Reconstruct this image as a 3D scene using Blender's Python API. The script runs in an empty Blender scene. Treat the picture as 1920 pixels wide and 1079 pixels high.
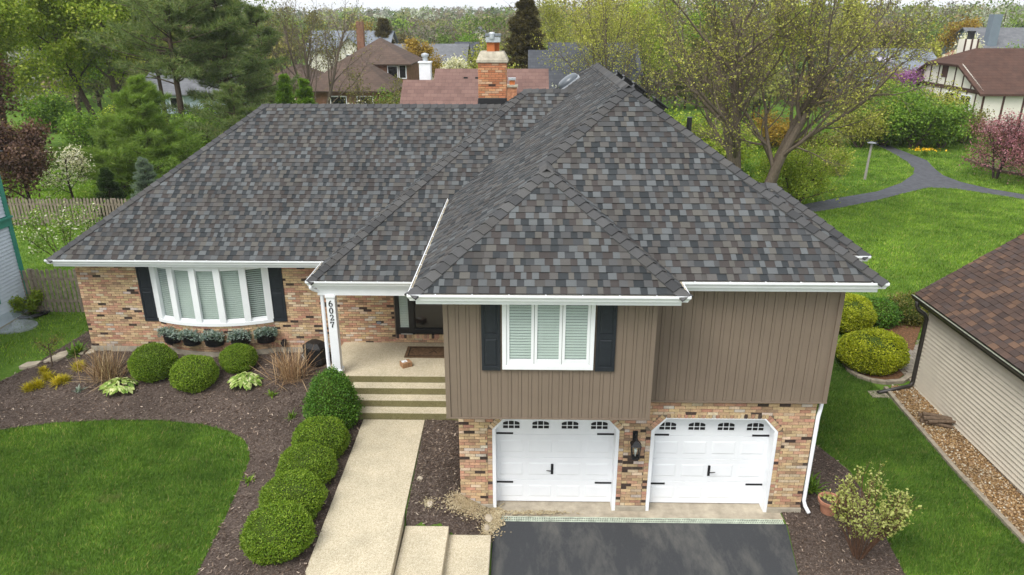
import bpy, math, random
import numpy as np
from mathutils import Vector, Matrix
from mathutils.geometry import delaunay_2d_cdt

scene = bpy.context.scene
COL = scene.collection
R = math.radians

# ------------------------------------------------------------------ camera
FPX, CX, CY = 1360.0, 960.0, 539.5
PITCH = R(20.7)
YAW = math.atan(26 / FPX * math.cos(PITCH))
CAMZ = 9.7
cd = bpy.data.cameras.new('camera')
cam = bpy.data.objects.new('camera', cd)
COL.objects.link(cam)
cam.location = (0, 0, CAMZ)
cam.rotation_euler = (R(90) - PITCH, 0, YAW)
cd.sensor_width = 36
cd.lens = FPX / 1920 * 36
cd.clip_end = 6000
cd.clip_start = 0.1
scene.camera = cam

# ------------------------------------------------------------------ overcast sky and soft sun
SUN_EL, SUN_AZ = 56, 218          # azimuth: where the light comes from, clockwise from +Y
w = bpy.data.worlds.new('World')
scene.world = w
w.use_nodes = True
wn = w.node_tree.nodes
wl = w.node_tree.links
sky = wn.new('ShaderNodeTexSky')
sky.sky_type = 'NISHITA'
sky.sun_disc = False
sky.sun_elevation = R(SUN_EL)
sky.sun_rotation = R(SUN_AZ)
sky.air_density = 1.0
sky.dust_density = 4.0
sky.ozone_density = 1.0
hs = wn.new('ShaderNodeHueSaturation')
hs.inputs['Saturation'].default_value = 0.30
wl.new(sky.outputs[0], hs.inputs['Color'])
# a bright, even cloud deck over the whole sky
deck = wn.new('ShaderNodeMix')
deck.data_type = 'RGBA'
deck.inputs[0].default_value = 0.62
deck.inputs[7].default_value = (6.3, 6.5, 6.8, 1)
wl.new(hs.outputs[0], deck.inputs[6])
bg = wn['Background']
bg.inputs['Strength'].default_value = 0.125
wl.new(deck.outputs[2], bg.inputs['Color'])
sd = bpy.data.lights.new('sun', 'SUN')
sd.energy = 1.3
sd.angle = R(28)
sd.color = (1.0, 0.965, 0.91)
so = bpy.data.objects.new('sun', sd)
COL.objects.link(so)
az = R(SUN_AZ)
sdir = Vector((math.sin(az) * math.cos(R(SUN_EL)), math.cos(az) * math.cos(R(SUN_EL)), math.sin(R(SUN_EL))))
so.rotation_euler = sdir.to_track_quat('Z', 'Y').to_euler()
scene.view_settings.view_transform = 'Standard'
scene.view_settings.look = 'None'
scene.view_settings.gamma = 1.0
scene.view_settings.use_curve_mapping = False
scene.view_settings.exposure = 1.0

# ------------------------------------------------------------------ pixel of the photograph -> position
_fw = np.array([-math.sin(YAW) * math.cos(PITCH), math.cos(YAW) * math.cos(PITCH), -math.sin(PITCH)])
_rt = np.array([math.cos(YAW), math.sin(YAW), 0.0])
_up = np.cross(_rt, _fw)
_C = np.array([0, 0, CAMZ])


def ray(u, v):
    return _fw + _rt * (u - CX) / FPX - _up * (v - CY) / FPX


def atY(u, v, Y):
    d = ray(u, v)
    return _C + d * (Y / d[1])


def atZ(u, v, Z):
    d = ray(u, v)
    return _C + d * ((Z - CAMZ) / d[2])


def proj(P):
    d = np.array(P, float) - _C
    q = d @ _fw
    return CX + FPX * (d @ _rt) / q, CY - FPX * (d @ _up) / q


def sm(a, b, t):
    t = min(1.0, max(0.0, (t - a) / (b - a)))
    return t * t * (3 - 2 * t)


def gz(x, y):
    """height of the terrain"""
    L = 0.50 + 0.35 * sm(15.3, 18.0, y)
    Rr = 0.0 + 0.1 * sm(12.6, 16, y) + 0.2 * sm(16, 24, y) + 0.3 * sm(24, 36, y)
    k = sm(11.42, 11.72, y)
    w1 = sm(-1.75, -0.6, x)
    w0 = sm(-3.3, -2.5, x)
    ww = w0 * (1 - k) + w1 * k
    z = L * (1 - ww) + Rr * ww
    b = sm(24, 34, y)
    z = z * (1 - b) + 0.62 * b
    if y > 90:
        z += -0.016 * (min(y, 300) - 90)
    if y > 300:
        z += 0.013 * (min(y, 900) - 300)
    return z


def G(u, v):
    z = 0.5
    for _ in range(12):
        p = atZ(u, v, z)
        z = gz(p[0], p[1])
    return Vector((p[0], p[1], z))


def colpos(u, Y):
    """ground point at depth Y seen in picture column u"""
    g = gz(0, Y)
    for _ in range(4):
        v = proj((0, Y, g))[1]
        p = atY(u, v, Y)
        g = gz(p[0], Y)
    return Vector((p[0], Y, g))


# ------------------------------------------------------------------ objects and meshes
def tag(o, label=None, cat=None, group=None, kind=None):
    if label: o['label'] = label
    if cat: o['category'] = cat
    if group: o['group'] = group
    if kind: o['kind'] = kind
    return o


def thing(name, loc, label, cat, group=None, rz=0.0):
    o = bpy.data.objects.new(name, None)
    o.empty_display_size = 0.2
    COL.objects.link(o)
    o.location = loc
    o.rotation_euler = (0, 0, rz)
    return tag(o, label, cat, group)


def root_loc(o):
    v = Vector((0, 0, 0))
    while o is not None:
        v += o.location
        o = o.parent
    return v


def copy_tree(o, parent=None):
    c = o.copy()
    COL.objects.link(c)
    c.parent = parent
    for ch in o.children:
        copy_tree(ch, c)
    return c


class MB:
    """collects shapes, then links them as one mesh object"""

    def __init__(s):
        s.v = []; s.f = []; s.c = []; s.col = (1, 1, 1)

    def face(s, pts):
        n = len(s.v)
        s.v.extend([tuple(p) for p in pts])
        s.f.append(tuple(range(n, n + len(pts))))
        s.c.append(s.col)

    def hexa(s, p):
        """eight corners: bottom ring 0-3, top ring 4-7"""
        n = len(s.v)
        s.v.extend([tuple(q) for q in p])
        for f in ((3, 2, 1, 0), (4, 5, 6, 7), (0, 1, 5, 4), (1, 2, 6, 5), (2, 3, 7, 6), (3, 0, 4, 7)):
            s.f.append(tuple(n + i for i in f)); s.c.append(s.col)
        return s

    def box(s, x0, y0, z0, x1, y1, z1):
        return s.hexa([(x0, y0, z0), (x1, y0, z0), (x1, y1, z0), (x0, y1, z0),
                       (x0, y0, z1), (x1, y0, z1), (x1, y1, z1), (x0, y1, z1)])

    def obox(s, c, ax, ay, az_, hx, hy, hz):
        c = Vector(c); ax = Vector(ax) * hx; ay = Vector(ay) * hy; az_ = Vector(az_) * hz
        return s.hexa([c - ax - ay - az_, c + ax - ay - az_, c + ax + ay - az_, c - ax + ay - az_,
                       c - ax - ay + az_, c + ax - ay + az_, c + ax + ay + az_, c - ax + ay + az_])

    def bar(s, a, b, wd, ht, up=(0, 0, 1)):
        a = Vector(a); b = Vector(b); d = (b - a)
        L = d.length; d.normalize()
        sd_ = d.cross(Vector(up))
        if sd_.length < 1e-4: sd_ = d.cross(Vector((1, 0, 0)))
        sd_.normalize(); u2 = sd_.cross(d)
        return s.obox((a + b) / 2, d, sd_, u2, L / 2, wd / 2, ht / 2)

    def prism(s, poly, z0, z1):
        n = len(s.v); k = len(poly)
        s.v.extend([(p[0], p[1], z0) for p in poly] + [(p[0], p[1], z1) for p in poly])
        s.f.append(tuple(n + i for i in reversed(range(k)))); s.c.append(s.col)
        s.f.append(tuple(n + k + i for i in range(k))); s.c.append(s.col)
        for i in range(k):
            j = (i + 1) % k
            s.f.append((n + i, n + j, n + k + j, n + k + i)); s.c.append(s.col)
        return s

    def yprism(s, poly, y0, y1):
        """polygon in x,z pushed from y0 to y1"""
        n = len(s.v); k = len(poly)
        s.v.extend([(p[0], y0, p[1]) for p in poly] + [(p[0], y1, p[1]) for p in poly])
        s.f.append(tuple(n + i for i in range(k))); s.c.append(s.col)
        s.f.append(tuple(n + k + i for i in reversed(range(k)))); s.c.append(s.col)
        for i in range(k):
            j = (i + 1) % k
            s.f.append((n + i, n + k + i, n + k + j, n + j)); s.c.append(s.col)
        return s

    def tube(s, pts, rad, n=8, cap=True):
        pts = [Vector(p) for p in pts]
        if not isinstance(rad, (list, tuple, np.ndarray)): rad = [rad] * len(pts)
        base = len(s.v); prev = None
        for i, p in enumerate(pts):
            d = (pts[min(i + 1, len(pts) - 1)] - pts[max(i - 1, 0)]).normalized()
            if prev is None:
                prev = d.orthogonal().normalized()
            else:
                prev = (prev - d * prev.dot(d))
                prev = prev.normalized() if prev.length > 1e-6 else d.orthogonal().normalized()
            q = d.cross(prev)
            for k in range(n):
                a = 2 * math.pi * k / n
                s.v.append(tuple(p + (prev * math.cos(a) + q * math.sin(a)) * rad[i]))
        for i in range(len(pts) - 1):
            for k in range(n):
                k2 = (k + 1) % n
                s.f.append((base + i * n + k, base + i * n + k2, base + (i + 1) * n + k2, base + (i + 1) * n + k)); s.c.append(s.col)
        if cap:
            s.f.append(tuple(base + k for k in reversed(range(n)))); s.c.append(s.col)
            e = base + (len(pts) - 1) * n
            s.f.append(tuple(e + k for k in range(n))); s.c.append(s.col)
        return s

    def lathe(s, c, prof, n=20, sx=1, sy=1):
        """profile of (radius, z) turned round a vertical axis at c"""
        base = len(s.v)
        for r, z in prof:
            for k in range(n):
                a = 2 * math.pi * k / n
                s.v.append((c[0] + r * math.cos(a) * sx, c[1] + r * math.sin(a) * sy, c[2] + z))
        for i in range(len(prof) - 1):
            for k in range(n):
                k2 = (k + 1) % n
                s.f.append((base + i * n + k, base + i * n + k2, base + (i + 1) * n + k2, base + (i + 1) * n + k)); s.c.append(s.col)
        s.f.append(tuple(base + k for k in reversed(range(n)))); s.c.append(s.col)
        e = base + (len(prof) - 1) * n
        s.f.append(tuple(e + k for k in range(n))); s.c.append(s.col)
        return s

    def build(s, name, mat, parent=None, smooth=False, bevel=0.0, color=False, kind=None, local=False):
        off = Vector((0, 0, 0)) if (parent is None or local) else root_loc(parent)
        me = bpy.data.meshes.new(name)
        me.from_pydata([(p[0] - off.x, p[1] - off.y, p[2] - off.z) for p in s.v], [], s.f)
        if color:
            at = me.color_attributes.new('Col', 'FLOAT_COLOR', 'CORNER')
            arr = np.array(s.c, np.float32)
            cnt = np.array([len(f) for f in s.f])
            a4 = np.ones((cnt.sum(), 4), np.float32)
            a4[:, :3] = np.repeat(arr, cnt, axis=0)
            at.data.foreach_set('color', a4.ravel())
        me.materials.append(mat)
        if smooth:
            me.polygons.foreach_set('use_smooth', [True] * len(me.polygons))
        me.update()
        o = bpy.data.objects.new(name, me)
        COL.objects.link(o)
        if parent is not None: o.parent = parent
        if bevel > 0:
            m = o.modifiers.new('bevel', 'BEVEL')
            m.width = bevel; m.segments = 2; m.limit_method = 'ANGLE'; m.angle_limit = R(40)
        if kind: o['kind'] = kind
        return o


def white_col(me):
    at = me.color_attributes.new('Col', 'FLOAT_COLOR', 'CORNER')
    at.data.foreach_set('color', np.ones(len(me.loops) * 4, np.float32))


def npmesh(name, V, F, mat, parent=None, smooth=False, kind=None, mats=None, loc=None):
    """V (n,3), F (m,k) arrays, fast"""
    V = np.asarray(V, np.float32); F = np.asarray(F, np.int32)
    if parent is not None and loc is None:
        V = V - np.array(root_loc(parent), np.float32)
    me = bpy.data.meshes.new(name)
    k = F.shape[1]
    me.vertices.add(len(V)); me.vertices.foreach_set('co', V.ravel())
    me.loops.add(F.size); me.loops.foreach_set('vertex_index', F.ravel())
    me.polygons.add(len(F))
    me.polygons.foreach_set('loop_start', np.arange(0, F.size, k, dtype=np.int32))
    me.polygons.foreach_set('loop_total', np.full(len(F), k, np.int32))
    me.materials.append(mat)
    if smooth: me.polygons.foreach_set('use_smooth', np.ones(len(F), bool))
    me.update(calc_edges=True)
    o = bpy.data.objects.new(name, me)
    COL.objects.link(o)
    if parent is not None: o.parent = parent
    if kind: o['kind'] = kind
    return o


# ------------------------------------------------------------------ materials
def new_mat(name):
    m = bpy.data.materials.new(name)
    m.use_nodes = True
    nt = m.node_tree
    b = nt.nodes['Principled BSDF']
    return m, nt, b


def nd(nt, typ, **kw):
    n = nt.nodes.new(typ)
    for k, v in kw.items():
        if k in n.inputs: n.inputs[k].default_value = v
        else: setattr(n, k, v)
    return n


def ramp(nt, src, stops, interp='LINEAR'):
    r = nt.nodes.new('ShaderNodeValToRGB')
    r.color_ramp.interpolation = interp
    e = r.color_ramp.elements
    while len(e) < len(stops): e.new(0.5)
    for i, (p, c) in enumerate(stops):
        e[i].position = p
        e[i].color = (*c, 1) if len(c) == 3 else c
    nt.links.new(src, r.inputs[0])
    return r.outputs[0]


def mixc(nt, a, b, fac, mode='MIX'):
    m = nt.nodes.new('ShaderNodeMix')
    m.data_type = 'RGBA'; m.blend_type = mode
    for sock, val in ((m.inputs[0], fac), (m.inputs[6], a), (m.inputs[7], b)):
        if hasattr(val, 'is_output'): nt.links.new(val, sock)
        elif isinstance(val, (int, float)): sock.default_value = val
        else: sock.default_value = (*val, 1) if len(val) == 3 else val
    return m.outputs[2]


def coords(nt, obj=True):
    t = nt.nodes.new('ShaderNodeTexCoord')
    return t.outputs['Object']


def noise(nt, scale, detail=4, rough=0.6, vec=None, dist=0.0):
    n = nd(nt, 'ShaderNodeTexNoise', Scale=scale, Detail=detail, Roughness=rough, Distortion=dist)
    if vec is not None: nt.links.new(vec, n.inputs['Vector'])
    return n.outputs['Fac']


def scaled(nt, vec, s):
    m = nt.nodes.new('ShaderNodeMapping')
    m.inputs['Scale'].default_value = s
    nt.links.new(vec, m.inputs['Vector'])
    return m.outputs[0]


def bump(nt, b, h, strength=0.3, dist=0.01):
    n = nd(nt, 'ShaderNodeBump', Strength=strength, Distance=dist)
    nt.links.new(h, n.inputs['Height'])
    nt.links.new(n.outputs[0], b.inputs['Normal'])


def mat_paint(name, col, rough=0.5, var=0.08, scale=6.0, spec=0.3, bscale=80, bstr=0.05, metal=0.0):
    """painted or plain surface, a little uneven and grubby"""
    m, nt, b = new_mat(name)
    c = coords(nt)
    f = noise(nt, scale, 5, 0.65, c)
    d = tuple(x * (1 - var * 2) for x in col)
    l = tuple(min(1, x * (1 + var)) for x in col)
    out = ramp(nt, f, [(0.3, d), (0.7, l)])
    nt.links.new(out, b.inputs['Base Color'])
    b.inputs['Roughness'].default_value = rough
    b.inputs['Specular IOR Level'].default_value = spec
    b.inputs['Metallic'].default_value = metal
    if bstr > 0: bump(nt, b, noise(nt, bscale, 3, 0.6, c), bstr, 0.004)
    return m


def mat_piece(name, rough=0.85, grain=60.0, gstr=0.35, bstr=0.5, bdist=0.004, spec=0.2, blotch=4.0, lo=0.72, hi=1.2):
    """pieces that carry their own colour (face colour x object colour), with grain"""
    m, nt, b = new_mat(name)
    a = nd(nt, 'ShaderNodeAttribute', attribute_name='Col')
    oi = nt.nodes.new('ShaderNodeObjectInfo')
    base = mixc(nt, a.outputs['Color'], oi.outputs['Color'], 1.0, 'MULTIPLY')
    g = nt.nodes.new('ShaderNodeNewGeometry')
    p = g.outputs['Position']
    f = noise(nt, grain, 5, 0.7, p)
    sp = ramp(nt, f, [(0.25, (lo,) * 3), (0.75, (hi,) * 3)])
    c1 = mixc(nt, base, sp, 1.0, 'MULTIPLY')
    f2 = noise(nt, blotch, 3, 0.6, p)
    sp2 = ramp(nt, f2, [(0.3, (0.86,) * 3), (0.7, (1.1,) * 3)])
    c2 = mixc(nt, c1, sp2, 1.0, 'MULTIPLY')
    nt.links.new(c2, b.inputs['Base Color'])
    b.inputs['Roughness'].default_value = rough
    b.inputs['Specular IOR Level'].default_value = spec
    bump(nt, b, f, bstr, bdist)
    return m


def mat_leaf(name, stops, trans=0.35, rough=0.55, spec=0.25):
    """leaves, petals, needles: colour differs from leaf to leaf"""
    m, nt, b = new_mat(name)
    g = nt.nodes.new('ShaderNodeNewGeometry')
    oi = nt.nodes.new('ShaderNodeObjectInfo')
    c = ramp(nt, g.outputs['Random Per Island'], stops)
    n = noise(nt, 0.9, 2, 0.5, g.outputs['Position'])
    var = ramp(nt, n, [(0.3, (0.78, 0.8, 0.78)), (0.7, (1.18, 1.15, 1.1))])
    c = mixc(nt, c, var, 1.0, 'MULTIPLY')
    ov = ramp(nt, oi.outputs['Random'], [(0, (0.88, 0.9, 0.85)), (1, (1.12, 1.08, 1.05))])
    c = mixc(nt, c, ov, 1.0, 'MULTIPLY')
    nt.links.new(c, b.inputs['Base Color'])
    b.inputs['Roughness'].default_value = rough
    b.inputs['Specular IOR Level'].default_value = spec
    if trans > 0:
        t = nt.nodes.new('ShaderNodeBsdfTranslucent')
        tc = mixc(nt, c, (1.25, 1.3, 0.6), 1.0, 'MULTIPLY')
        nt.links.new(tc, t.inputs['Color'])
        mx = nd(nt, 'ShaderNodeMixShader', Fac=trans)
        nt.links.new(b.outputs[0], mx.inputs[1]); nt.links.new(t.outputs[0], mx.inputs[2])
        nt.links.new(mx.outputs[0], nt.nodes['Material Output'].inputs['Surface'])
    return m


def mat_glass(name, tint=(0.02, 0.03, 0.03), rough=0.03, alpha=0.55):
    """window glass seen from outside: partly mirror, partly clear onto the blinds"""
    m, nt, b = new_mat(name)
    tr = nd(nt, 'ShaderNodeBsdfTransparent')
    tr.inputs[0].default_value = (0.935, 0.955, 0.945, 1)
    gl = nd(nt, 'ShaderNodeBsdfGlossy', Roughness=rough)
    gl.inputs[0].default_value = (0.75, 0.82, 0.85, 1)
    lw_ = nd(nt, 'ShaderNodeLayerWeight', Blend=0.5)
    pw = nd(nt, 'ShaderNodeMath', operation='POWER'); pw.inputs[1].default_value = 4.0
    nt.links.new(lw_.outputs['Facing'], pw.inputs[0])
    ad = nd(nt, 'ShaderNodeMath', operation='MULTIPLY_ADD'); ad.inputs[1].default_value = 0.7; ad.inputs[2].default_value = 0.045
    nt.links.new(pw.outputs[0], ad.inputs[0])
    mx = nt.nodes.new('ShaderNodeMixShader')
    nt.links.new(ad.outputs[0], mx.inputs[0])
    nt.links.new(tr.outputs[0], mx.inputs[1]); nt.links.new(gl.outputs[0], mx.inputs[2])
    nt.links.new(mx.outputs[0], nt.nodes['Material Output'].inputs['Surface'])
    return m


M = {}
M['white'] = mat_paint('white_paint', (0.80, 0.82, 0.84), 0.42, 0.025, 3, 0.35, 60, 0.02)
M['vinyl'] = mat_paint('white_vinyl', (0.80, 0.82, 0.83), 0.35, 0.03, 2, 0.4, 60, 0.02)
M['cream'] = mat_paint('gutter_inside', (0.42, 0.37, 0.27), 0.6, 0.2, 9, 0.2, 60, 0.1)
M['taupe'] = mat_paint('taupe_siding', (0.190, 0.147, 0.110), 0.62, 0.035, 1.6, 0.3, 140, 0.10)
M['black'] = mat_paint('black_paint', (0.012, 0.012, 0.013), 0.4, 0.1, 8, 0.4, 60, 0.03)
M['shutter'] = mat_paint('dark_shutter', (0.018, 0.022, 0.028), 0.5, 0.15, 14, 0.35, 120, 0.08)
M['dark'] = mat_paint('dark_interior', (0.02, 0.02, 0.02), 0.8, 0.1, 3)
M['glass'] = mat_glass('window_glass')
M['blind'] = mat_paint('window_blind', (0.60, 0.66, 0.62), 0.5, 0.03, 3)
M['mortar'] = mat_paint('mortar', (0.20, 0.155, 0.115), 0.95, 0.15, 12, 0.1, 120, 0.3)  # tone darkened, shadow lines of the joints are put into it
M['brick'] = mat_piece('brick', 0.9, 38, 0.4, 0.7, 0.005, 0.12, 6.0, 0.66, 1.25)
M['shingle'] = mat_piece('asphalt_shingle', 0.92, 170, 0.4, 0.6, 0.003, 0.12, 0.8, 0.72, 1.28)
M['foundation'] = mat_paint('foundation_concrete', (0.38, 0.34, 0.27), 0.9, 0.12, 5, 0.1, 60, 0.3)
# ================================================================== THE HOUSE
rnd = random.Random(11)
HOUSE = thing('house', (0, 16, 0), 'split-level house with tan brick, brown siding and dark grey shingle roof', 'house')


def P(name, mb, mat, parent=None, **k):
    return mb.build(name, mat, parent or HOUSE, **k)


# ---- solid bodies behind the claddings (mortar, backing)
YG, YR, YB, YL = 12.55, 12.45, 11.77, 18.15   # garage brick, right siding, bump siding, left wing brick
XL, XBL, XBR, XR, XRB = -12.04, -1.43, 2.34, 5.86, 5.74
ZS = 2.67

# ------------------------------------------------------------------ bricks
BRL, BRH, BRM = 0.203, 0.0575, 0.0105      # brick length, height, joint
brick_me = None


def brick_colour(x, z, r, warm=0.0):
    k = r.random()
    if k < 0.40: c = (0.56, 0.40, 0.235)        # tan
    elif k < 0.54: c = (0.52, 0.32, 0.205)      # orange tan
    elif k < 0.68 + warm: c = (0.48, 0.265, 0.180)   # salmon red
    elif k < 0.80 + warm * 0.5: c = (0.62, 0.49, 0.34)    # pale buff
    elif k < 0.86: c = (0.58, 0.50, 0.42)        # chalky
    elif k < 0.945: c = (0.36, 0.24, 0.155)        # brown
    else: c = (0.075, 0.055, 0.045)                # burnt
    q = r.uniform(0.82, 1.15)
    return tuple(min(1, v * q * r.uniform(0.96, 1.04)) for v in c)


def std_brick():
    global brick_me
    if brick_me is None:
        mb = MB(); h = 0.005
        mb.box(-BRL / 2, -0.03, -BRH / 2, BRL / 2, 0.03, BRH / 2)
        o = mb.build('brick', M['brick']); me = o.data
        white_col(me); bpy.data.objects.remove(o); brick_me = me
    return brick_me


NOBJ = {'brick': 0}


def brick_object(parent, pos, ang, tilt, c):
    o = bpy.data.objects.new('brick', std_brick())
    COL.objects.link(o); o.parent = parent
    o.location = Vector(pos) - root_loc(parent)
    o.rotation_euler = (0, tilt, ang)
    o.color = (*c, 1)
    NOBJ['brick'] += 1


def brick_field(parent, s0, s1, z0, z1, fmap, gaps=None, objs=0, warm=0.0, seed=1, name='brick_field'):
    """courses of brick over s0..s1, z0..z1; fmap(s) -> (x, y, angle); gaps(z) -> list of (a,b) left open"""
    r = random.Random(seed)
    mb = MB(); pitch = BRL + BRM; ch = BRH + BRM
    nrow = int(round((z1 - z0) / ch)); ch = (z1 - z0) / nrow
    for i in range(nrow):
        zc = z0 + (i + 0.5) * ch
        spans = [(s0, s1)]
        for a, b in (gaps(zc) if gaps else []):
            ns = []
            for p, q in spans:
                if b <= p or a >= q: ns.append((p, q)); continue
                if a > p: ns.append((p, a))
                if b < q: ns.append((b, q))
            spans = ns
        off = (0.5 if i % 2 else 0.0) * pitch + r.uniform(-0.012, 0.012)
        for p, q in spans:
            k = math.floor((p - s0 - off) / pitch)
            while True:
                a = s0 + off + k * pitch; b = a + BRL; k += 1
                if a >= q: break
                a2, b2 = max(a, p + 0.002), min(b, q - 0.002)
                if b2 - a2 < 0.03: continue
                c = brick_colour(0, zc, r, warm); dp = r.uniform(-0.003, 0.004)
                x, y, an = fmap((a2 + b2) / 2)
                if NOBJ['brick'] < objs and b2 - a2 > BRL - 0.001:
                    brick_object(parent, (x - math.sin(an) * -dp, y - dp * math.cos(an), zc), an, 0, c)
                else:
                    mb.col = c
                    ca, sa = math.cos(an), math.sin(an)
                    mb.obox((x + sa * dp, y - ca * dp, zc), (ca, sa, 0), (-sa, ca, 0), (0, 0, 1), (b2 - a2) / 2, 0.03, BRH / 2)
    if mb.f:
        mb.build(name, M['brick'], parent, color=True, kind='stuff')


# ---- garage wall with two clipped-corner openings
OPEN = [(-0.62, 1.92), (2.55, 5.06)]
OT, OS, OC = 2.22, 1.93, 0.27           # top of opening, spring of the clipped corner, run of the corner


def open_at(z, grow=0.0):
    out = []
    for a, b in OPEN:
        t = OT + grow
        if z > t: continue
        s_ = OS + grow * 0.42
        c = 0 if z <= s_ else OC * (z - s_) / (t - s_)
        out.append((a - grow + c, b + grow - c))
    return out


gw = MB()
# mortar bed with the openings cut out (pieces between openings, then the band above)
for a, b in ((-1.29, -0.62), (1.92, 2.55), (5.06, 5.74)):
    gw.box(a + 0.02, YG + 0.006, -0.25, b - (0.02 if b > 5.5 else 0), YG + 0.22, OS)
for (a, b) in OPEN:
    gw.yprism([(a - 0.0, OS), (a + OC, OT), (a + OC, OT + 0.02), (a - 0.0, OT + 0.02)], YG + 0.006, YG + 0.22)
    gw.yprism([(b, OS), (b, OT + 0.02), (b - OC, OT + 0.02), (b - OC, OT)], YG + 0.006, YG + 0.22)
gw.box(-1.27, YG + 0.0065, OS, -0.62, YG + 0.22, OT + 0.02)
gw.box(1.92, YG + 0.0065, OS, 2.55, YG + 0.22, OT + 0.02)
gw.box(5.06, YG + 0.0065, OS, 5.72, YG + 0.22, OT + 0.02)
gw.box(-1.27, YG + 0.0068, OT + 0.02, 5.72, YG + 0.22, 2.72)
GW = P('brick_wall', gw, M['mortar'])
brick_field(GW, -1.29, 5.74, 0.13, 2.70, lambda s: (s, YG + 0.024, 0.0),
            lambda z: open_at(z, 0.10), objs=300, warm=0.02, seed=3)
# rowlock bricks round the openings
rl = MB(); r2 = random.Random(5)
for a, b in OPEN:
    x = a + OC + 0.02
    while x < b - OC - 0.01:
        rl.col = brick_colour(0, 0, r2)
        rl.box(x, YG - 0.006, OT + 0.004, x + 0.058, YG + 0.05, OT + 0.102); x += 0.069
    for sgn, xs in ((1, a), (-1, b)):
        d = Vector((sgn * OC, 0, OT - OS)); n_ = 6; L = d.length; d.normalize()
        nn = Vector((-sgn * d.z * 1.0, 0, abs(d.x)))
        for i in range(n_):
            rl.col = brick_colour(0, 0, r2)
            c = Vector((xs, YG + 0.02, OS)) + d * (L * (i + 0.5) / n_) + nn * 0.054
            rl.obox(c, d, (0, 1, 0), nn, L / n_ / 2 - 0.005, 0.029, 0.05)
    for sgn, xs in ((-1, a), (1, b)):       # header closers beside the jambs
        for i in range(26):
            rl.col = brick_colour(0, 0, r2, 0.08)
            z = 0.14 + i * 0.0688
            x0, x1 = sorted((xs + sgn * 0.003, xs + sgn * 0.094))
            rl.box(x0, YG - 0.005, z, x1, YG + 0.05, z + 0.0575)
rl.build('brick_surround', M['brick'], GW, color=True, kind='stuff')
for a, b in ((-1.31, -0.62), (1.92, 2.55), (5.06, 5.76)):
    fd = MB(); fd.box(a, YG - 0.03, -0.3, b, YG + 0.2, 0.125)
    P('foundation', fd, M['foundation'], bevel=0.008)

# ---- garage doors
door_mat = mat_paint('garage_door_paint', (0.82, 0.84, 0.86), 0.38, 0.02, 2.5, 0.35, 300, 0.04)
hw_mat = mat_paint('black_iron', (0.014, 0.014, 0.016), 0.45, 0.1, 20, 0.4, 90, 0.1)


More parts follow.
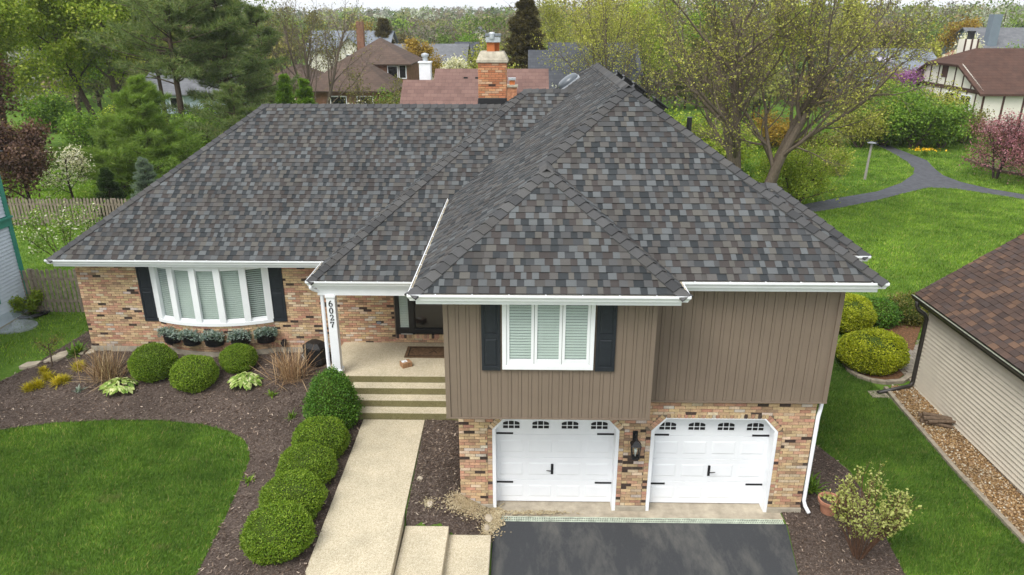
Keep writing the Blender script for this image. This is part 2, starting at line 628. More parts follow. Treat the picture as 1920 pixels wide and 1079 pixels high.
def garage_door(a, b, hand):
    jy = YG + 0.25
    d = MB(); d.box(a - 0.05, jy + 0.012, 0.02, b + 0.05, jy + 0.06, OT + 0.25)
    D = P('garage_door', d, door_mat)
    wd = b - a - 0.16; x0 = a + 0.08
    zb = [0.02, 0.56, 1.11, 1.66, 2.20]
    for i in range(4):                     # the hinged sections, a hair apart
        sct = MB(); sct.box(a - 0.03, jy, zb[i] + 0.003, b + 0.03, jy + 0.013, zb[i + 1] - 0.003)
        sc = sct.build('door_section', door_mat, D, bevel=0.004)
        for j in range(4):
            px = x0 + wd * (j + 0.5) / 4; hw = wd / 8 - 0.055
            if i < 3:
                # raised panel: sunk frame line and pillow
                pm = MB(); z0, z1 = zb[i] + 0.125, zb[i + 1] - 0.125
                y1 = jy - 0.001
                o_ = [(px - hw, z0), (px + hw, z0), (px + hw, z1), (px - hw, z1)]
                i_ = [(px - hw + 0.03, z0 + 0.03), (px + hw - 0.03, z0 + 0.03), (px + hw - 0.03, z1 - 0.03), (px - hw + 0.03, z1 - 0.03)]
                for k in range(4):
                    k2 = (k + 1) % 4
                    pm.face([(o_[k][0], y1, o_[k][1]), (o_[k2][0], y1, o_[k2][1]), (i_[k2][0], y1 - 0.007, i_[k2][1]), (i_[k][0], y1 - 0.007, i_[k][1])])
                pm.face([(q[0], y1 - 0.007, q[1]) for q in i_])
                pm.build('raised_panel', door_mat, D)
            else:
                # arched light with six panes
                z0, z1, zc_ = 1.80, 1.935, 1.992
                hw = 0.175
                arc = [(px - hw, z0), (px + hw, z0), (px + hw, z1)] + [(px + hw * math.cos(t), z1 + (zc_ - z1) * math.sin(t)) for t in np.linspace(0.2, math.pi - 0.2, 9)] + [(px - hw, z1)]
                g_ = MB(); g_.yprism(arc, jy - 0.004, jy - 0.001)
                lt = g_.build('door_light', M['black'], D)
                gb = MB()
                for k in (-1, 1):
                    gb.box(px + k * hw / 3 - 0.008, jy - 0.013, z0, px + k * hw / 3 + 0.008, jy - 0.0045, zc_ - 0.004)
                gb.box(px - hw, jy - 0.0125, z0 + 0.075, px + hw, jy - 0.0046, z0 + 0.09)
                for k in range(len(arc)):
                    p_, q_ = arc[k], arc[(k + 1) % len(arc)]
                    gb.bar((p_[0], jy - 0.009, p_[1]), (q_[0], jy - 0.009, q_[1]), 0.014, 0.014, (0, 1, 0))
                gb.build('grille', door_mat, D)
    for z in (0.485, 1.665):
        for sgn, xs in ((1, a + 0.035), (-1, b - 0.035)):
            h = MB(); xa, xb = sorted((xs, xs + sgn * 0.38))
            h.box(xa, jy - 0.012, z, xb, jy - 0.002, z + 0.042)
            h.box(xs - 0.012, jy - 0.016, z - 0.014, xs + 0.012, jy - 0.0015, z + 0.056)
            for k in range(3):
                h.box(xs + sgn * (0.08 + 0.11 * k) - 0.009, jy - 0.018, z + 0.013, xs + sgn * (0.08 + 0.11 * k) + 0.009, jy - 0.011, z + 0.03)
            h.build('strap_hinge', hw_mat, D, bevel=0.003)
    xm = (a + b) / 2 + hand * 0.045
    h = MB(); h.box(xm - 0.026, jy - 0.016, 0.71, xm + 0.026, jy - 0.002, 0.96)
    h.tube([(xm, jy - 0.016, 0.82), (xm, jy - 0.06, 0.82), (xm + hand * 0.05, jy - 0.065, 0.825), (xm + hand * 0.12, jy - 0.06, 0.83)], [0.012, 0.012, 0.012, 0.009], 8)
    h.build('handle', hw_mat, D, bevel=0.006)
    # white jambs and clipped-corner casing, standing down to the apron
    c = MB()
    for sgn, xs in ((1, a), (-1, b)):
        xa, xb = sorted((xs, xs + sgn * 0.07))
        c.box(xa, YG - 0.012, 0.004, xb, jy + 0.006, OS)
        c.yprism([(xs, OS), (xs + sgn * OC, OT), (xs + sgn * (OC + 0.014), OT - 0.026), (xs + sgn * 0.07, OS - 0.0)][::sgn], YG - 0.011, jy + 0.006)
    c.box(a + OC, YG - 0.0005, OT - 0.022, b - OC, jy + 0.006, OT - 0.001)
    c.build('door_casing', M['white'], D, bevel=0.004)


garage_door(*OPEN[0], -1)
garage_door(*OPEN[1], 1)
bk = MB(); bk.box(-1.2, YG + 0.34, 0.0, 5.66, YG + 0.4, 2.7)
P('garage_backing', bk, M['dark'])


# ---- board-and-batten siding
def siding(x0, x1, y, z0, z1, seed):
    r = random.Random(seed)
    b = MB(); b.box(x0, y + 0.012, z0 + 0.004, x1, y + 0.12, z1)
    S = P('siding_wall', b, M['taupe'])
    pitch = 0.186; x = x0 + 0.09; k = 0
    while x < x1 - 0.085:
        w_ = min(pitch - 0.058, x1 - 0.085 - x)
        bo = MB(); bo.box(x + 0.003, y + r.uniform(-0.0015, 0.0015), z0, x + w_ - 0.003, y + 0.014, z1)
        bo.build('siding_board', M['taupe'], S)
        if x + pitch < x1 - 0.09:
            ba = MB(); ba.box(x + w_ + 0.003, y - 0.009, z0 + 0.002, x + pitch - 0.003, y + 0.0135, z1)
            ba.build('batten', M['taupe'], S)
        x += pitch
    for xa, xb in ((x0, x0 + 0.085), (x1 - 0.085, x1)):
        cb = MB(); cb.box(xa, y - 0.018, z0 - 0.002, xb, y + 0.1, z1)
        cb.build('corner_board', M['taupe'], S, bevel=0.003)
    dr = MB(); dr.box(x0 - 0.004, y - 0.024, z0 - 0.028, x1 + 0.004, y + 0.1, z0 - 0.003)
    dr.build('drip_edge', M['taupe'], S)
    return S


siding(XBL, XBR, YB, ZS, 5.2, 1)
siding(XBR + 0.0, XR, YR, ZS, 5.2, 2)
sw = MB()
sw.box(XBL + 0.004, YB + 0.105, ZS - 0.02, XBR - 0.004, 19.0, 5.12)      # bump and upper storey bodies
sw.box(XBR - 0.02, YR + 0.105, ZS - 0.025, XR - 0.004, 26.9, 5.115)
sw.box(XBL + 0.003, 15.2, ZS - 0.03, XBR, 26.9, 5.118)
P('side_wall', sw, M['taupe'])
lw = MB()
lw.box(-1.25, YG + 0.45, -0.3, 5.72, 26.85, ZS - 0.035)
P('lower_wall', lw, M['mortar'])

# ---- left wing brick, with the bowed bay under the window
BA, BB, SAG = -9.98, -6.86, 0.34
cxb = (BA + BB) / 2; hb = (BB - BA) / 2; Rb = (hb * hb + SAG * SAG) / (2 * SAG); cyb = YL - SAG + Rb


def bow(s, inset=0.0):
    """point on the bow at x = s"""
    a = math.asin(max(-1, min(1, (s - cxb) / Rb)))
    return cxb + (Rb - inset) * math.sin(a), cyb - (Rb - inset) * math.cos(a), a


LW = MB(); LW.box(XL + 0.01, YL + 0.006, 0.6, BA - 0.1, YL + 0.2, 3.72)
LW.box(BB + 0.1, YL + 0.0065, 0.6, -3.50, YL + 0.2, 3.718)
LW.box(BA - 0.11, YL + 0.0068, 0.6, BB + 0.11, YL + 0.2, 1.78)
LW.box(-3.51, YL + 0.0066, 0.6, -1.4, YL + 0.2, 1.30)
LW.box(XL + 0.008, YL + 0.19, 0.6, -11.9, 26.3, 3.71)
LWo = P('brick_wall', LW, M['mortar'])
ZB = 1.03
gl_ = lambda z: [(BA - 0.08, BB + 0.08)] if z > 1.05 else []
brick_field(LWo, XL, -3.53, ZB, 3.60, lambda s: (s, YL + 0.024, 0.0), lambda z: [(BA + 0.02, BB - 0.02)], objs=0, warm=0.05, seed=8)
brick_field(LWo, -3.53, -1.4, 1.205, 1.34, lambda s: (s, YL + 0.024, 0.0), None, warm=0.05, seed=9)
rk = MB(); r3 = random.Random(2); x = -3.49
while x < -1.5:
    rk.col = brick_colour(0, 0, r3, 0.1); rk.box(x, YL - 0.05, 1.345, x + 0.058, YL + 0.05, 1.455); x += 0.069
rk.build('sill_brick', M['brick'], LWo, color=True, kind='stuff')
bwm = MB(); pts = [bow(s, 0.03)[:2] for s in np.linspace(BA, BB, 25)]
bwm.prism(pts, ZB + 0.002, 1.80)
BWo = P('bow_wall', bwm, M['mortar'])
La = Rb * math.asin(hb / Rb)
brick_field(BWo, -La, La, ZB, 1.79, lambda s: (cxb + (Rb - 0.024) * math.sin(s / Rb), cyb - (Rb - 0.024) * math.cos(s / Rb), s / Rb), None, warm=0.12, seed=12)
fm = MB()
fm.box(XL - 0.02, YL - 0.025, 0.3, BA + 0.01, YL + 0.2, ZB - 0.003)
fm.box(BB - 0.01, YL - 0.025, 0.3, -4.95, YL + 0.2, ZB - 0.003)
fm.prism([(cxb + (Rb + 0.025) * math.sin(a), cyb - (Rb + 0.025) * math.cos(a)) for a in np.linspace(-La / Rb, La / Rb, 25)], 0.3, ZB - 0.004)
P('foundation', fm, M['foundation'])

# ---- bow window
bwk = [bow(s) for s in [cxb + Rb * math.sin(a) for a in np.linspace(-La / Rb, La / Rb, 6)]]
fr = MB()
ptso = [(cxb + (Rb + 0.05) * math.sin(a), cyb - (Rb + 0.05) * math.cos(a)) for a in np.linspace(-La / Rb, La / Rb, 25)]
fr.prism(ptso, 1.80, 1.90)
fr.prism([(x, y + 0.01) for x, y in ptso], 3.45, 3.62)
BWin = P('bow_window', fr, M['vinyl'], bevel=0.006)
for i, (x, y, a) in enumerate(bwk):
    p = MB(); wdt = 0.085 if 0 < i < 5 else 0.10
    xx = x + (0.06 if i == 0 else -0.06 if i == 5 else 0)
    p.obox((xx, y + (0.02 if 0 < i < 5 else -0.01), 2.675), (math.cos(a), math.sin(a), 0), (-math.sin(a), math.cos(a), 0), (0, 0, 1), wdt, 0.06, 0.776)
    p.build('mullion', M['vinyl'], BWin, bevel=0.006)
def blind_mesh(p0, p1, z0, z1, tilt=0.5, pitch=0.045, wd=0.044):
    mb = MB(); p0 = Vector(p0); p1 = Vector(p1); d = (p1 - p0).normalized(); nrm = Vector((d.y, -d.x, 0))
    z = z0
    c = (p0 + p1) / 2; L = (p1 - p0).length
    while z < z1:
        up = Vector((-nrm.x * math.sin(tilt), -nrm.y * math.sin(tilt), math.cos(tilt)))
        mb.obox((c.x, c.y, z), d, up, d.cross(up), L / 2 - 0.01, wd / 2, 0.0012)
        z += pitch
    return mb


for i in range(5):
    x0, y0, a0 = bwk[i]; x1, y1, a1 = bwk[i + 1]
    d = Vector((x1 - x0, y1 - y0, 0)); L = d.length; d.normalize(); n_ = Vector((d.y, -d.x, 0))
    c = Vector(((x0 + x1) / 2, (y0 + y1) / 2, 0))
    for z in (1.935, 3.40):
        sa = MB(); sa.obox(c + Vector((0, 0, z)) - n_ * 0.03, d, n_, (0, 0, 1), L / 2 - 0.08, 0.03, 0.04)
        sa.build('sash_rail', M['vinyl'], BWin, bevel=0.004)
    g_ = MB(); g_.obox(c + Vector((0, 0, 2.67)) - n_ * 0.035, d, n_, (0, 0, 1), L / 2 - 0.06, 0.003, 0.72)
    g_.build('pane', M['glass'], BWin)
    o_ = c - n_ * 0.07
    bl = blind_mesh(o_ - d * (L / 2 - 0.08), o_ + d * (L / 2 - 0.08), 1.96, 3.45, 1.1 if i in (0, 4) else 0.85, 0.058, 0.056)
    bl.build('blind', M['blind'], BWin)
bk = MB(); bk.box(BA + 0.05, YL + 0.12, 1.82, BB - 0.05, YL + 0.16, 3.6)  # dark sheet, the gloom of an unlit room put into its colour
bk.build('dark_room_sheet', M['dark'], BWin)


# ---- shutters
def shutter(x0, x1, y, z0, z1, zmid):
    s_ = MB(); s_.box(x0, y - 0.022, z0, x1, y - 0.002, z1)
    S = P('shutter', s_, M['shutter'])
    f_ = MB(); e = 0.048
    f_.box(x0, y - 0.034, z0, x0 + e, y - 0.0225, z1); f_.box(x1 - e, y - 0.034, z0, x1, y - 0.0225, z1)
    for za, zb_ in ((z0, z0 + 0.085), (zmid - 0.045, zmid + 0.045), (z1 - 0.06, z1)):
        f_.box(x0 + e, y - 0.0335, za, x1 - e, y - 0.0225, zb_)
    f_.build('stile_frame', M['shutter'], S, bevel=0.004)
    for za, zb_ in ((z0 + 0.085, zmid - 0.045), (zmid + 0.045, z1 - 0.06)):
        pm = MB(); a, b, c, d = x0 + e + 0.012, x1 - e - 0.012, za + 0.012, zb_ - 0.012; q = 0.028
        pm.hexa([(a, y - 0.0222, c), (b, y - 0.0222, c), (b - q, y - 0.031, c + q), (a + q, y - 0.031, c + q),
                 (a, y - 0.0222, d), (b, y - 0.0222, d), (b - q, y - 0.031, d - q), (a + q, y - 0.031, d - q)])
        pm.build('shutter_panel', M['shutter'], S)


shutter(-10.39, -10.03, YL, 1.80, 3.62, 2.72)
shutter(-6.85, -6.47, YL, 1.81, 3.62, 2.72)
shutter(-0.755, -0.42, YB - 0.012, 3.66, 5.05, 4.34)
shutter(1.285, 1.63, YB - 0.012, 3.66, 5.05, 4.34)

# ---- window in the brown bump
wf = MB(); y = YB - 0.012; X0, X1, Z0, Z1 = -0.385, 1.25, 3.69, 5.08
for bx_ in ((X0, Z0, X1, Z0 + 0.09), (X0, Z1 - 0.06, X1, Z1), (X0, Z0 + 0.09, X0 + 0.075, Z1 - 0.06), (X1 - 0.075, Z0 + 0.09, X1, Z1 - 0.06)):
    wf.box(bx_[0], y - 0.05, bx_[1], bx_[2], y + 0.03, bx_[3])
WB = P('window', wf, M['vinyl'], bevel=0.005)
cell = (X1 - X0 - 0.15) / 3
for i in range(3):
    a = X0 + 0.075 + i * cell; b = a + cell
    sf = MB(); t = 0.055
    sf.box(a + 0.004, y - 0.032, Z0 + 0.092, a + t, y + 0.02, Z1 - 0.062); sf.box(b - t, y - 0.032, Z0 + 0.092, b - 0.004, y + 0.02, Z1 - 0.062)
    sf.box(a + t, y - 0.0315, Z0 + 0.092, b - t, y + 0.02, Z0 + 0.20); sf.box(a + t, y - 0.0315, Z1 - 0.1, b - t, y + 0.02, Z1 - 0.062)
    sf.build('sash', M['vinyl'], WB, bevel=0.004)
    g_ = MB(); g_.box(a + t - 0.004, y - 0.026, Z0 + 0.195, b - t + 0.004, y - 0.022, Z1 - 0.095)
    g_.build('pane', M['glass'], WB)
    blind_mesh((a + t - 0.01, y - 0.006, 0), (b - t + 0.01, y - 0.006, 0), Z0 + 0.19, Z1 - 0.06, (0.5, 0.42, 0.5)[i], 0.054, 0.044).build('blind', M['blind'], WB)
bk = MB(); bk.box(X0 + 0.08, y + 0.003, Z0 + 0.1, X1 - 0.08, y + 0.008, Z1 - 0.05)  # dark sheet over the siding, painted as unlit depth between the slats
bk.build('dark_room_sheet', M['dark'], WB)

# ---- front door and sidelight under the porch
dk = MB(); dk.box(-3.50, YL + 0.02, 1.46, -1.42, YL + 0.12, 3.66)
FD = P('front_door', dk, M['black'])
ff = MB()
for bx_ in ((-3.50, -3.40), (-3.13, -2.98), (-2.06, -1.9)):
    ff.box(bx_[0], YL - 0.03, 1.46, bx_[1], YL + 0.03, 3.66)
ff.box(-3.40, YL - 0.029, 1.46, -3.13, YL + 0.03, 1.66); ff.box(-2.98, YL - 0.045, 1.48, -2.06, YL + 0.02, 1.62)
ff.box(-2.98, YL - 0.04, 2.55, -2.90, YL + 0.02, 3.6)
ff.build('door_frame', M['black'], FD, bevel=0.006)
sgl = MB(); sgl.box(-3.40, YL - 0.0, 1.66, -3.13, YL + 0.004, 3.6); sgl.build('sidelight', M['glass'], FD)
blind_mesh((-3.39, YL + 0.012, 0), (-3.14, YL + 0.012, 0), 1.68, 3.6, 0.5, 0.052, 0.05).build('blind', M['blind'], FD)
dg = MB(); dg.box(-2.95, YL - 0.012, 1.66, -2.08, YL - 0.006, 3.58)
dgm = mat_paint('dark_door_glass', (0.012, 0.013, 0.013), 0.06, 0.05, 2, 0.6, 20, 0.0)
dg.build('door_glass', dgm, FD)
th = MB(); th.box(-3.37, YL - 0.05, 1.462, -3.05, YL + 0.02, 1.485); th.build('threshold', mat_paint('aluminium', (0.5, 0.5, 0.48), 0.4, 0.1, 8, 0.5, 60, 0.05, 0.6), FD)
hd = MB(); hd.tube([(-2.93, YL - 0.045, 2.35), (-2.93, YL - 0.1, 2.35), (-2.93, YL - 0.1, 2.6), (-2.93, YL - 0.045, 2.6)], 0.012, 8)
hd.build('door_handle', hw_mat, FD)
dbl = MB(); dbl.box(-4.02, YL - 0.03, 1.75, -3.9, YL + 0.005, 1.83)
P('outlet_box', dbl, mat_paint('grey_plastic', (0.2, 0.22, 0.24), 0.5), bevel=0.006)

# ------------------------------------------------------------------ ROOF
E_ = 0.147
PAL = [((0.070, 0.071, 0.072), 20), ((0.098, 0.104, 0.106), 14), ((0.036, 0.039, 0.042), 20), ((0.076, 0.071, 0.067), 16),
       ((0.054, 0.050, 0.048), 20), ((0.090, 0.087, 0.081), 9), ((0.050, 0.053, 0.055), 16)]
PAL_HI = [(0.098, 0.105, 0.108)] * 5 + [(0.084, 0.080, 0.076)] * 4 + [(0.092, 0.088, 0.080)] * 3 + [(0.074, 0.075, 0.076)] * 5
PAL_LO = [(0.036, 0.040, 0.043)] * 5 + [(0.052, 0.046, 0.044)] * 5 + [(0.050, 0.053, 0.056)] * 4 + [(0.062, 0.059, 0.056)] * 3
PALG = [(0.066, 0.067, 0.068), (0.058, 0.059, 0.060), (0.074, 0.075, 0.076), (0.062, 0.061, 0.060)]
PALC = [c for c, n in PAL for _ in range(n)]
deck_mat = mat_paint('roof_felt', (0.04, 0.04, 0.042), 0.95, 0.1, 5)
RD = MB()
ROOF = None
roof_planes = []


def clip(poly, conv):
    """clip polygon by a convex counter-clockwise polygon"""
    out = poly
    for i in range(len(conv)):
        a, b = conv[i], conv[(i + 1) % len(conv)]
        inp = out; out = []
        if not inp: break
        ex, ey = b[0] - a[0], b[1] - a[1]
        sd_ = lambda p: ex * (p[1] - a[1]) - ey * (p[0] - a[0])
        for j in range(len(inp)):
            p, q = inp[j], inp[(j + 1) % len(inp)]
            sp, sq = sd_(p), sd_(q)
            if sp >= -1e-9: out.append(p)
            if (sp > 1e-9 and sq < -1e-9) or (sp < -1e-9 and sq > 1e-9):
                t = sp / (sp - sq)
                out.append((p[0] + (q[0] - p[0]) * t, p[1] + (q[1] - p[1]) * t))
    return out


def area2(p):
    return sum(p[i][0] * p[(i + 1) % len(p)][1] - p[(i + 1) % len(p)][0] * p[i][1] for i in range(len(p))) / 2


shingle_mes = {}
TABW = (0.095, 0.120, 0.148, 0.178)


def shingle_me(wd, k):
    if (wd, k) not in shingle_mes:
        h0 = 0.014 + (0.007 if k else 0)
        mb = MB()
        mb.hexa([(0, 0, 0), (wd, 0, 0), (wd, E_, 0), (0, E_, 0), (0, 0, h0 + 0.003), (wd, 0, h0 + 0.003), (wd, E_, 0.004 + (0.007 if k else 0)), (0, E_, 0.004 + (0.007 if k else 0))])
        o = mb.build('shingle', M['shingle']); me = o.data; white_col(me); bpy.data.objects.remove(o)
        shingle_mes[(wd, k)] = me
    return shingle_mes[(wd, k)]


NSH = 0


def roof_plane(field, pieces, org, sdir_, p, z0, seed, objs=0, palette=PALC, mes=True, parent=None, exposure=E_, wscale=1.0):
    """pieces: convex plan polygons; org: point of the eave line; sdir_: eave direction (slope rises to its left)"""
    global NSH
    r = random.Random(seed)
    s2 = Vector(sdir_).normalized(); t2 = Vector((-s2.y, s2.x)); cs = 1 / math.sqrt(1 + p * p)
    es = Vector((s2.x, s2.y, 0)); et = Vector((t2.x * cs, t2.y * cs, p * cs)); en = es.cross(et)
    O = Vector((org[0], org[1], z0))
    conv = []
    for pc in pieces:
        q = []
        for x, y in pc:
            dx, dy = x - org[0], y - org[1]
            q.append((dx * s2.x + dy * s2.y, (dx * t2.x + dy * t2.y) / cs))
        if area2(q) < 0: q.reverse()
        conv.append(q)
        RD.face([O + es * a + et * b - en * 0.002 for a, b in q])
    smin = min(a for q in conv for a, b in q); smax = max(a for q in conv for a, b in q)
    tmin = min(b for q in conv for a, b in q); tmax = max(b for q in conv for a, b in q)
    k = math.floor(tmin / exposure)
    while k * exposure < tmax:
        t0, t1 = k * exposure, (k + 1) * exposure; k += 1
        s = smin - r.uniform(0, 0.3); last = None; tall = False
        while s < smax:
            tall = not tall if r.random() < 0.86 else tall
            wd = r.choice(TABW) * wscale; c = r.choice((PAL_HI if tall else PAL_LO) if palette is PALC else palette)
            if c == last: c = r.choice(palette)
            last = c
            q_ = r.uniform(0.9, 1.1); cc = tuple(v * q_ for v in c)
            rect = [(s, t0), (s + wd, t0), (s + wd, t1), (s, t1)]
            for cv in conv:
                pl = clip(rect, cv)
                if len(pl) < 3 or abs(area2(pl)) < 2e-4: continue
                if NSH < objs and abs(area2(pl) - wd * exposure) < 1e-6:
                    o = bpy.data.objects.new('shingle', shingle_me(wd, tall))
                    COL.objects.link(o); o.parent = ROOF
                    pos = O + es * s + et * t0 - root_loc(ROOF)
                    o.matrix_local = Matrix(((es.x, et.x, en.x, pos.x), (es.y, et.y, en.y, pos.y), (es.z, et.z, en.z, pos.z), (0, 0, 0, 1)))
                    o.color = (*cc, 1); NSH += 1
                else:
                    field.col = cc
                    up = 0.007 if tall else 0
                    top = [O + es * a + et * b + en * (0.004 + up + 0.013 * (1 - (b - t0) / exposure)) for a, b in pl]
                    bot = [O + es * a + et * b for a, b in pl]
                    n = len(field.v); m_ = len(pl)
                    field.v.extend([tuple(v) for v in top] + [tuple(v) for v in bot])
                    field.f.append(tuple(n + i for i in range(m_))); field.c.append(cc)
                    for i in range(m_):
                        j = (i + 1) % m_
                        if pl[i][1] > t1 - 1e-4 and pl[j][1] > t1 - 1e-4: continue
                        field.f.append((n + i, n + m_ + i, n + m_ + j, n + j)); field.c.append(cc)
            s += wd


pU, pM, pL = 0.72, 0.765, 0.735
zU, zL = 5.28, 3.75
rl_ = MB(); rl_.box(-0.5, 15, 5.4, 0.5, 16, 5.42)      # a board under the ridge that carries the roof parts
ROOF = P('roof', rl_, deck_mat)
F1 = MB()
yv = lambda x: 16.12 + (zU - zL + pU * (x + 1.9)) / pM
# bump
roof_plane(F1, [[(-1.9, 11.38), (2.72, 11.38), (0.41, 13.69)]], (-1.9, 11.38), (1, 0), pU, zU, 21, objs=300)
roof_plane(F1, [[(2.72, 11.38), (2.72, 12.08), (0.41, 14.39), (0.41, 13.69)]], (2.72, 11.38), (0, 1), pU, zU, 22)
# upper wing
roof_plane(F1, [[(2.72, 12.08), (6.32, 12.08), (2.21, 16.19), (0.41, 14.39)]], (2.72, 12.08), (1, 0), pU, zU, 23, objs=300)
roof_plane(F1, [[(-1.9, 11.38), (0.41, 13.69), (0.41, yv(0.41)), (-1.9, yv(-1.9))],
                [(0.41, 14.39), (2.21, 16.19), (2.21, 21.24), (1.415, 21.24), (0.41, yv(0.41))],
                [(1.415, 21.24), (2.21, 21.24), (2.21, 23.5), (0.2, 25.5), (0.2, 22.38)],
                [(0.2, 22.38), (0.2, 25.5), (-1.9, 27.6), (-1.9, 24.36)]], (-1.9, 27.6), (0, -1), pU, zU, 24, palette=PALG + PALC[::9])
roof_plane(F1, [[(6.32, 12.08), (6.32, 27.6), (2.21, 23.5), (2.21, 16.19)]], (6.32, 12.08), (0, 1), pU, zU, 25)
roof_plane(F1, [[(6.32, 27.6), (-1.9, 27.6), (2.21, 23.5)]], (6.32, 27.6), (-1, 0), pU, zU, 26)
# side hip on the right
roof_plane(F1, [[(6.7, 13.62), (5.22, 15.1), (4.84, 15.1), (6.32, 13.62)]], (6.32, 13.62), (1, 0), pU, zU, 27)
roof_plane(F1, [[(6.7, 13.62), (6.7, 16.58), (5.22, 15.1)]], (6.7, 13.62), (0, 1), pU, zU, 28)
roof_plane(F1, [[(6.7, 16.58), (6.32, 16.58), (4.84, 15.1), (5.22, 15.1)]], (6.7, 16.58), (-1, 0), pU, zU, 29)
# middle wing over the porch
zMr = zL + pM * 5.12
roof_plane(F1, [[(-5.12, 16.12), (-1.45, 16.12), (-1.45, 19.79)], [(-1.45, yv(-1.45)), (1.415, 21.24), (0, 21.24), (-1.45, 19.79)]], (-5.12, 16.12), (1, 0), pM, zL, 31)
roof_plane(F1, [[(-5.12, 16.12), (0, 21.24), (-0.70, 22.2), (-5.12, 17.6)], [(0, 21.24), (-5.12, 26.36), (-0.70, 22.2)]], (-5.12, 26.36), (0, -1), pM, zL, 32)
roof_plane(F1, [[(-5.12, 26.36), (0, 21.24), (-1.45, 26.36)], [(0, 21.24), (1.415, 21.24), (-1.45, 24.0), (-1.45, 26.36)]], (-1.45, 26.36), (-1, 0), pM, zL, 33)
# left wing
zLr = zL + pL * 4.6
roof_plane(F1, [[(-12.3, 17.6), (-5.12, 17.6), (-0.70, 22.2), (-7.85, 22.2)]], (-12.3, 17.6), (1, 0), pL, zL, 34)
roof_plane(F1, [[(-12.3, 17.6), (-7.85, 22.2), (-12.3, 26.8)]], (-12.3, 26.8), (0, -1), 4.6 * pL / 4.45, zL, 35)
roof_plane(F1, [[(-12.3, 26.8), (-7.85, 22.2), (-0.7, 22.2), (-5.12, 26.8)]], (-5.12, 26.8), (-1, 0), pL, zL, 36)
F1.build('shingle_field', M['shingle'], ROOF, color=True, kind='stuff')
RD.build('roof_deck', deck_mat, ROOF)

# ---- hip and ridge caps, one by one
cap_mes = {}


def cap_me(ang):
    key = round(ang, 2)
    if key not in cap_mes:
        mb = MB(); L, W_, n_ = 0.245, 0.165, 5
        def ring(x, h):
            a = []
            for i in range(n_):
                t = (i / (n_ - 1) - 0.5) * 2          # -1..1 across the cap
                zz = -abs(t) * W_ * math.sin(ang) * (1.0 if abs(t) > 0.3 else 0.85)
                a.append((x, t * W_ * math.cos(ang), zz + h))
            return a
        t0, t1 = ring(0, 0.040), ring(L, 0.014)
        b0, b1 = ring(0, 0.0), ring(L, 0.0)
        for i in range(n_ - 1):
            mb.face([t0[i], t1[i], t1[i + 1], t0[i + 1]][::-1])
            mb.face([b0[i], b0[i + 1], t0[i + 1], t0[i]][::-1])
        mb.face([b0[0], t0[0], t1[0], b1[0]][::-1]); mb.face([b0[-1], b1[-1], t1[-1], t0[-1]][::-1])
        o = mb.build('ridge_cap', M['shingle']); me = o.data; white_col(me); bpy.data.objects.remove(o)
        cap_mes[key] = me
    return cap_mes[key]


CAPC = [(0.078, 0.078, 0.079), (0.066, 0.066, 0.067), (0.088, 0.087, 0.086), (0.074, 0.072, 0.070), (0.056, 0.057, 0.059)]


def caps(a, b, ang, seed, step=0.213):
    r = random.Random(seed)
    a, b = Vector(a), Vector(b); d = b - a; L = d.length; d.normalize()
    sd_ = Vector((0, 0, 1)).cross(d).normalized(); up = d.cross(sd_)
    n = max(1, int(round(L / step))); st = L / n
    for i in range(n):
        o = bpy.data.objects.new('ridge_cap', cap_me(ang))
        COL.objects.link(o); o.parent = ROOF
        pos = a + d * (st * i) + up * 0.006 - root_loc(ROOF)
        j = r.uniform(-0.012, 0.012)
        s2_ = (sd_ + d * j).normalized()
        o.matrix_local = Matrix(((d.x, s2_.x, up.x, pos.x), (d.y, s2_.y, up.y, pos.y), (d.z, s2_.z, up.z, pos.z), (0, 0, 0, 1)))
        c = r.choice(CAPC); q = r.uniform(0.88, 1.1)
        o.color = (c[0] * q, c[1] * q, c[2] * q, 1)


hip = math.atan(pU / math.sqrt(2 + pU * pU) * 1.0) * 1.0
rdg = math.atan(pU)
caps((6.36, 12.04, zU), (2.21, 16.19, 8.24), hip, 1)
caps((0.41, 14.39, 6.943), (2.21, 16.19, 8.24), hip, 2)
caps((2.21, 23.5, 8.24), (2.21, 16.1, 8.24), rdg, 3)
caps((-1.94, 11.34, zU - 0.02), (0.41, 13.69, 6.943), hip, 4)
caps((2.76, 11.34, zU - 0.02), (0.41, 13.69, 6.943), hip, 5)
caps((0.41, 14.42, 6.943), (0.41, 13.6, 6.943), rdg, 6)
caps((-5.16, 16.08, zL - 0.02), (0, 21.24, zMr), hip, 7)
caps((1.40, 21.24, zMr), (-0.03, 21.24, zMr), rdg, 8)
caps((-12.34, 17.56, zL - 0.02), (-7.85, 22.2, zLr), hip, 9)
caps((-0.72, 22.2, zLr), (-7.9, 22.2, zLr), rdg, 10)
caps((6.74, 13.58, zU - 0.02), (5.22, 15.1, 6.346), hip, 11)
caps((4.84, 15.1, 6.346), (5.25, 15.1, 6.346), rdg, 12)
caps((0.4, 25.31, zU + pU * 2.3), (2.21, 23.5, 8.24), hip, 13)


# ---- fascia boards, soffits and gutters
GPROF = [(0.0, 0.0), (0.0, -0.115), (0.085, -0.115), (0.095, -0.08), (0.126, -0.035), (0.126, 0.004), (0.112, 0.004), (0.112, -0.03), (0.083, -0.075), (0.075, -0.103), (0.012, -0.103), (0.012, 0.0)]


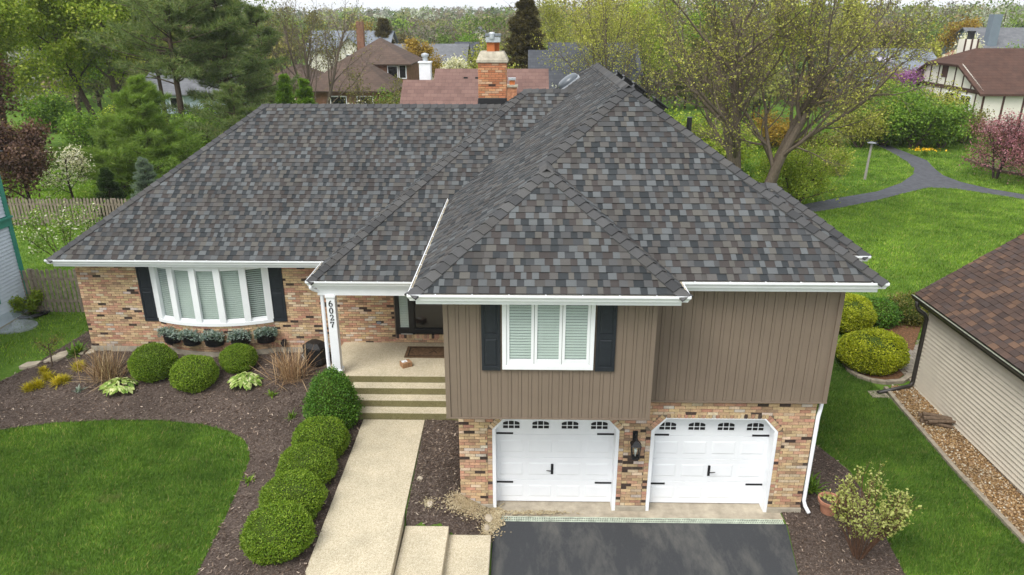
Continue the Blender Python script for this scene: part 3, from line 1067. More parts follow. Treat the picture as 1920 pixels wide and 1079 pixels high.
def sweep(path, prof, z):
    """profile (outward, height) along a plan path; outward is to the right of travel"""
    mb = MB(); n = len(prof); rings = []
    pts = [Vector((p[0], p[1])) for p in path]
    for i, p in enumerate(pts):
        ds = []
        if i > 0: ds.append((pts[i] - pts[i - 1]).normalized())
        if i < len(pts) - 1: ds.append((pts[i + 1] - pts[i]).normalized())
        ns = [Vector((d.y, -d.x)) for d in ds]
        nn = ns[0] if len(ns) == 1 else (ns[0] + ns[1]) / (1 + ns[0].dot(ns[1]))
        rings.append([(p.x + nn.x * o, p.y + nn.y * o, z + h) for o, h in prof])
    base = 0
    for rg in rings: mb.v.extend(rg)
    for i in range(len(rings) - 1):
        for k in range(n):
            k2 = (k + 1) % n
            mb.f.append((i * n + k, i * n + k2, (i + 1) * n + k2, (i + 1) * n + k)); mb.c.append((1, 1, 1))
    mb.f.append(tuple(range(n))); mb.c.append((1, 1, 1))
    mb.f.append(tuple((len(rings) - 1) * n + k for k in reversed(range(n)))); mb.c.append((1, 1, 1))
    return mb


def eave(path, z, fh=0.21, seed=0, sof=0.5):
    g = P('gutter', sweep(path, GPROF, z), M['white'])
    sweep(path, [(0.014, -0.098), (0.073, -0.098), (0.082, -0.072), (0.110, -0.026), (0.110, -0.02), (0.014, -0.02)], z).build('gutter_trough', M['cream'], g)
    hb_ = MB()
    for i in range(len(path) - 1):
        a, b = Vector((*path[i], z)), Vector((*path[i + 1], z)); d = b - a; L = d.length; d.normalize(); nn = Vector((d.y, -d.x, 0))
        k = 0.35
        while k < L - 0.1:
            c = a + d * k + nn * 0.06
            hb_.obox(c + Vector((0, 0, -0.008)), d, nn, (0, 0, 1), 0.008, 0.05, 0.006)
            k += 0.62
    hb_.build('gutter_hanger', M['white'], g)
    P('fascia', sweep(path, [(-0.02, -0.006), (-0.02, -fh), (-0.002, -fh), (-0.002, -0.006)], z), M['white'])
    P('soffit', sweep(path, [(-sof, -fh + 0.02), (-sof, -fh + 0.005), (-0.021, -fh + 0.005), (-0.021, -fh + 0.02)], z), M['white'])
    de = P('drip_flashing', sweep(path, [(-0.05, 0.006), (-0.05, 0.002), (0.02, 0.0015), (0.02, 0.006)], z), M['cream'])


eave([(-1.845, 18.2), (-1.845, 11.425), (2.665, 11.425), (2.665, 12.13), (6.27, 12.13), (6.27, 13.655), (6.62, 13.655), (6.62, 16.5), (6.27, 16.5), (6.27, 27.5)], zU)
eave([(-5.075, 17.62), (-5.075, 16.17), (-1.46, 16.17)], zL, 0.205, sof=0.1)
eave([(-12.26, 26.6), (-12.26, 17.65), (-5.08, 17.65)], zL)
ps = MB(); ps.box(-5.05, 16.2, 3.565, -1.44, 18.2, 3.585)
P('porch_ceiling', ps, M['white'])
bm_ = MB(); bm_.box(-4.98, 16.22, 3.34, -1.46, 16.42, 3.56)
P('porch_beam', bm_, M['white'])

# ---- chimney
chm = MB(); chm.box(-1.425, 22.86, 5.5, -0.595, 23.86, 8.30)
CH = P('chimney', chm, M['mortar'])
chf = lambda s: (s, 22.874, 0.0)
def red_brick(*a):
    r = a[2]; k = r.random()
    c = (0.50, 0.21, 0.11) if k < 0.5 else (0.55, 0.29, 0.15) if k < 0.8 else (0.60, 0.38, 0.24) if k < 0.98 else (0.09, 0.055, 0.045)
    q = r.uniform(0.72, 1.15); return tuple(v * q for v in c)
_bc = brick_colour; brick_colour = red_brick
brick_field(CH, -1.44, -0.58, 7.0, 8.30, chf, None, seed=40)
brick_field(CH, 22.86, 23.86, 7.0, 8.30, lambda s: (-0.611, s, math.pi / 2), None, seed=41)
brick_field(CH, 22.86, 23.86, 7.0, 8.30, lambda s: (-1.409, s, -math.pi / 2), None, seed=42)
brick_colour = _bc
cr = MB(); cr.hexa([(-1.49, 22.81, 8.30), (-0.53, 22.81, 8.30), (-0.53, 23.91, 8.30), (-1.49, 23.91, 8.30),
                    (-1.49, 22.81, 8.37), (-0.53, 22.81, 8.37), (-0.53, 23.91, 8.37), (-1.49, 23.91, 8.37)])
cr.hexa([(-1.488, 22.812, 8.37), (-0.532, 22.812, 8.37), (-0.532, 23.908, 8.37), (-1.488, 23.908, 8.37),
         (-1.38, 22.98, 8.62), (-0.66, 22.98, 8.62), (-0.66, 23.75, 8.62), (-1.38, 23.75, 8.62)])
cr.build('chimney_crown', mat_paint('weathered_crown', (0.42, 0.38, 0.30), 0.9, 0.22, 5, 0.1, 50, 0.3), CH, bevel=0.02)
terra = mat_paint('terracotta', (0.50, 0.16, 0.055), 0.75, 0.12, 6, 0.2, 50, 0.1)
for x, y_ in ((-1.06, 23.25), (-0.93, 23.5)):
    f_ = MB(); f_.box(x - 0.12, y_ - 0.12, 8.6, x + 0.12, y_ + 0.12, 8.92); f_.build('flue', terra, CH, bevel=0.015)
galv = mat_paint('galvanised', (0.52, 0.55, 0.58), 0.4, 0.12, 8, 0.5, 50, 0.05, 0.5)
cp = MB(); cp.box(-1.21, 23.08, 8.88, -0.77, 23.66, 9.03); cp.build('flue_cap', galv, CH, bevel=0.01)
cp = MB(); cp.prism([(-1.23, 23.06), (-0.75, 23.06), (-0.75, 23.68), (-1.23, 23.68)], 9.06, 9.12)
for x in (-1.2, -0.78):
    for y_ in (23.09, 23.65): cp.box(x - 0.01, y_ - 0.01, 9.02, x + 0.01, y_ + 0.01, 9.07)
cp.build('cap_lid', mat_paint('cap_grey', (0.16, 0.18, 0.2), 0.5, 0.1, 6), CH)
cp = MB(); cp.lathe((-1.02, 23.12, 8.98), [(0.0001, 0.0), (0.09, 0.0), (0.095, 0.16), (0.07, 0.19), (0.0001, 0.20)], 14); cp.build('cap_vent', galv, CH, smooth=False)
fl = MB(); fl.hexa([(-1.47, 22.80, 6.9), (-0.55, 22.80, 6.9), (-0.55, 23.9, 6.5), (-1.47, 23.9, 6.5), (-1.45, 22.82, 7.28), (-0.57, 22.82, 7.28), (-0.57, 23.88, 7.0), (-1.45, 23.88, 7.0)])
fl.build('flashing', M['black'], CH, bevel=0.02)


# ---- roof vents, pipe and domed skylight
def on_plane(x, y, which):
    if which == 'UR': return zU + pU * (6.32 - x), Vector((pU, 0, 1)).normalized()
    if which == 'UL': return zU + pU * (x + 1.9), Vector((-pU, 0, 1)).normalized()


for x, y_ in ((2.66, 18.1), (2.56, 19.2), (2.54, 20.6), (3.02, 17.2)):
    z_, n_ = on_plane(x, y_, 'UR'); d = Vector((n_.z, 0, -n_.x))
    v = MB(); c = Vector((x, y_, z_))
    v.obox(c + n_ * 0.02, d, (0, 1, 0), n_, 0.22, 0.2, 0.012); v.obox(c + n_ * 0.08, d, (0, 1, 0), n_, 0.15, 0.15, 0.06)
    v.obox(c + n_ * 0.15, d, (0, 1, 0), n_, 0.20, 0.20, 0.02)
    P('roof_vent', v, M['black'], bevel=0.01)
z_, n_ = on_plane(3.45, 15.55, 'UR')
v = MB(); v.tube([(3.45, 15.55, z_ - 0.1), (3.45, 15.55, z_ + 0.32)], 0.055, 14)
P('vent_pipe', v, M['black'])
z_, n_ = on_plane(1.38, 23.45, 'UL'); c = Vector((1.38, 23.45, z_))
v = MB(); ax = Vector((n_.z, 0, -n_.x)); base = len(v.v)
prof = [(0.34, 0.03), (0.36, 0.10), (0.33, 0.17), (0.25, 0.22), (0.13, 0.245), (0.001, 0.25)]
for rr, hh in prof:
    for k in range(20):
        a = 2 * math.pi * k / 20
        v.v.append(tuple(c + ax * rr * math.cos(a) + Vector((0, 1, 0)) * rr * math.sin(a) + n_ * hh))
for i in range(len(prof) - 1):
    for k in range(20):
        k2 = (k + 1) % 20; v.f.append((i * 20 + k, i * 20 + k2, (i + 1) * 20 + k2, (i + 1) * 20 + k)); v.c.append((1, 1, 1))
SKL = P('attic_fan_dome', v, mat_paint('grey_dome', (0.10, 0.115, 0.13), 0.3, 0.1, 4, 0.5, 40, 0.03), smooth=True)
v = MB(); v.obox(c + n_ * 0.03, ax, (0, 1, 0), n_, 0.37, 0.37, 0.02); v.build('dome_flange', galv, SKL)

# ---- downspouts
def spout(name, pts, rad, mat, parent=None):
    m_ = MB(); m_.tube(pts, rad, 10); return P(name, m_, mat, parent, smooth=True)


spout('downspout', [(-5.10, 16.12, 3.64), (-5.10, 16.12, 3.56), (-5.06, 16.18, 3.50), (-4.93, 16.27, 3.42), (-4.90, 16.28, 3.34), (-4.90, 16.28, 1.25), (-4.92, 16.24, 1.15), (-5.03, 16.1, 1.05), (-5.08, 15.98, 0.9), (-5.08, 15.9, 0.72)], 0.045, M['white'])
spout('downspout', [(5.93, 12.78, 3.1), (5.93, 12.78, 2.66), (5.86, 12.64, 2.44), (5.80, 12.56, 2.28), (5.80, 12.56, 0.30), (5.82, 12.50, 0.20), (5.86, 12.36, 0.13)], 0.04, M['white'])

# ---- wall lantern between the garage doors
ln = MB(); lx, ly = 2.235, YG - 0.02
ln.box(lx - 0.05, ly - 0.0, 1.66, lx + 0.05, ly + 0.018, 1.93)
ln.tube([(lx, ly, 1.86), (lx, ly - 0.1, 1.90), (lx, ly - 0.14, 1.86)], 0.011, 8)
c = (lx, ly - 0.14, 0)
ln.hexa([(lx - 0.075, ly - 0.215, 1.40), (lx + 0.075, ly - 0.215, 1.40), (lx + 0.075, ly - 0.065, 1.40), (lx - 0.075, ly - 0.065, 1.40),
         (lx - 0.08, ly - 0.22, 1.425), (lx + 0.08, ly - 0.22, 1.425), (lx + 0.08, ly - 0.06, 1.425), (lx - 0.08, ly - 0.06, 1.425)])
for sx in (-1, 1):
    for sy in (-1, 1):
        ln.bar((lx + sx * 0.067, ly - 0.14 + sy * 0.067, 1.42), (lx + sx * 0.085, ly - 0.14 + sy * 0.085, 1.70), 0.014, 0.014)
ln.hexa([(lx - 0.105, ly - 0.245, 1.70), (lx + 0.105, ly - 0.245, 1.70), (lx + 0.105, ly - 0.035, 1.70), (lx - 0.105, ly - 0.035, 1.70),
         (lx - 0.03, ly - 0.17, 1.80), (lx + 0.03, ly - 0.17, 1.80), (lx + 0.03, ly - 0.11, 1.80), (lx - 0.03, ly - 0.11, 1.80)])
ln.lathe((lx, ly - 0.14, 1.80), [(0.03, 0), (0.035, 0.03), (0.012, 0.05), (0.004, 0.075)], 10)
LN = P('wall_lantern', ln, hw_mat)
b_ = MB(); b_.lathe((lx, ly - 0.14, 1.50), [(0.012, -0.06), (0.014, 0.0), (0.032, 0.05), (0.034, 0.08), (0.018, 0.115), (0.001, 0.12)], 12)
b_.build('bulb', mat_paint('frosted_bulb', (0.75, 0.74, 0.70), 0.2, 0.03), LN, smooth=True)
g_ = MB()
for sx, sy, ux, uy in ((0, -1, 1, 0), (1, 0, 0, 1), (-1, 0, 0, 1)):
    g_.obox((lx + sx * 0.072, ly - 0.14 + sy * 0.072, 1.565), (ux, uy, 0), (-uy, ux, 0), (0, 0, 1), 0.064, 0.0015, 0.135)
g_.build('lantern_glass', M['glass'], LN)

# ---- porch post with the house number
pp = MB(); px, py = -4.68, 16.30
pp.box(px - 0.105, py - 0.105, 1.2, px + 0.105, py + 0.105, 3.36)
PO = P('porch_post', pp, M['white'], bevel=0.006)
b_ = MB(); b_.box(px - 0.135, py - 0.135, 1.202, px + 0.135, py + 0.135, 1.34); b_.build('post_base', M['white'], PO, bevel=0.01)
b_ = MB(); b_.box(px - 0.125, py - 0.125, 3.28, px + 0.125, py + 0.125, 3.345); b_.build('post_cap', M['white'], PO, bevel=0.01)


def numeral_poly(ch):
    """outline strokes of one serif-like figure inside a unit box, as thick polylines"""
    def arc(cx_, cy_, rx, ry, a0, a1, n=14):
        return [(cx_ + rx * math.cos(R(a0 + (a1 - a0) * i / n)), cy_ + ry * math.sin(R(a0 + (a1 - a0) * i / n))) for i in range(n + 1)]
    if ch == '0': return [(arc(0.5, 0.5, 0.30, 0.46, 0, 360, 24), 'v')]
    if ch == '6': return [(arc(0.5, 0.30, 0.30, 0.27, 0, 360, 20), 'v'), (arc(0.72, 0.42, 0.50, 0.52, 100, 190, 12), 'v')]
    if ch == '2': return [(arc(0.48, 0.70, 0.28, 0.26, 170, -35, 14) + [(0.2, 0.07)], 'v'), ([(0.17, 0.07), (0.8, 0.07)], 'h'), ([(0.8, 0.04), (0.84, 0.22)], 'h')]
    if ch == '7': return [([(0.2, 0.92), (0.82, 0.92)], 'h'), ([(0.80, 0.92), (0.52, 0.45), (0.42, 0.04)], 'v'), ([(0.2, 0.95), (0.2, 0.76)], 'h')]


for i, ch in enumerate('6027'):
    nm = MB(); z0 = 3.06 - i * 0.185; W_, H_ = 0.125, 0.155
    for ln_, k in numeral_poly(ch):
        for j in range(len(ln_) - 1):
            (xa, za), (xb, zb_) = ln_[j], ln_[j + 1]
            vert = abs(zb_ - za) / (abs(zb_ - za) + abs(xb - xa) + 1e-6)
            th_ = 0.012 + 0.014 * vert
            a = Vector((px - W_ / 2 + xa * W_, py - 0.111, z0 + za * H_)); b = Vector((px - W_ / 2 + xb * W_, py - 0.111, z0 + zb_ * H_))
            d = (b - a).normalized() * 0.004
            nm.bar(a - d, b + d, 0.012, th_, (0, 1, 0)) if False else nm.bar(a - d, b + d, th_, 0.012, (0, 1, 0))
    nm.build('numeral', M['black'], PO)

# ---- porch slab and steps
agg = None
m_, nt, b = new_mat('exposed_aggregate')
g = nt.nodes.new('ShaderNodeNewGeometry'); pos = g.outputs['Position']
vo = nd(nt, 'ShaderNodeTexVoronoi', Scale=75.0); nt.links.new(pos, vo.inputs['Vector'])
c1 = ramp(nt, vo.outputs['Color'], [(0.0, (0.33, 0.275, 0.19)), (0.35, (0.47, 0.41, 0.295)), (0.65, (0.56, 0.50, 0.375)), (1.0, (0.66, 0.60, 0.48))])
c2 = ramp(nt, noise(nt, 1.1, 5, 0.65, pos), [(0.32, (0.80, 0.80, 0.78)), (0.7, (1.06, 1.05, 1.03))])
c3 = mixc(nt, c1, c2, 1.0, 'MULTIPLY')
# algae grows on the upright faces
sp = nt.nodes.new('ShaderNodeSeparateXYZ'); nt.links.new(g.outputs['Normal'], sp.inputs[0])
ab = nd(nt, 'ShaderNodeMath', operation='ABSOLUTE'); nt.links.new(sp.outputs[1], ab.inputs[0])
al = mixc(nt, (0.55, 0.52, 0.36), (0.40, 0.36, 0.24), noise(nt, 7, 4, 0.6, pos))
al2 = mixc(nt, (0.58, 0.58, 0.40), al, 0.5)
c4 = mixc(nt, c3, mixc(nt, c3, (0.36, 0.37, 0.25), 1.0, 'MULTIPLY'), ab.outputs[0])
nt.links.new(c4, b.inputs['Base Color']); b.inputs['Roughness'].default_value = 0.9; b.inputs['Specular IOR Level'].default_value = 0.15
bump(nt, b, vo.outputs['Distance'], 0.4, 0.006)
M['agg'] = m_
st = MB(); st.box(-4.98, 16.15, 0.3, -1.3, YL + 0.0, 1.2)
PS = P('porch_slab', st, M['agg'], bevel=0.012)
for i in range(3):
    z1 = 1.2 - 0.165 * (i + 1)
    s_ = MB(); s_.box(-4.28 - 0.0, 16.15 - 0.317 * (i + 1), 0.25, -1.22, 16.16 - 0.317 * i - 0.012 + (0.0), z1)
    s_.build('step', M['agg'], PS, bevel=0.010)
# ================================================================== THE GROUND
NPR = np.random.default_rng(5)


def vsm(a, b, t):
    t = np.clip((t - a) / (b - a), 0, 1)
    return t * t * (3 - 2 * t)


def vgz(xy):
    """gz for many points"""
    xy = np.asarray(xy); x, y = xy[:, 0], xy[:, 1]
    L = 0.50 + 0.35 * vsm(15.3, 18.0, y)
    Rr = 0.1 * vsm(12.6, 16, y) + 0.2 * vsm(16, 24, y) + 0.3 * vsm(24, 36, y)
    k = vsm(11.42, 11.72, y)
    ww = vsm(-3.3, -2.5, x) * (1 - k) + vsm(-1.75, -0.6, x) * k
    z = L * (1 - ww) + Rr * ww
    b = vsm(24, 34, y)
    z = z * (1 - b) + 0.62 * b
    z = z - 0.016 * (np.clip(y, 90, 300) - 90) + 0.013 * (np.clip(y, 300, 900) - 300)
    return z


def grass_mat(name, a, b_, c_, stripes=False):
    m, nt, b = new_mat(name)
    g = nt.nodes.new('ShaderNodeNewGeometry'); p = g.outputs['Position']
    st = scaled(nt, p, (1.0, 1.0, 0.0))
    f1 = noise(nt, 0.55, 5, 0.65, st)
    f2 = noise(nt, 45, 4, 0.75, st)
    f3 = noise(nt, 5.0, 4, 0.7, scaled(nt, p, (0.6, 1.4, 0)), 0.6)
    col = mixc(nt, a, b_, ramp(nt, f1, [(0.35, (0,) * 3), (0.65, (1,) * 3)]))
    col = mixc(nt, col, c_, ramp(nt, f3, [(0.46, (0,) * 3), (0.72, (0.8,) * 3)]))
    col = mixc(nt, col, ramp(nt, f2, [(0.28, (0.45,) * 3), (0.72, (1.45,) * 3)]), 1.0, 'MULTIPLY')
    if stripes:
        # mown swaths
        wv = nd(nt, 'ShaderNodeTexWave', Scale=0.30, Distortion=2.2, Detail=2.0)
        wv.inputs['Detail Scale'].default_value = 0.5
        mp = nt.nodes.new('ShaderNodeMapping'); mp.inputs['Rotation'].default_value = (0, 0, R(65))
        nt.links.new(st, mp.inputs['Vector']); nt.links.new(mp.outputs[0], wv.inputs['Vector'])
        col = mixc(nt, col, ramp(nt, wv.outputs['Fac'], [(0.3, (0.95, 0.96, 0.95)), (0.7, (1.06, 1.05, 1.04))]), 1.0, 'MULTIPLY')
    # bare, thin patches with a shape of their own
    f4 = noise(nt, 0.9, 3, 0.5, scaled(nt, p, (1.0, 2.2, 0)))
    col = mixc(nt, col, (0.20, 0.165, 0.075), ramp(nt, f4, [(0.69, (0,) * 3), (0.80, (0.75,) * 3)]))
    nt.links.new(col, b.inputs['Base Color'])
    b.inputs['Roughness'].default_value = 0.9; b.inputs['Specular IOR Level'].default_value = 0.1
    bump(nt, b, f2, 0.8, 0.03)
    return m


M['grass'] = grass_mat('lawn', (0.075, 0.150, 0.019), (0.105, 0.190, 0.025), (0.13, 0.205, 0.038), True)
# one sheet to the horizon, finer near the house
xs = np.unique(np.concatenate([np.linspace(-3000, -220, 14), np.linspace(-220, -40, 19), np.linspace(-40, -15, 26), np.arange(-15, 13.01, 0.2), np.linspace(13, 40, 26), np.linspace(40, 220, 19), np.linspace(220, 3000, 14)]).round(3))
ys = np.unique(np.concatenate([np.linspace(-300, -10, 12), np.linspace(-10, 7, 14), np.arange(7, 24.01, 0.2), np.linspace(24, 60, 37), np.linspace(60, 220, 33), np.linspace(220, 3500, 30)]).round(3))
XX, YY = np.meshgrid(xs, ys)
ZZ = vgz(np.c_[XX.ravel(), YY.ravel()])
nx, ny = len(xs), len(ys)
ii = (np.arange(ny - 1)[:, None] * nx + np.arange(nx - 1)[None, :]).ravel()
gr = npmesh('ground', np.c_[XX.ravel(), YY.ravel(), ZZ], np.c_[ii, ii + 1, ii + nx + 1, ii + nx], M['grass'], smooth=True, kind='structure')


def sheet(name, poly, mat, off=0.02, step=0.25, zf=None, kind='structure', parent=None, lump=0.0, edge=0.0):
    """sheet laid on the terrain inside a plan polygon"""
    poly = [Vector((p[0], p[1])) for p in poly]
    bd = []
    for i in range(len(poly)):
        a, b_ = poly[i], poly[(i + 1) % len(poly)]
        n = max(1, int((b_ - a).length / step))
        bd += [a.lerp(b_, k / n) for k in range(n)]
    x0, x1 = min(p.x for p in bd), max(p.x for p in bd); y0, y1 = min(p.y for p in bd), max(p.y for p in bd)
    pts = list(bd); nb = len(bd)

    def inside(x, y):
        c = False
        for i in range(nb):
            a, b_ = bd[i], bd[i - 1]
            if (a.y > y) != (b_.y > y) and x < (b_.x - a.x) * (y - a.y) / (b_.y - a.y) + a.x: c = not c
        return c
    rg = random.Random(3)
    y = y0 + step / 2
    while y < y1:
        x = x0 + step / 2
        while x < x1:
            q = Vector((x + rg.uniform(-.2, .2) * step, y + rg.uniform(-.2, .2) * step))
            if inside(q.x, q.y) and min((q - b_).length_squared for b_ in bd) > (0.4 * step) ** 2: pts.append(q)
            x += step
        y += step
    vs, _, fs, *_r = delaunay_2d_cdt(pts, [], [list(range(nb))], 1, 1e-5)
    mb = MB()
    z_ = zf or gz
    for i, v in enumerate(vs):
        lift = off + (rg.uniform(-lump, lump) if i >= nb else -edge)
        mb.v.append((v.x, v.y, z_(v.x, v.y) + lift))
    mb.f = [tuple(f) for f in fs]; mb.c = [(1, 1, 1)] * len(fs)
    o = mb.build(name, mat, parent, smooth=True, kind=kind)
    return o


def inpoly(P_, poly):
    x, y = P_[:, 0], P_[:, 1]; c = np.zeros(len(P_), bool); n = len(poly)
    for i in range(n):
        x1, y1 = poly[i][0], poly[i][1]; x2, y2 = poly[i - 1][0], poly[i - 1][1]
        cond = ((y1 > y) != (y2 > y)) & (x < (x2 - x1) * (y - y1) / (y2 - y1 + 1e-12) + x1)
        c ^= cond
    return c


def scatter(poly, n, rng=NPR, holes=()):
    a = np.array([[p[0], p[1]] for p in poly]); lo, hi = a.min(0), a.max(0)
    q = rng.uniform(lo, hi, (int(n * 1.0), 2))
    k = inpoly(q, poly)
    for h in holes: k &= ~inpoly(q, h)
    return q[k]


# ---- mulch
m_, nt, b = new_mat('bark_mulch')
g = nt.nodes.new('ShaderNodeNewGeometry'); pos = g.outputs['Position']
vo = nd(nt, 'ShaderNodeTexVoronoi', Scale=36.0); nt.links.new(scaled(nt, pos, (1, 1.6, 1)), vo.inputs['Vector'])
c1 = ramp(nt, vo.outputs['Color'], [(0.0, (0.052, 0.037, 0.030)), (0.45, (0.092, 0.069, 0.057)), (0.8, (0.140, 0.110, 0.092)), (1.0, (0.24, 0.195, 0.165))])
c2 = ramp(nt, noise(nt, 1.2, 4, 0.6, pos), [(0.3, (0.75,) * 3), (0.7, (1.15,) * 3)])
nt.links.new(mixc(nt, c1, c2, 1.0, 'MULTIPLY'), b.inputs['Base Color']); b.inputs['Roughness'].default_value = 0.95
b.inputs['Specular IOR Level'].default_value = 0.1
bump(nt, b, noise(nt, 42, 5, 0.8, pos), 1.0, 0.03)
M['mulch'] = m_
# ---- asphalt drive, rubbed pale where the cars stand
m_, nt, b = new_mat('driveway_asphalt')
g = nt.nodes.new('ShaderNodeNewGeometry'); pos = g.outputs['Position']
f = noise(nt, 160, 4, 0.7, pos)
c1 = ramp(nt, f, [(0.3, (0.028, 0.030, 0.033)), (0.6, (0.050, 0.053, 0.057)), (0.8, (0.12, 0.123, 0.125))])
f2 = noise(nt, 1.05, 8, 0.72, scaled(nt, pos, (1.5, 0.45, 1)), 0.2)
c2 = mixc(nt, c1, (0.23, 0.22, 0.19), ramp(nt, f2, [(0.47, (0,) * 3), (0.80, (0.50,) * 3)]))
nt.links.new(c2, b.inputs['Base Color']); b.inputs['Roughness'].default_value = 0.8; b.inputs['Specular IOR Level'].default_value = 0.25
bump(nt, b, f, 0.6, 0.006)
M['asphalt'] = m_
M['path'] = mat_paint('path_asphalt', (0.085, 0.088, 0.098), 0.9, 0.16, 3.0, 0.15, 60, 0.4)
M['apron'] = mat_paint('apron_concrete', (0.40, 0.35, 0.27), 0.9, 0.16, 4, 0.15, 70, 0.3)
M['sand'] = mat_paint('sand', (0.36, 0.29, 0.19), 0.95, 0.2, 10, 0.05, 60, 0.6)
M['edging'] = mat_paint('edging_concrete', (0.30, 0.26, 0.20), 0.95, 0.2, 6, 0.1, 50, 0.4)

DRIVE = [(-0.60, 12.14), (-0.58, 10.6), (-0.55, 4), (-0.6, -6), (5.0, -6), (4.85, 6), (5.08, 10.7), (5.34, 12.16)]
sheet('driveway', DRIVE, M['asphalt'], 0.014, 0.5, zf=lambda x, y: 0.0)
ap = MB(); ap.box(-0.62, 12.30, -0.2, 5.34, 12.92, 0.006)
tag(ap.build('garage_apron', M['apron'], None, bevel=0.006), kind='structure')

WALK = [(-3.86, 15.16), (-2.37, 15.16), (-2.27, 10.0), (-2.22, 6.5), (-3.75, 6.5), (-3.78, 10.0)]
wk = MB(); wk.prism([(-3.78, 6.5), (-2.24, 6.5), (-2.37, 15.19), (-3.86, 15.19)], 0.1, 0.54)
tag(wk.build('front_walk', M['agg'], None, bevel=0.012), kind='structure')
for x0, x1, z1, y1 in ((-2.285, -1.435, 0.36, 11.55), (-1.455, -0.615, 0.185, 11.52)):
    s_ = MB(); s_.box(x0, 6.5, -0.1, x1, y1, z1)
    tag(s_.build('walk_step', M['agg'], None, bevel=0.012), kind='structure')

LEDGE = [(-12.33, 14.60), (-11.27, 14.92), (-10.05, 15.07), (-8.77, 15.09), (-7.66, 14.92), (-6.9, 14.62), (-6.45, 14.30), (-6.20, 13.94), (-6.02, 13.5), (-5.95, 13.0), (-5.86, 12.20), (-5.78, 11.4), (-5.70, 10.03), (-5.6, 8.5), (-5.55, 6.5)]
UP = [tuple(G(u, v)[:2]) for u, v in ((166, 622), (120, 650), (70, 683), (20, 707), (0, 716))]
BED1 = [(-16.5, 13.6), (-14.3, 14.0)] + LEDGE + [(-3.75, 6.5), (-3.80, 10.0), (-3.87, 15.2), (-4.28, 15.2), (-4.30, 16.2), (-4.99, 16.2), (-4.99, 18.2), (-12.05, 18.2), (-12.2, 19.6)] + UP + [(-16.5, 16.2)]
sheet('mulch_bed', BED1, M['mulch'], 0.035, 0.25, lump=0.018, edge=0.02)
BED2 = [(-2.36, 15.2), (-1.2, 15.2), (-1.2, 12.58), (-0.62, 12.5), (-0.6, 12.1), (-0.6, 11.5), (-2.28, 11.5)]
sheet('mulch_bed', BED2, M['mulch'], 0.03, 0.15, lump=0.012)
BED3 = [(5.76, 16.6), (6.35, 16.1), (6.75, 15.4), (7.05, 14.8), (7.35, 14.0), (7.36, 13.2), (7.25, 12.4), (7.05, 10.7), (6.8, 8.5), (6.6, 6), (4.86, 6), (5.09, 10.7), (5.35, 12.1), (5.36, 12.6), (5.76, 12.6)]
sheet('mulch_bed', BED3, M['mulch'], 0.03, 0.22, lump=0.018, edge=0.015)
ROCK = [(9.93, 17.55), (9.86, 15.8), (9.84, 14.0), (9.9, 11.86), (9.95, 9.5), (10.0, 5), (10.8, 5), (10.8, 17.8), (10.1, 17.85)]
m_, nt, b = new_mat('river_rock_bed')
g = nt.nodes.new('ShaderNodeNewGeometry'); pos = g.outputs['Position']
vo = nd(nt, 'ShaderNodeTexVoronoi', Scale=24.0); nt.links.new(pos, vo.inputs['Vector'])
nt.links.new(ramp(nt, vo.outputs['Color'], [(0.0, (0.13, 0.075, 0.035)), (0.4, (0.27, 0.165, 0.08)), (0.75, (0.36, 0.24, 0.13)), (1.0, (0.5, 0.42, 0.32))]), b.inputs['Base Color'])
b.inputs['Roughness'].default_value = 0.8; bump(nt, b, vo.outputs['Distance'], 1.0, 0.03)
M['rock'] = m_
sheet('gravel_bed', ROCK, M['rock'], 0.03, 0.25, lump=0.01)


def strip(name, pts, wd, h, mat, kind='structure', closed=False):
    mb = MB()
    for i in range(len(pts) - 1):
        a, b_ = pts[i], pts[i + 1]
        mb.bar((a[0], a[1], gz(*a[:2]) + h / 2), (b_[0], b_[1], gz(*b_[:2]) + h / 2), wd, h + 0.04)
    return mb.build(name, mat, None, kind=kind)


strip('bed_edging', [(9.86, 17.7), (9.80, 16.7), (9.77, 15.8), (9.75, 14.0), (9.81, 11.86), (9.86, 9.5), (9.9, 5)], 0.10, 0.06, M['edging'])
# bed round the clipped yellow-green shrubs, by the neighbour's paved strip
BED4 = [tuple(G(u, v)[:2]) for u, v in ((1571, 648), (1588, 668), (1585, 685), (1600, 703), (1630, 713), (1680, 716), (1700, 700), (1718, 640), (1728, 612), (1722, 600), (1680, 606), (1640, 618), (1590, 628))]
sheet('mulch_bed', BED4, mat_paint('chip_mulch', (0.16, 0.085, 0.045), 0.95, 0.35, 18, 0.1, 45, 0.8), 0.03, 0.3, lump=0.015)
strip('bed_edging', [tuple(G(u, v)[:2]) for u, v in ((1569, 649), (1580, 661), (1589, 671), (1583, 683), (1592, 697), (1608, 708), (1632, 716), (1660, 720), (1690, 718), (1708, 706))], 0.14, 0.07, M['edging'])

# ---- asphalt path across the back lawn
PATH = [tuple(G(u, v)[:2]) for u, v in ((1490, 389), (1515, 383), (1580, 371), (1645, 360), (1690, 344), (1712, 328), (1714, 318), (1700, 304), (1670, 286), (1640, 272), (1600, 258), (1560, 247),
        (1572, 246), (1612, 256), (1650, 268), (1700, 287), (1738, 302), (1752, 317), (1768, 330), (1800, 342), (1850, 354), (1920, 366), (2010, 378), (2010, 390), (1920, 375), (1850, 364), (1790, 355), (1740, 353), (1690, 365), (1640, 378), (1580, 390), (1540, 397), (1500, 402))]
sheet('garden_path', PATH, M['path'], 0.03, 1.2)

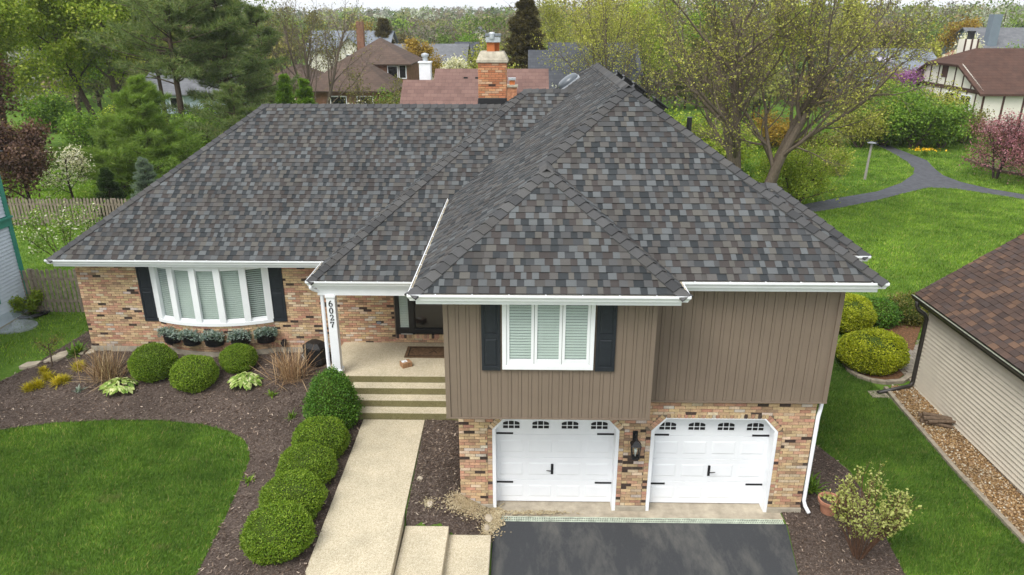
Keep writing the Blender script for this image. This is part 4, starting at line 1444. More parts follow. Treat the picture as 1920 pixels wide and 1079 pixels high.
# ---- trench drain in front of the doors
td = MB(); td.box(-0.60, 12.152, -0.1, 5.30, 12.298, 0.004)
TD = thing('trench_drain', (2.3, 12.22, 0), 'green and white plastic grate across the garage apron', 'drain')
td.build('channel', M['dark'], TD)
grm = mat_paint('grate_plastic', (0.52, 0.58, 0.47), 0.5, 0.2, 9)
x = -0.60
for k in range(5):
    x1 = x + 1.175; q = MB()
    q.box(x, 12.155, 0.006, x1, 12.168, 0.022); q.box(x, 12.282, 0.006, x1, 12.295, 0.022); q.box(x, 12.218, 0.006, x1, 12.230, 0.020)
    t = x + 0.012
    while t < x1 - 0.01:
        q.box(t, 12.168, 0.007, t + 0.016, 12.282, 0.019); t += 0.036
    q.build('grate_section', grm, TD)
    x = x1 + 0.006


# ---- scattered chips, stones and grass blades
def chips(name, poly, n, mat, size, zoff, seed, flat=True, holes=(), parent=None):
    rng = np.random.default_rng(seed)
    q = scatter(poly, n, rng, holes); k = len(q)
    z = vgz(q) + zoff
    a = rng.uniform(0, np.pi, k); L = rng.uniform(0.5, 1.5, k) * size; W_ = L * rng.uniform(0.18, 0.45, k)
    tx, ty = rng.normal(0, 0.28, k), rng.normal(0, 0.28, k)
    u = np.c_[np.cos(a), np.sin(a), tx] * L[:, None] / 2; v = np.c_[-np.sin(a), np.cos(a), ty] * W_[:, None] / 2
    c = np.c_[q, z + rng.uniform(0.0, 0.012, k)]
    V = np.stack([c - u - v, c + u - v * 0.6, c + u * 0.9 + v, c - u * 0.9 + v], 1).reshape(-1, 3)
    return npmesh(name, V, np.arange(k * 4).reshape(-1, 4), mat, kind='stuff')


M['chip'] = mat_leaf('bark_chip', [(0.0, (0.048, 0.034, 0.028)), (0.5, (0.098, 0.073, 0.060)), (0.8, (0.155, 0.122, 0.102)), (0.95, (0.25, 0.20, 0.168)), (1.0, (0.38, 0.32, 0.27))], 0.0, 0.95, 0.05)
tag(chips('bark_chips', BED1, 34000, M['chip'], 0.055, 0.045, 1), 'shredded brown bark strewn over the front bed', 'mulch')
tag(chips('bark_chips', BED2, 3800, M['chip'], 0.05, 0.04, 2), 'shredded brown bark between walk and garage', 'mulch')
tag(chips('bark_chips', BED3, 7500, M['chip'], 0.05, 0.04, 3), 'shredded brown bark right of the driveway', 'mulch')
M['grain'] = mat_leaf('sand_grain', [(0.0, (0.24, 0.18, 0.11)), (0.5, (0.38, 0.31, 0.20)), (1.0, (0.50, 0.43, 0.31))], 0.0, 0.95, 0.05)
rng = np.random.default_rng(19); q = []
for u, v, su, sv, n in ((872, 945, 16, 9, 2600), (893, 957, 10, 8, 1100), (925, 975, 9, 12, 1300), (912, 1000, 6, 9, 500), (805, 946, 6, 5, 160), (1000, 965, 40, 2, 500)):
    for a_, b_ in rng.normal(0, 1, (n, 2)):
        p_ = G(u + a_ * su, min(v + b_ * sv, 1075)); q.append((p_.x, p_.y, p_.z))
q = np.array(q); k = len(q); a = rng.uniform(0, 6.28, k); L = rng.uniform(0.008, 0.03, k)
ux = np.c_[np.cos(a), np.sin(a), rng.normal(0, .1, k)] * L[:, None]; uy = np.c_[-np.sin(a), np.cos(a), rng.normal(0, .1, k)] * (L * 0.7)[:, None]
c = q + np.c_[0 * a, 0 * a, 0.046 + rng.uniform(0, 0.008, k)]
tag(npmesh('sand', np.stack([c - ux, c - uy, c + ux, c + uy], 1).reshape(-1, 3), np.arange(k * 4).reshape(-1, 4), M['grain'], kind='stuff'), 'washed-out sand at the garage corner and drive edge', 'sand')
M['stone'] = mat_leaf('pebble', [(0.0, (0.12, 0.07, 0.035)), (0.4, (0.28, 0.17, 0.08)), (0.7, (0.38, 0.25, 0.13)), (0.9, (0.45, 0.36, 0.27)), (1.0, (0.6, 0.56, 0.5))], 0.0, 0.75, 0.2)
# pebbles as small flattened octahedra
rng = np.random.default_rng(9)
q = scatter(ROCK, 9000, rng); k = len(q); sz = rng.uniform(0.018, 0.042, k)
c = np.c_[q, vgz(q) + 0.04 + sz * 0.2]
a = rng.uniform(0, 6.28, k); ux = np.c_[np.cos(a), np.sin(a), 0 * a] * sz[:, None]; uy = np.c_[-np.sin(a), np.cos(a), 0 * a] * (sz * rng.uniform(0.6, 1, k))[:, None]; uz = np.c_[0 * a, 0 * a, sz * 0.6]
V = np.stack([c + ux, c + uy, c - ux, c - uy, c + uz, c - uz], 1).reshape(-1, 3)
b6 = (np.arange(k) * 6)[:, None, None]
F = (np.array([[0, 1, 4], [1, 2, 4], [2, 3, 4], [3, 0, 4], [1, 0, 5], [2, 1, 5], [3, 2, 5], [0, 3, 5]])[None] + b6).reshape(-1, 3)
tag(npmesh('gravel', V, F, M['stone'], kind='stuff'), 'tan and brown river stones along the neighbour wall', 'gravel')


def grass(name, poly, n, holes, seed, h=(0.035, 0.075), wd=0.006, label='', mat=None):
    rng = np.random.default_rng(seed)
    q = scatter(poly, n, rng, holes); k = len(q)
    z = vgz(q); a = rng.uniform(0, 6.283, k); hh = rng.uniform(h[0], h[1], k); w_ = wd * rng.uniform(0.6, 1.5, k)
    # blades lean together in drifts
    dr = np.sin(q[:, 0] * 1.9 + np.sin(q[:, 1] * 1.3) * 2) * 0.6 + 0.4
    ln_ = np.c_[np.cos(a) + dr * 0.8, np.sin(a) + 0.4] * (hh * rng.uniform(0.2, 0.9, k))[:, None]
    sx = np.c_[-np.sin(a), np.cos(a)] * w_[:, None]
    V = np.stack([np.c_[q - sx, z], np.c_[q + sx, z], np.c_[q + ln_, z + hh]], 1).reshape(-1, 3)
    o = npmesh(name, V, np.arange(k * 3).reshape(-1, 3), mat or M['blade'], kind='stuff')
    return tag(o, label, 'grass')


def blade_mat(name, stops, dry):
    m = mat_leaf(name, stops, 0.3, 0.6, 0.15)
    nt = m.node_tree; b = nt.nodes['Principled BSDF']; src = b.inputs['Base Color'].links[0].from_socket
    g = nt.nodes.new('ShaderNodeNewGeometry'); p = g.outputs['Position']
    f1 = noise(nt, 0.45, 4, 0.6, p); f2 = noise(nt, 2.6, 4, 0.65, scaled(nt, p, (0.55, 1.3, 0)), 0.8)
    c = mixc(nt, src, ramp(nt, f1, [(0.3, (0.72, 0.76, 0.74)), (0.7, (1.28, 1.2, 1.15))]), 1.0, 'MULTIPLY')
    c = mixc(nt, c, ramp(nt, f2, [(0.3, (0.74, 0.78, 0.74)), (0.7, (1.30, 1.22, 1.2))]), 1.0, 'MULTIPLY')
    f3 = noise(nt, 0.8, 3, 0.5, scaled(nt, p, (1.0, 1.8, 0)))
    c = mixc(nt, c, (0.24, 0.20, 0.09), ramp(nt, f3, [(0.66, (0,) * 3), (0.80, (dry,) * 3)]))
    nt.links.new(c, b.inputs['Base Color'])
    for n in nt.nodes:
        if n.type == 'BSDF_TRANSLUCENT': nt.links.new(mixc(nt, c, (1.2, 1.25, 0.6), 1.0, 'MULTIPLY'), n.inputs['Color'])
    return m


M['blade2'] = blade_mat('back_lawn_blade', [(0.0, (0.095, 0.195, 0.020)), (0.5, (0.150, 0.275, 0.032)), (0.9, (0.20, 0.33, 0.048)), (1.0, (0.30, 0.30, 0.12))], 0.3)
M['blade'] = blade_mat('grass_blade', [(0.0, (0.048, 0.115, 0.015)), (0.4, (0.076, 0.168, 0.022)), (0.75, (0.105, 0.212, 0.030)), (0.93, (0.14, 0.24, 0.04)), (1.0, (0.30, 0.27, 0.12))], 0.8)
FRONT = [(-15.5, 15.2)] + [(-14.3, 14.0)] + LEDGE + [(-5.5, 9), (-10, 9), (-13, 10), (-16, 13.6)]
grass('lawn_grass', FRONT, 330000, [BED1], 21, label='short mown grass of the front lawn')
BACKL = [(-17, 15.5), (-12.1, 18.3), (-12.0, 22), (-13, 34), (-27, 40), (-24, 25)]
grass('lawn_grass', BACKL, 90000, [BED1], 22, (0.04, 0.1), 0.011, 'mown grass beside the left neighbour house', M['blade2'])
RL = [(6.0, 16.9), (7.4, 14), (7.2, 12.4), (6.6, 6), (9.9, 6), (9.7, 17.6), (9.2, 20), (9.3, 26), (5.9, 26)]
grass('lawn_grass', RL, 300000, [BED3, BED4, ROCK], 23, label='green grass strip between the two houses')
RB = [(8.5, 20), (8.2, 36), (13.5, 36.5), (22, 42), (30, 38.5), (30, 22)]
grass('lawn_grass', RB, 230000, [BED4, PATH], 24, (0.05, 0.11), 0.015, 'mown back lawn in front of the path', M['blade2'])
RB2 = [(10, 35.5), (10, 64), (48, 64), (48, 36), (26, 36.5), (20, 38)]
grass('lawn_grass', RB2, 210000, [RB, PATH], 25, (0.06, 0.13), 0.026, 'mown back lawn beyond the path', M['blade2'])
RB3 = [(-34, 34), (-34, 62), (-9, 62), (-12, 34)]
grass('lawn_grass', RB3, 110000, [], 26, (0.06, 0.14), 0.030, 'mown back lawn beyond the far fence', M['blade2'])
# ================================================================== PLANTS: makers
def rot_frame(d):
    d = d / np.linalg.norm(d)
    a = np.array([0, 0, 1.0]) if abs(d[2]) < 0.9 else np.array([1.0, 0, 0])
    u = np.cross(d, a); u /= np.linalg.norm(u)
    return d, u, np.cross(d, u)


class Skel:
    """branching skeleton of a woody plant"""

    def __init__(s, seed, spec):
        s.r = np.random.default_rng(seed); s.sp = spec; s.lines = []; s.tips = []; s.tipd = []

    def grow(s, p, d, L, r, lvl):
        sp = s.sp; R_ = s.r
        n = sp['seg'][lvl]; P_ = [np.array(p, float)]; rad = [r]; d = np.array(d, float); d /= np.linalg.norm(d)
        ds = [d]
        for i in range(n):
            d = d + R_.normal(0, sp['wig'][lvl], 3) + np.array([0, 0, sp['trop'][lvl]])
            d /= np.linalg.norm(d)
            P_.append(P_[-1] + d * L / n); rad.append(r * (1 - (i + 1) / n * (1 - sp['taper'][lvl]))); ds.append(d)
        s.lines.append((np.array(P_), np.array(rad), lvl))
        last = lvl == len(sp['seg']) - 1
        if last or lvl >= sp.get('leaf_from', 99):
            for i in range(1, n + 1): s.tips.append(P_[i]); s.tipd.append(ds[i])
        if last: return
        k = sp['kids'][lvl]; k = int(R_.integers(k[0], k[1] + 1))
        az0 = R_.uniform(0, 6.28)
        for j in range(k):
            f = sp['from'][lvl] + (1 - sp['from'][lvl]) * ((j + R_.uniform(0.2, 0.9)) / k)
            f = min(f, 0.999); i = int(f * n); t = f * n - i
            q = P_[i] * (1 - t) + P_[i + 1] * t
            dd, u, v = rot_frame(ds[min(i + 1, n)])
            a = az0 + j * 2.399 + R_.normal(0, 0.3); an = sp['ang'][lvl] * R_.uniform(0.7, 1.25)
            nd_ = dd * math.cos(an) + (u * math.cos(a) + v * math.sin(a)) * math.sin(an)
            if sp.get('flat') and lvl >= 1: nd_[2] *= sp['flat']
            s.grow(q, nd_, L * sp['len'][lvl] * (1 - sp.get('apical', 0.45) * f) * R_.uniform(0.75, 1.2), max(rad[i] * sp['rad'][lvl] * R_.uniform(0.8, 1.1), sp.get('rmin', 0.004)), lvl + 1)


def tubes(lines, sides=(8, 7, 5, 4, 3, 3)):
    Vs, Fs = [], []; base = 0
    for P_, rad, lvl in lines:
        n = sides[min(lvl, len(sides) - 1)]; k = len(P_)
        d = np.gradient(P_, axis=0); d /= np.linalg.norm(d, axis=1)[:, None] + 1e-9
        a = np.array([0.3, 0.9, 0.31]) if abs(d[0][1]) < 0.8 else np.array([1.0, 0, 0])
        u = np.cross(d, a); u /= np.linalg.norm(u, axis=1)[:, None] + 1e-9
        v = np.cross(d, u)
        an = np.arange(n) * 2 * np.pi / n
        ring = P_[:, None, :] + (u[:, None, :] * np.cos(an)[None, :, None] + v[:, None, :] * np.sin(an)[None, :, None]) * rad[:, None, None]
        Vs.append(ring.reshape(-1, 3))
        i = np.arange(k - 1)[:, None] * n; j = np.arange(n)[None, :]; j2 = (j + 1) % n
        Fs.append(np.stack([i + j, i + j2, i + n + j2, i + n + j], -1).reshape(-1, 4) + base)
        base += k * n
    return np.concatenate(Vs), np.concatenate(Fs)


def leaves(C, size, rng, up=0.3, asp=0.55, d=None):
    """one pointed quad for every centre"""
    k = len(C)
    n = rng.normal(0, 1, (k, 3)); n[:, 2] += up * 2; n /= np.linalg.norm(n, axis=1)[:, None]
    u = rng.normal(0, 1, (k, 3)) if d is None else d + rng.normal(0, 0.45, (k, 3))
    u -= n * (u * n).sum(1)[:, None]; u /= np.linalg.norm(u, axis=1)[:, None] + 1e-9
    v = np.cross(n, u)
    L = size * rng.uniform(0.6, 1.35, k)[:, None]
    V = np.stack([C - u * L * 0.5, C + v * L * asp * 0.5 - u * L * 0.05, C + u * L * 0.5, C - v * L * asp * 0.5 - u * L * 0.05], 1).reshape(-1, 3)
    return V, np.arange(k * 4).reshape(-1, 4)


def needles(P_, D, n, length, rng, spread=0.9, wd=0.006):
    """needle sprays: n thin blades leaving each point round its direction"""
    C = np.repeat(P_, n, 0); dd = np.repeat(D, n, 0)
    v = dd + rng.normal(0, spread, C.shape); v /= np.linalg.norm(v, axis=1)[:, None]
    s_ = np.cross(v, rng.normal(0, 1, C.shape)); s_ /= np.linalg.norm(s_, axis=1)[:, None] + 1e-9
    L = (length * rng.uniform(0.6, 1.2, len(C)))[:, None]
    w_ = wd
    V = np.stack([C - s_ * w_, C + s_ * w_, C + v * L + s_ * w_ * 0.4, C + v * L - s_ * w_ * 0.4], 1).reshape(-1, 3)
    return V, np.arange(len(C) * 4).reshape(-1, 4)


def bark_mat(name, col):
    m, nt, b = new_mat(name)
    c = coords(nt); f = noise(nt, 9, 5, 0.7, scaled(nt, c, (3, 3, 0.6)))
    nt.links.new(ramp(nt, f, [(0.3, tuple(x * 0.55 for x in col)), (0.7, tuple(x * 1.3 for x in col))]), b.inputs['Base Color'])
    b.inputs['Roughness'].default_value = 0.95; b.inputs['Specular IOR Level'].default_value = 0.1
    bump(nt, b, f, 0.8, 0.03)
    return m


M['bark_grey'] = bark_mat('grey_bark', (0.150, 0.120, 0.090))
M['bark_brown'] = bark_mat('brown_bark', (0.105, 0.078, 0.056))
M['bark_dark'] = bark_mat('dark_bark', (0.055, 0.042, 0.034))
M['twig'] = bark_mat('reddish_twig', (0.15, 0.085, 0.055))
LF = {
    'lime': [(0, (0.15, 0.24, 0.02)), (0.5, (0.25, 0.34, 0.035)), (0.85, (0.35, 0.43, 0.055)), (1, (0.46, 0.50, 0.10))],
    'yellowgreen': [(0, (0.21, 0.23, 0.035)), (0.5, (0.32, 0.34, 0.06)), (1, (0.45, 0.45, 0.11))],
    'budding': [(0, (0.20, 0.21, 0.04)), (0.5, (0.31, 0.33, 0.065)), (1, (0.46, 0.46, 0.12))],
    'green': [(0, (0.075, 0.155, 0.016)), (0.5, (0.125, 0.235, 0.025)), (0.85, (0.19, 0.31, 0.035)), (1, (0.27, 0.37, 0.05))],
    'dark': [(0, (0.018, 0.040, 0.012)), (0.6, (0.035, 0.070, 0.018)), (1, (0.07, 0.11, 0.03))],
    'pine': [(0, (0.085, 0.130, 0.045)), (0.5, (0.135, 0.195, 0.065)), (0.85, (0.18, 0.245, 0.085)), (1, (0.28, 0.26, 0.12))],
    'youngpine': [(0, (0.10, 0.175, 0.03)), (0.5, (0.17, 0.275, 0.05)), (1, (0.28, 0.37, 0.08))],
    'olive': [(0, (0.08, 0.085, 0.02)), (0.5, (0.15, 0.15, 0.035)), (1, (0.24, 0.22, 0.06))],
    'brown': [(0, (0.05, 0.040, 0.018)), (0.6, (0.10, 0.082, 0.03)), (1, (0.17, 0.15, 0.05))],
    'purple': [(0, (0.065, 0.036, 0.030)), (0.6, (0.125, 0.070, 0.055)), (1, (0.20, 0.12, 0.085))],
    'gold': [(0, (0.23, 0.145, 0.02)), (0.6, (0.34, 0.22, 0.03)), (1, (0.44, 0.32, 0.06))],
    'white': [(0, (0.30, 0.33, 0.20)), (0.3, (0.55, 0.55, 0.45)), (1, (0.78, 0.77, 0.70))],
    'redbud': [(0, (0.24, 0.08, 0.27)), (0.6, (0.38, 0.15, 0.42)), (1, (0.50, 0.26, 0.52))],
    'pink': [(0, (0.14, 0.06, 0.06)), (0.4, (0.30, 0.11, 0.15)), (1, (0.50, 0.25, 0.31))],
    'boxwood': [(0, (0.085, 0.165, 0.012)), (0.4, (0.150, 0.255, 0.020)), (0.8, (0.22, 0.33, 0.032)), (1, (0.32, 0.42, 0.06))],
    'yew': [(0, (0.040, 0.120, 0.014)), (0.5, (0.085, 0.205, 0.024)), (1, (0.16, 0.30, 0.045))],
    'goldyew': [(0, (0.15, 0.20, 0.008)), (0.4, (0.25, 0.30, 0.012)), (0.8, (0.36, 0.40, 0.02)), (1, (0.46, 0.48, 0.05))],
    'palelime': [(0, (0.28, 0.32, 0.08)), (0.5, (0.42, 0.45, 0.13)), (1, (0.60, 0.60, 0.26))],
    'silver': [(0, (0.10, 0.15, 0.14)), (0.5, (0.20, 0.27, 0.25)), (1, (0.38, 0.44, 0.42))],
    'straw': [(0, (0.17, 0.095, 0.05)), (0.5, (0.31, 0.20, 0.105)), (1, (0.56, 0.43, 0.27))],
    'hosta': [(0, (0.13, 0.24, 0.04)), (0.4, (0.26, 0.38, 0.09)), (0.7, (0.50, 0.57, 0.25)), (1, (0.66, 0.68, 0.42))],
    'bluespruce': [(0, (0.10, 0.15, 0.13)), (0.5, (0.17, 0.23, 0.19)), (1, (0.27, 0.33, 0.28))],
    'yellow': [(0, (0.30, 0.27, 0.01)), (0.5, (0.45, 0.38, 0.015)), (1, (0.55, 0.48, 0.06))],
}
for k_, st_ in LF.items():
    M['lf_' + k_] = mat_leaf('leaf_' + k_, st_, 0.0 if k_ in ('straw',) else 0.30)


# ------------------------------------------------------------------ clipped globes
def globe_mesh(seed, n, size, prof=None, rough=0.03):
    """unit shrub: base at z=0, height 1, half-width 1 before scaling"""
    rng = np.random.default_rng(seed)
    z = rng.uniform(-0.75, 1.0, n); a = rng.uniform(0, 6.283, n)
    c = np.sqrt(np.maximum(0, 1 - z * z))
    N = np.c_[c * np.cos(a), c * np.sin(a), z]
    lump = 0.035 * np.sin(N[:, 0] * 5 + seed) * np.sin(N[:, 1] * 6 + 1) + 0.03 * np.sin(N[:, 2] * 7 + N[:, 0] * 4)
    rr = 1 + lump + rng.normal(0, rough, n) - 0.05 * rng.random(n)
    P_ = N * rr[:, None]
    if prof: P_[:, :2] *= prof((P_[:, 2] + 1) / 2)[:, None]
    P_[:, 2] = (P_[:, 2] + 0.78) / 1.78
    return P_, N


GL = {}


def globe(name, loc, rx, ry, h, kind, label, cat='shrub', group=None, n=19000, leaf=0.036, seed=1, rz=0.0, prof=None, key=None, rough=0.035):
    o = thing(name, loc, label, cat, group, rz)
    if key not in GL:
        P_, N = globe_mesh(seed, n, leaf, prof, rough)
        rng = np.random.default_rng(seed + 100)
        sc = np.array([rx, ry, h])
        V, F = leaves(P_ * sc, leaf, rng, 0.15, 0.6, N * np.array([1, 1, 1.0]) + np.array([0, 0, 0.35]))
        f = npmesh('foliage', V, F, M['lf_' + kind], o, loc=0)
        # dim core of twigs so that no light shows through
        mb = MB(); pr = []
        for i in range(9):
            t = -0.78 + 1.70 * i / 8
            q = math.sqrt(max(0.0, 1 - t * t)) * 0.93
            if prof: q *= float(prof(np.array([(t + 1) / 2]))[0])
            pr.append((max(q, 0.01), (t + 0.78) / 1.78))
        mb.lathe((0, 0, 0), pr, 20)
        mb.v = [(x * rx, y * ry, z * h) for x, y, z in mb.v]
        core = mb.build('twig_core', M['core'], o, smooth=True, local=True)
        GL[key] = (f, core, (rx, ry, h))
    else:
        f, core, s0 = GL[key]
        for src in (f, core):
            c = src.copy(); COL.objects.link(c); c.parent = o
            c.scale = (rx / s0[0], ry / s0[1], h / s0[2])
    return o


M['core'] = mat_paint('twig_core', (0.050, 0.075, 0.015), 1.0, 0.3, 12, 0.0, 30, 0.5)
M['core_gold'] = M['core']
Z1 = lambda p, dz=0.0: (p[0], p[1], gz(p[0], p[1]) + dz)
for i, (x, y, rx, h, lb) in enumerate(((-4.46, 10.73, 0.625, 0.83, 'round clipped boxwood nearest the camera, at the low end of the walk'),
                                       (-4.51, 11.77, 0.625, 0.77, 'round clipped boxwood second from the low end of the walk'),
                                       (-4.53, 12.80, 0.60, 0.77, 'round clipped boxwood third from the low end of the walk'),
                                       (-4.51, 13.82, 0.615, 0.82, 'round clipped boxwood just below the pointed yew by the steps'))):
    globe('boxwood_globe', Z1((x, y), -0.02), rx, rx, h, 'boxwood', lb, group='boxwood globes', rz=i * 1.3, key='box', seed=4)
for i, (x, y, rx, h, lb) in enumerate(((-9.74, 16.98, 0.585, 0.86, 'round clipped boxwood left of the pair in front, below the bow window'),
                                       (-8.51, 16.61, 0.575, 0.79, 'round clipped boxwood in front of the other two below the bow window'),
                                       (-7.62, 17.33, 0.47, 0.68, 'small round clipped boxwood at the right end of the bow window'))):
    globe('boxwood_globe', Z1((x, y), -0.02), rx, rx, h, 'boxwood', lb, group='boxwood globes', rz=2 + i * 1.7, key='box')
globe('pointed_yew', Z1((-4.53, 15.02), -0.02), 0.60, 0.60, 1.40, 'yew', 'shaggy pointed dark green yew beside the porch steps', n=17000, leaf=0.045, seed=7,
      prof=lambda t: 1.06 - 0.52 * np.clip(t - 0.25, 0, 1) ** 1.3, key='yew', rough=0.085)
globe('golden_yew', (10.02, 19.01, gz(10, 19) - 0.02), 0.98, 0.80, 1.08, 'goldyew', 'wide yellow-green clipped shrub in front, beside the neighbour wall', n=26000, leaf=0.05, seed=9, key='gold', rz=0.2)
globe('golden_yew', (10.35, 21.7, gz(10.3, 21.7) - 0.02), 1.05, 0.85, 1.0, 'goldyew', 'yellow-green clipped shrub half hidden behind the brown siding corner', key='gold', rz=0.9)
globe('green_shrub', (11.45, 21.9, gz(11.5, 21.9)), 0.62, 0.6, 0.8, 'yew', 'small loose green shrub beyond the yellow-green shrubs', n=5000, leaf=0.07, seed=12, key='sm1', rough=0.12)
globe('green_shrub', (12.55, 22.1, gz(12.5, 22.1)), 0.66, 0.6, 0.85, 'olive', 'small brownish green shrub behind the neighbour roof corner', n=5000, leaf=0.07, seed=13, key='sm2', rough=0.14)


# ------------------------------------------------------------------ tufts, grasses, leafy clumps
def blades(c, n, L, wd, rng, spread, curve=0.4, seg=4, droop=0.0):
    """curving strips fanning out from a point"""
    Vs, Fs = [], []; b0 = 0
    for i in range(n):
        a = rng.uniform(0, 6.283); e = abs(rng.normal(0, spread)); l = L * rng.uniform(0.55, 1.15); w_ = wd * rng.uniform(0.7, 1.3)
        p = np.array([c[0] + 0.25 * L * rng.normal() * 0.7, c[1] + 0.25 * L * rng.normal() * 0.6, c[2]])
        dr = np.array([math.cos(a), math.sin(a), 0]); sd_ = np.array([-dr[1], dr[0], 0])
        pts = []
        for k in range(seg + 1):
            pts.append(p.copy()); t = k / seg
            an = e + curve * t + droop * t * t
            p = p + (dr * math.sin(an) + np.array([0, 0, math.cos(an)])) * l / seg
        for k, q in enumerate(pts):
            t = k / seg; ww = w_ * (math.sin(math.pi * min(0.97, 0.18 + 0.8 * t)))
            Vs += [q - sd_ * ww, q + sd_ * ww]
        for k in range(seg): Fs.append([b0 + 2 * k, b0 + 2 * k + 1, b0 + 2 * k + 3, b0 + 2 * k + 2])
        b0 += 2 * (seg + 1)
    return np.array(Vs), np.array(Fs)


def clump(name, loc, n, L, wd, mat, label, cat, spread=0.5, curve=0.4, droop=0.0, seed=0, group=None, part='leaf_clump'):
    o = thing(name, loc, label, cat, group)
    V, F = blades((0, 0, 0), n, L, wd, np.random.default_rng(seed), spread, curve, 4, droop)
    npmesh(part, V, F, mat, o, loc=0, kind='stuff')
    return o


clump('ornamental_grass', Z1(tuple(G(205, 712)[:2]), 0.03), 300, 0.95, 0.006, M['lf_straw'], 'dry straw-coloured grass clump left of the boxwood globes', 'ornamental grass', 0.82, 0.2, 0.1, 1, part='dry_stems')
clump('ornamental_grass', Z1(tuple(G(545, 712)[:2]), 0.03), 300, 1.0, 0.006, M['lf_straw'], 'dry straw-coloured grass clump between bow window and porch post', 'ornamental grass', 0.85, 0.2, 0.1, 2, part='dry_stems')
def hosta(u, v, rad, seed, label):
    g_ = G(u, v); o = thing('hosta', (g_.x, g_.y, g_.z + 0.03), label, 'hosta')
    rng = np.random.default_rng(seed); n = 150
    a = rng.uniform(0, 6.283, n); q = np.sqrt(rng.random(n)); rr = q * rad
    c = np.c_[rr * np.cos(a) * 1.25, rr * np.sin(a), 0.24 * (1 - q ** 2 * 0.75) + 0.03]
    dd = np.c_[np.cos(a), np.sin(a), 0.35 - 0.8 * q]; k = n
    nn = np.c_[np.cos(a) * 0.35 * q, np.sin(a) * 0.35 * q, np.ones(n)] + rng.normal(0, 0.3, (n, 3)); nn /= np.linalg.norm(nn, axis=1)[:, None]
    uu = dd - nn * (dd * nn).sum(1)[:, None]; uu /= np.linalg.norm(uu, axis=1)[:, None]; vv_ = np.cross(nn, uu)
    L = (0.19 * rng.uniform(0.7, 1.2, n))[:, None]
    V = np.stack([c - uu * L * .5, c + vv_ * L * .30 - uu * L * .1, c + vv_ * L * .2 + uu * L * .25 - nn * 0.01, c + uu * L * .55 - nn * 0.03, c - vv_ * L * .2 + uu * L * .25 - nn * 0.01, c - vv_ * L * .30 - uu * L * .1], 1).reshape(-1, 3)
    npmesh('leaf_clump', V, np.arange(n * 6).reshape(-1, 6), M['lf_hosta'], o, loc=0, kind='stuff')


hosta(226, 732, 0.36, 3, 'cream and green hosta in front of the left boxwood globe')
hosta(462, 722, 0.32, 4, 'cream and green hosta in front of the right boxwood globe')
clump('daylily', Z1((6.2, 13.25), 0.03), 110, 0.42, 0.02, M['lf_green'], 'bright green leafy clump against the right garage corner', 'plant', 0.7, 0.5, 0.4, 5)
clump('leafy_clump', Z1(tuple(G(492, 642 + 0)[:2]) if False else (-12.35, 17.9), 0.03), 60, 0.35, 0.035, M['lf_green'], 'small green leafy plant at the brick corner', 'plant', 0.8, 0.4, 0.3, 6)
SEDN = 260
sed = [(72, 728, 0.30), (92, 712, 0.28), (55, 733, 0.26), (110, 722, 0.30), (122, 718, 0.26), (83, 700, 0.22), (150, 694, 0.30)]
for i, (u, v, L) in enumerate(sed):
    g_ = G(u, v)
    clump('yellow_sedum', (g_.x, g_.y, g_.z + 0.03), 300, L * 0.85, 0.006, M['lf_yellow'],
          ['yellow ground plant at the front of the left bed', 'yellow ground plant behind the front yellow tuft', 'yellow ground plant nearest the left edge', 'yellow ground plant right of centre in the left bed', 'yellow ground plant touching the pale hosta side', 'small yellow ground plant farthest back in the left bed', 'yellow tuft at the foot of the left dry grass'][i],
          'ground cover', 0.9, 0.5, 0.3, 30 + i, 'yellow ground plants in the left bed')
for i, (u, v, lb) in enumerate(((147, 738, 'sparse grey-green seedling left of the hosta'), (510, 745, 'sparse green seedling right of the hosta by the second globe'), (548, 787, 'sparse seedling beside the top walk boxwood'), (1065 - 600, 905, 'tiny green weed at the mulch edge by the lawn'))):
    g_ = G(u, v)
    clump('seedling', (g_.x, g_.y, g_.z + 0.03), 28, 0.22, 0.012, M['lf_silver' if i == 0 else 'lf_green'], lb, 'seedling', 0.7, 0.4, 0.2, 50 + i)


# ------------------------------------------------------------------ woody shrubs and trees
def woody(name, loc, seed, spec, H, r0, bark, leafmat, nleaf, lsize, label, cat='tree', group=None, jitter=0.25, lean=(0, 0), stems=1, up=0.3, petal=None, sides=(8, 7, 5, 4, 3, 3), asp=0.6, maxz=None, spreadstem=0.25):
    o = thing(name, loc, label, cat, group)
    rng = np.random.default_rng(seed + 1000)
    sk = Skel(seed, spec)
    for i in range(stems):
        a = 6.283 * i / stems + rng.uniform(0, 1)
        d = np.array([lean[0] + (spreadstem * math.cos(a) if stems > 1 else 0), lean[1] + (spreadstem * math.sin(a) if stems > 1 else 0), 1.0])
        sk.grow((0.12 * r0 * 10 * (math.cos(a) if stems > 1 else 0), 0.12 * r0 * 10 * (math.sin(a) if stems > 1 else 0), -0.1), d, H * spec['trunk'] * rng.uniform(0.9, 1.05), r0 * (1 if stems == 1 else rng.uniform(0.7, 1)), 0)
    V, F = tubes(sk.lines, sides)
    npmesh('trunk', V, F, bark, o, smooth=True, loc=0)
    T = np.array(sk.tips); D = np.array(sk.tipd)
    if nleaf > 0:
        idx = rng.integers(0, len(T), nleaf)
        C = T[idx] + rng.normal(0, jitter, (nleaf, 3)) * np.array([1, 1, 0.8])
        V, F = leaves(C, lsize, rng, up, asp)
        npmesh('crown', V, F, leafmat, o, loc=0)
    if petal:
        pm, pn, ps_, pname = petal
        idx = rng.integers(0, len(T), pn)
        V, F = leaves(T[idx] + rng.normal(0, jitter * 0.7, (pn, 3)), ps_, rng, 0.4, 0.8)
        npmesh(pname, V, F, pm, o, loc=0)
    return o


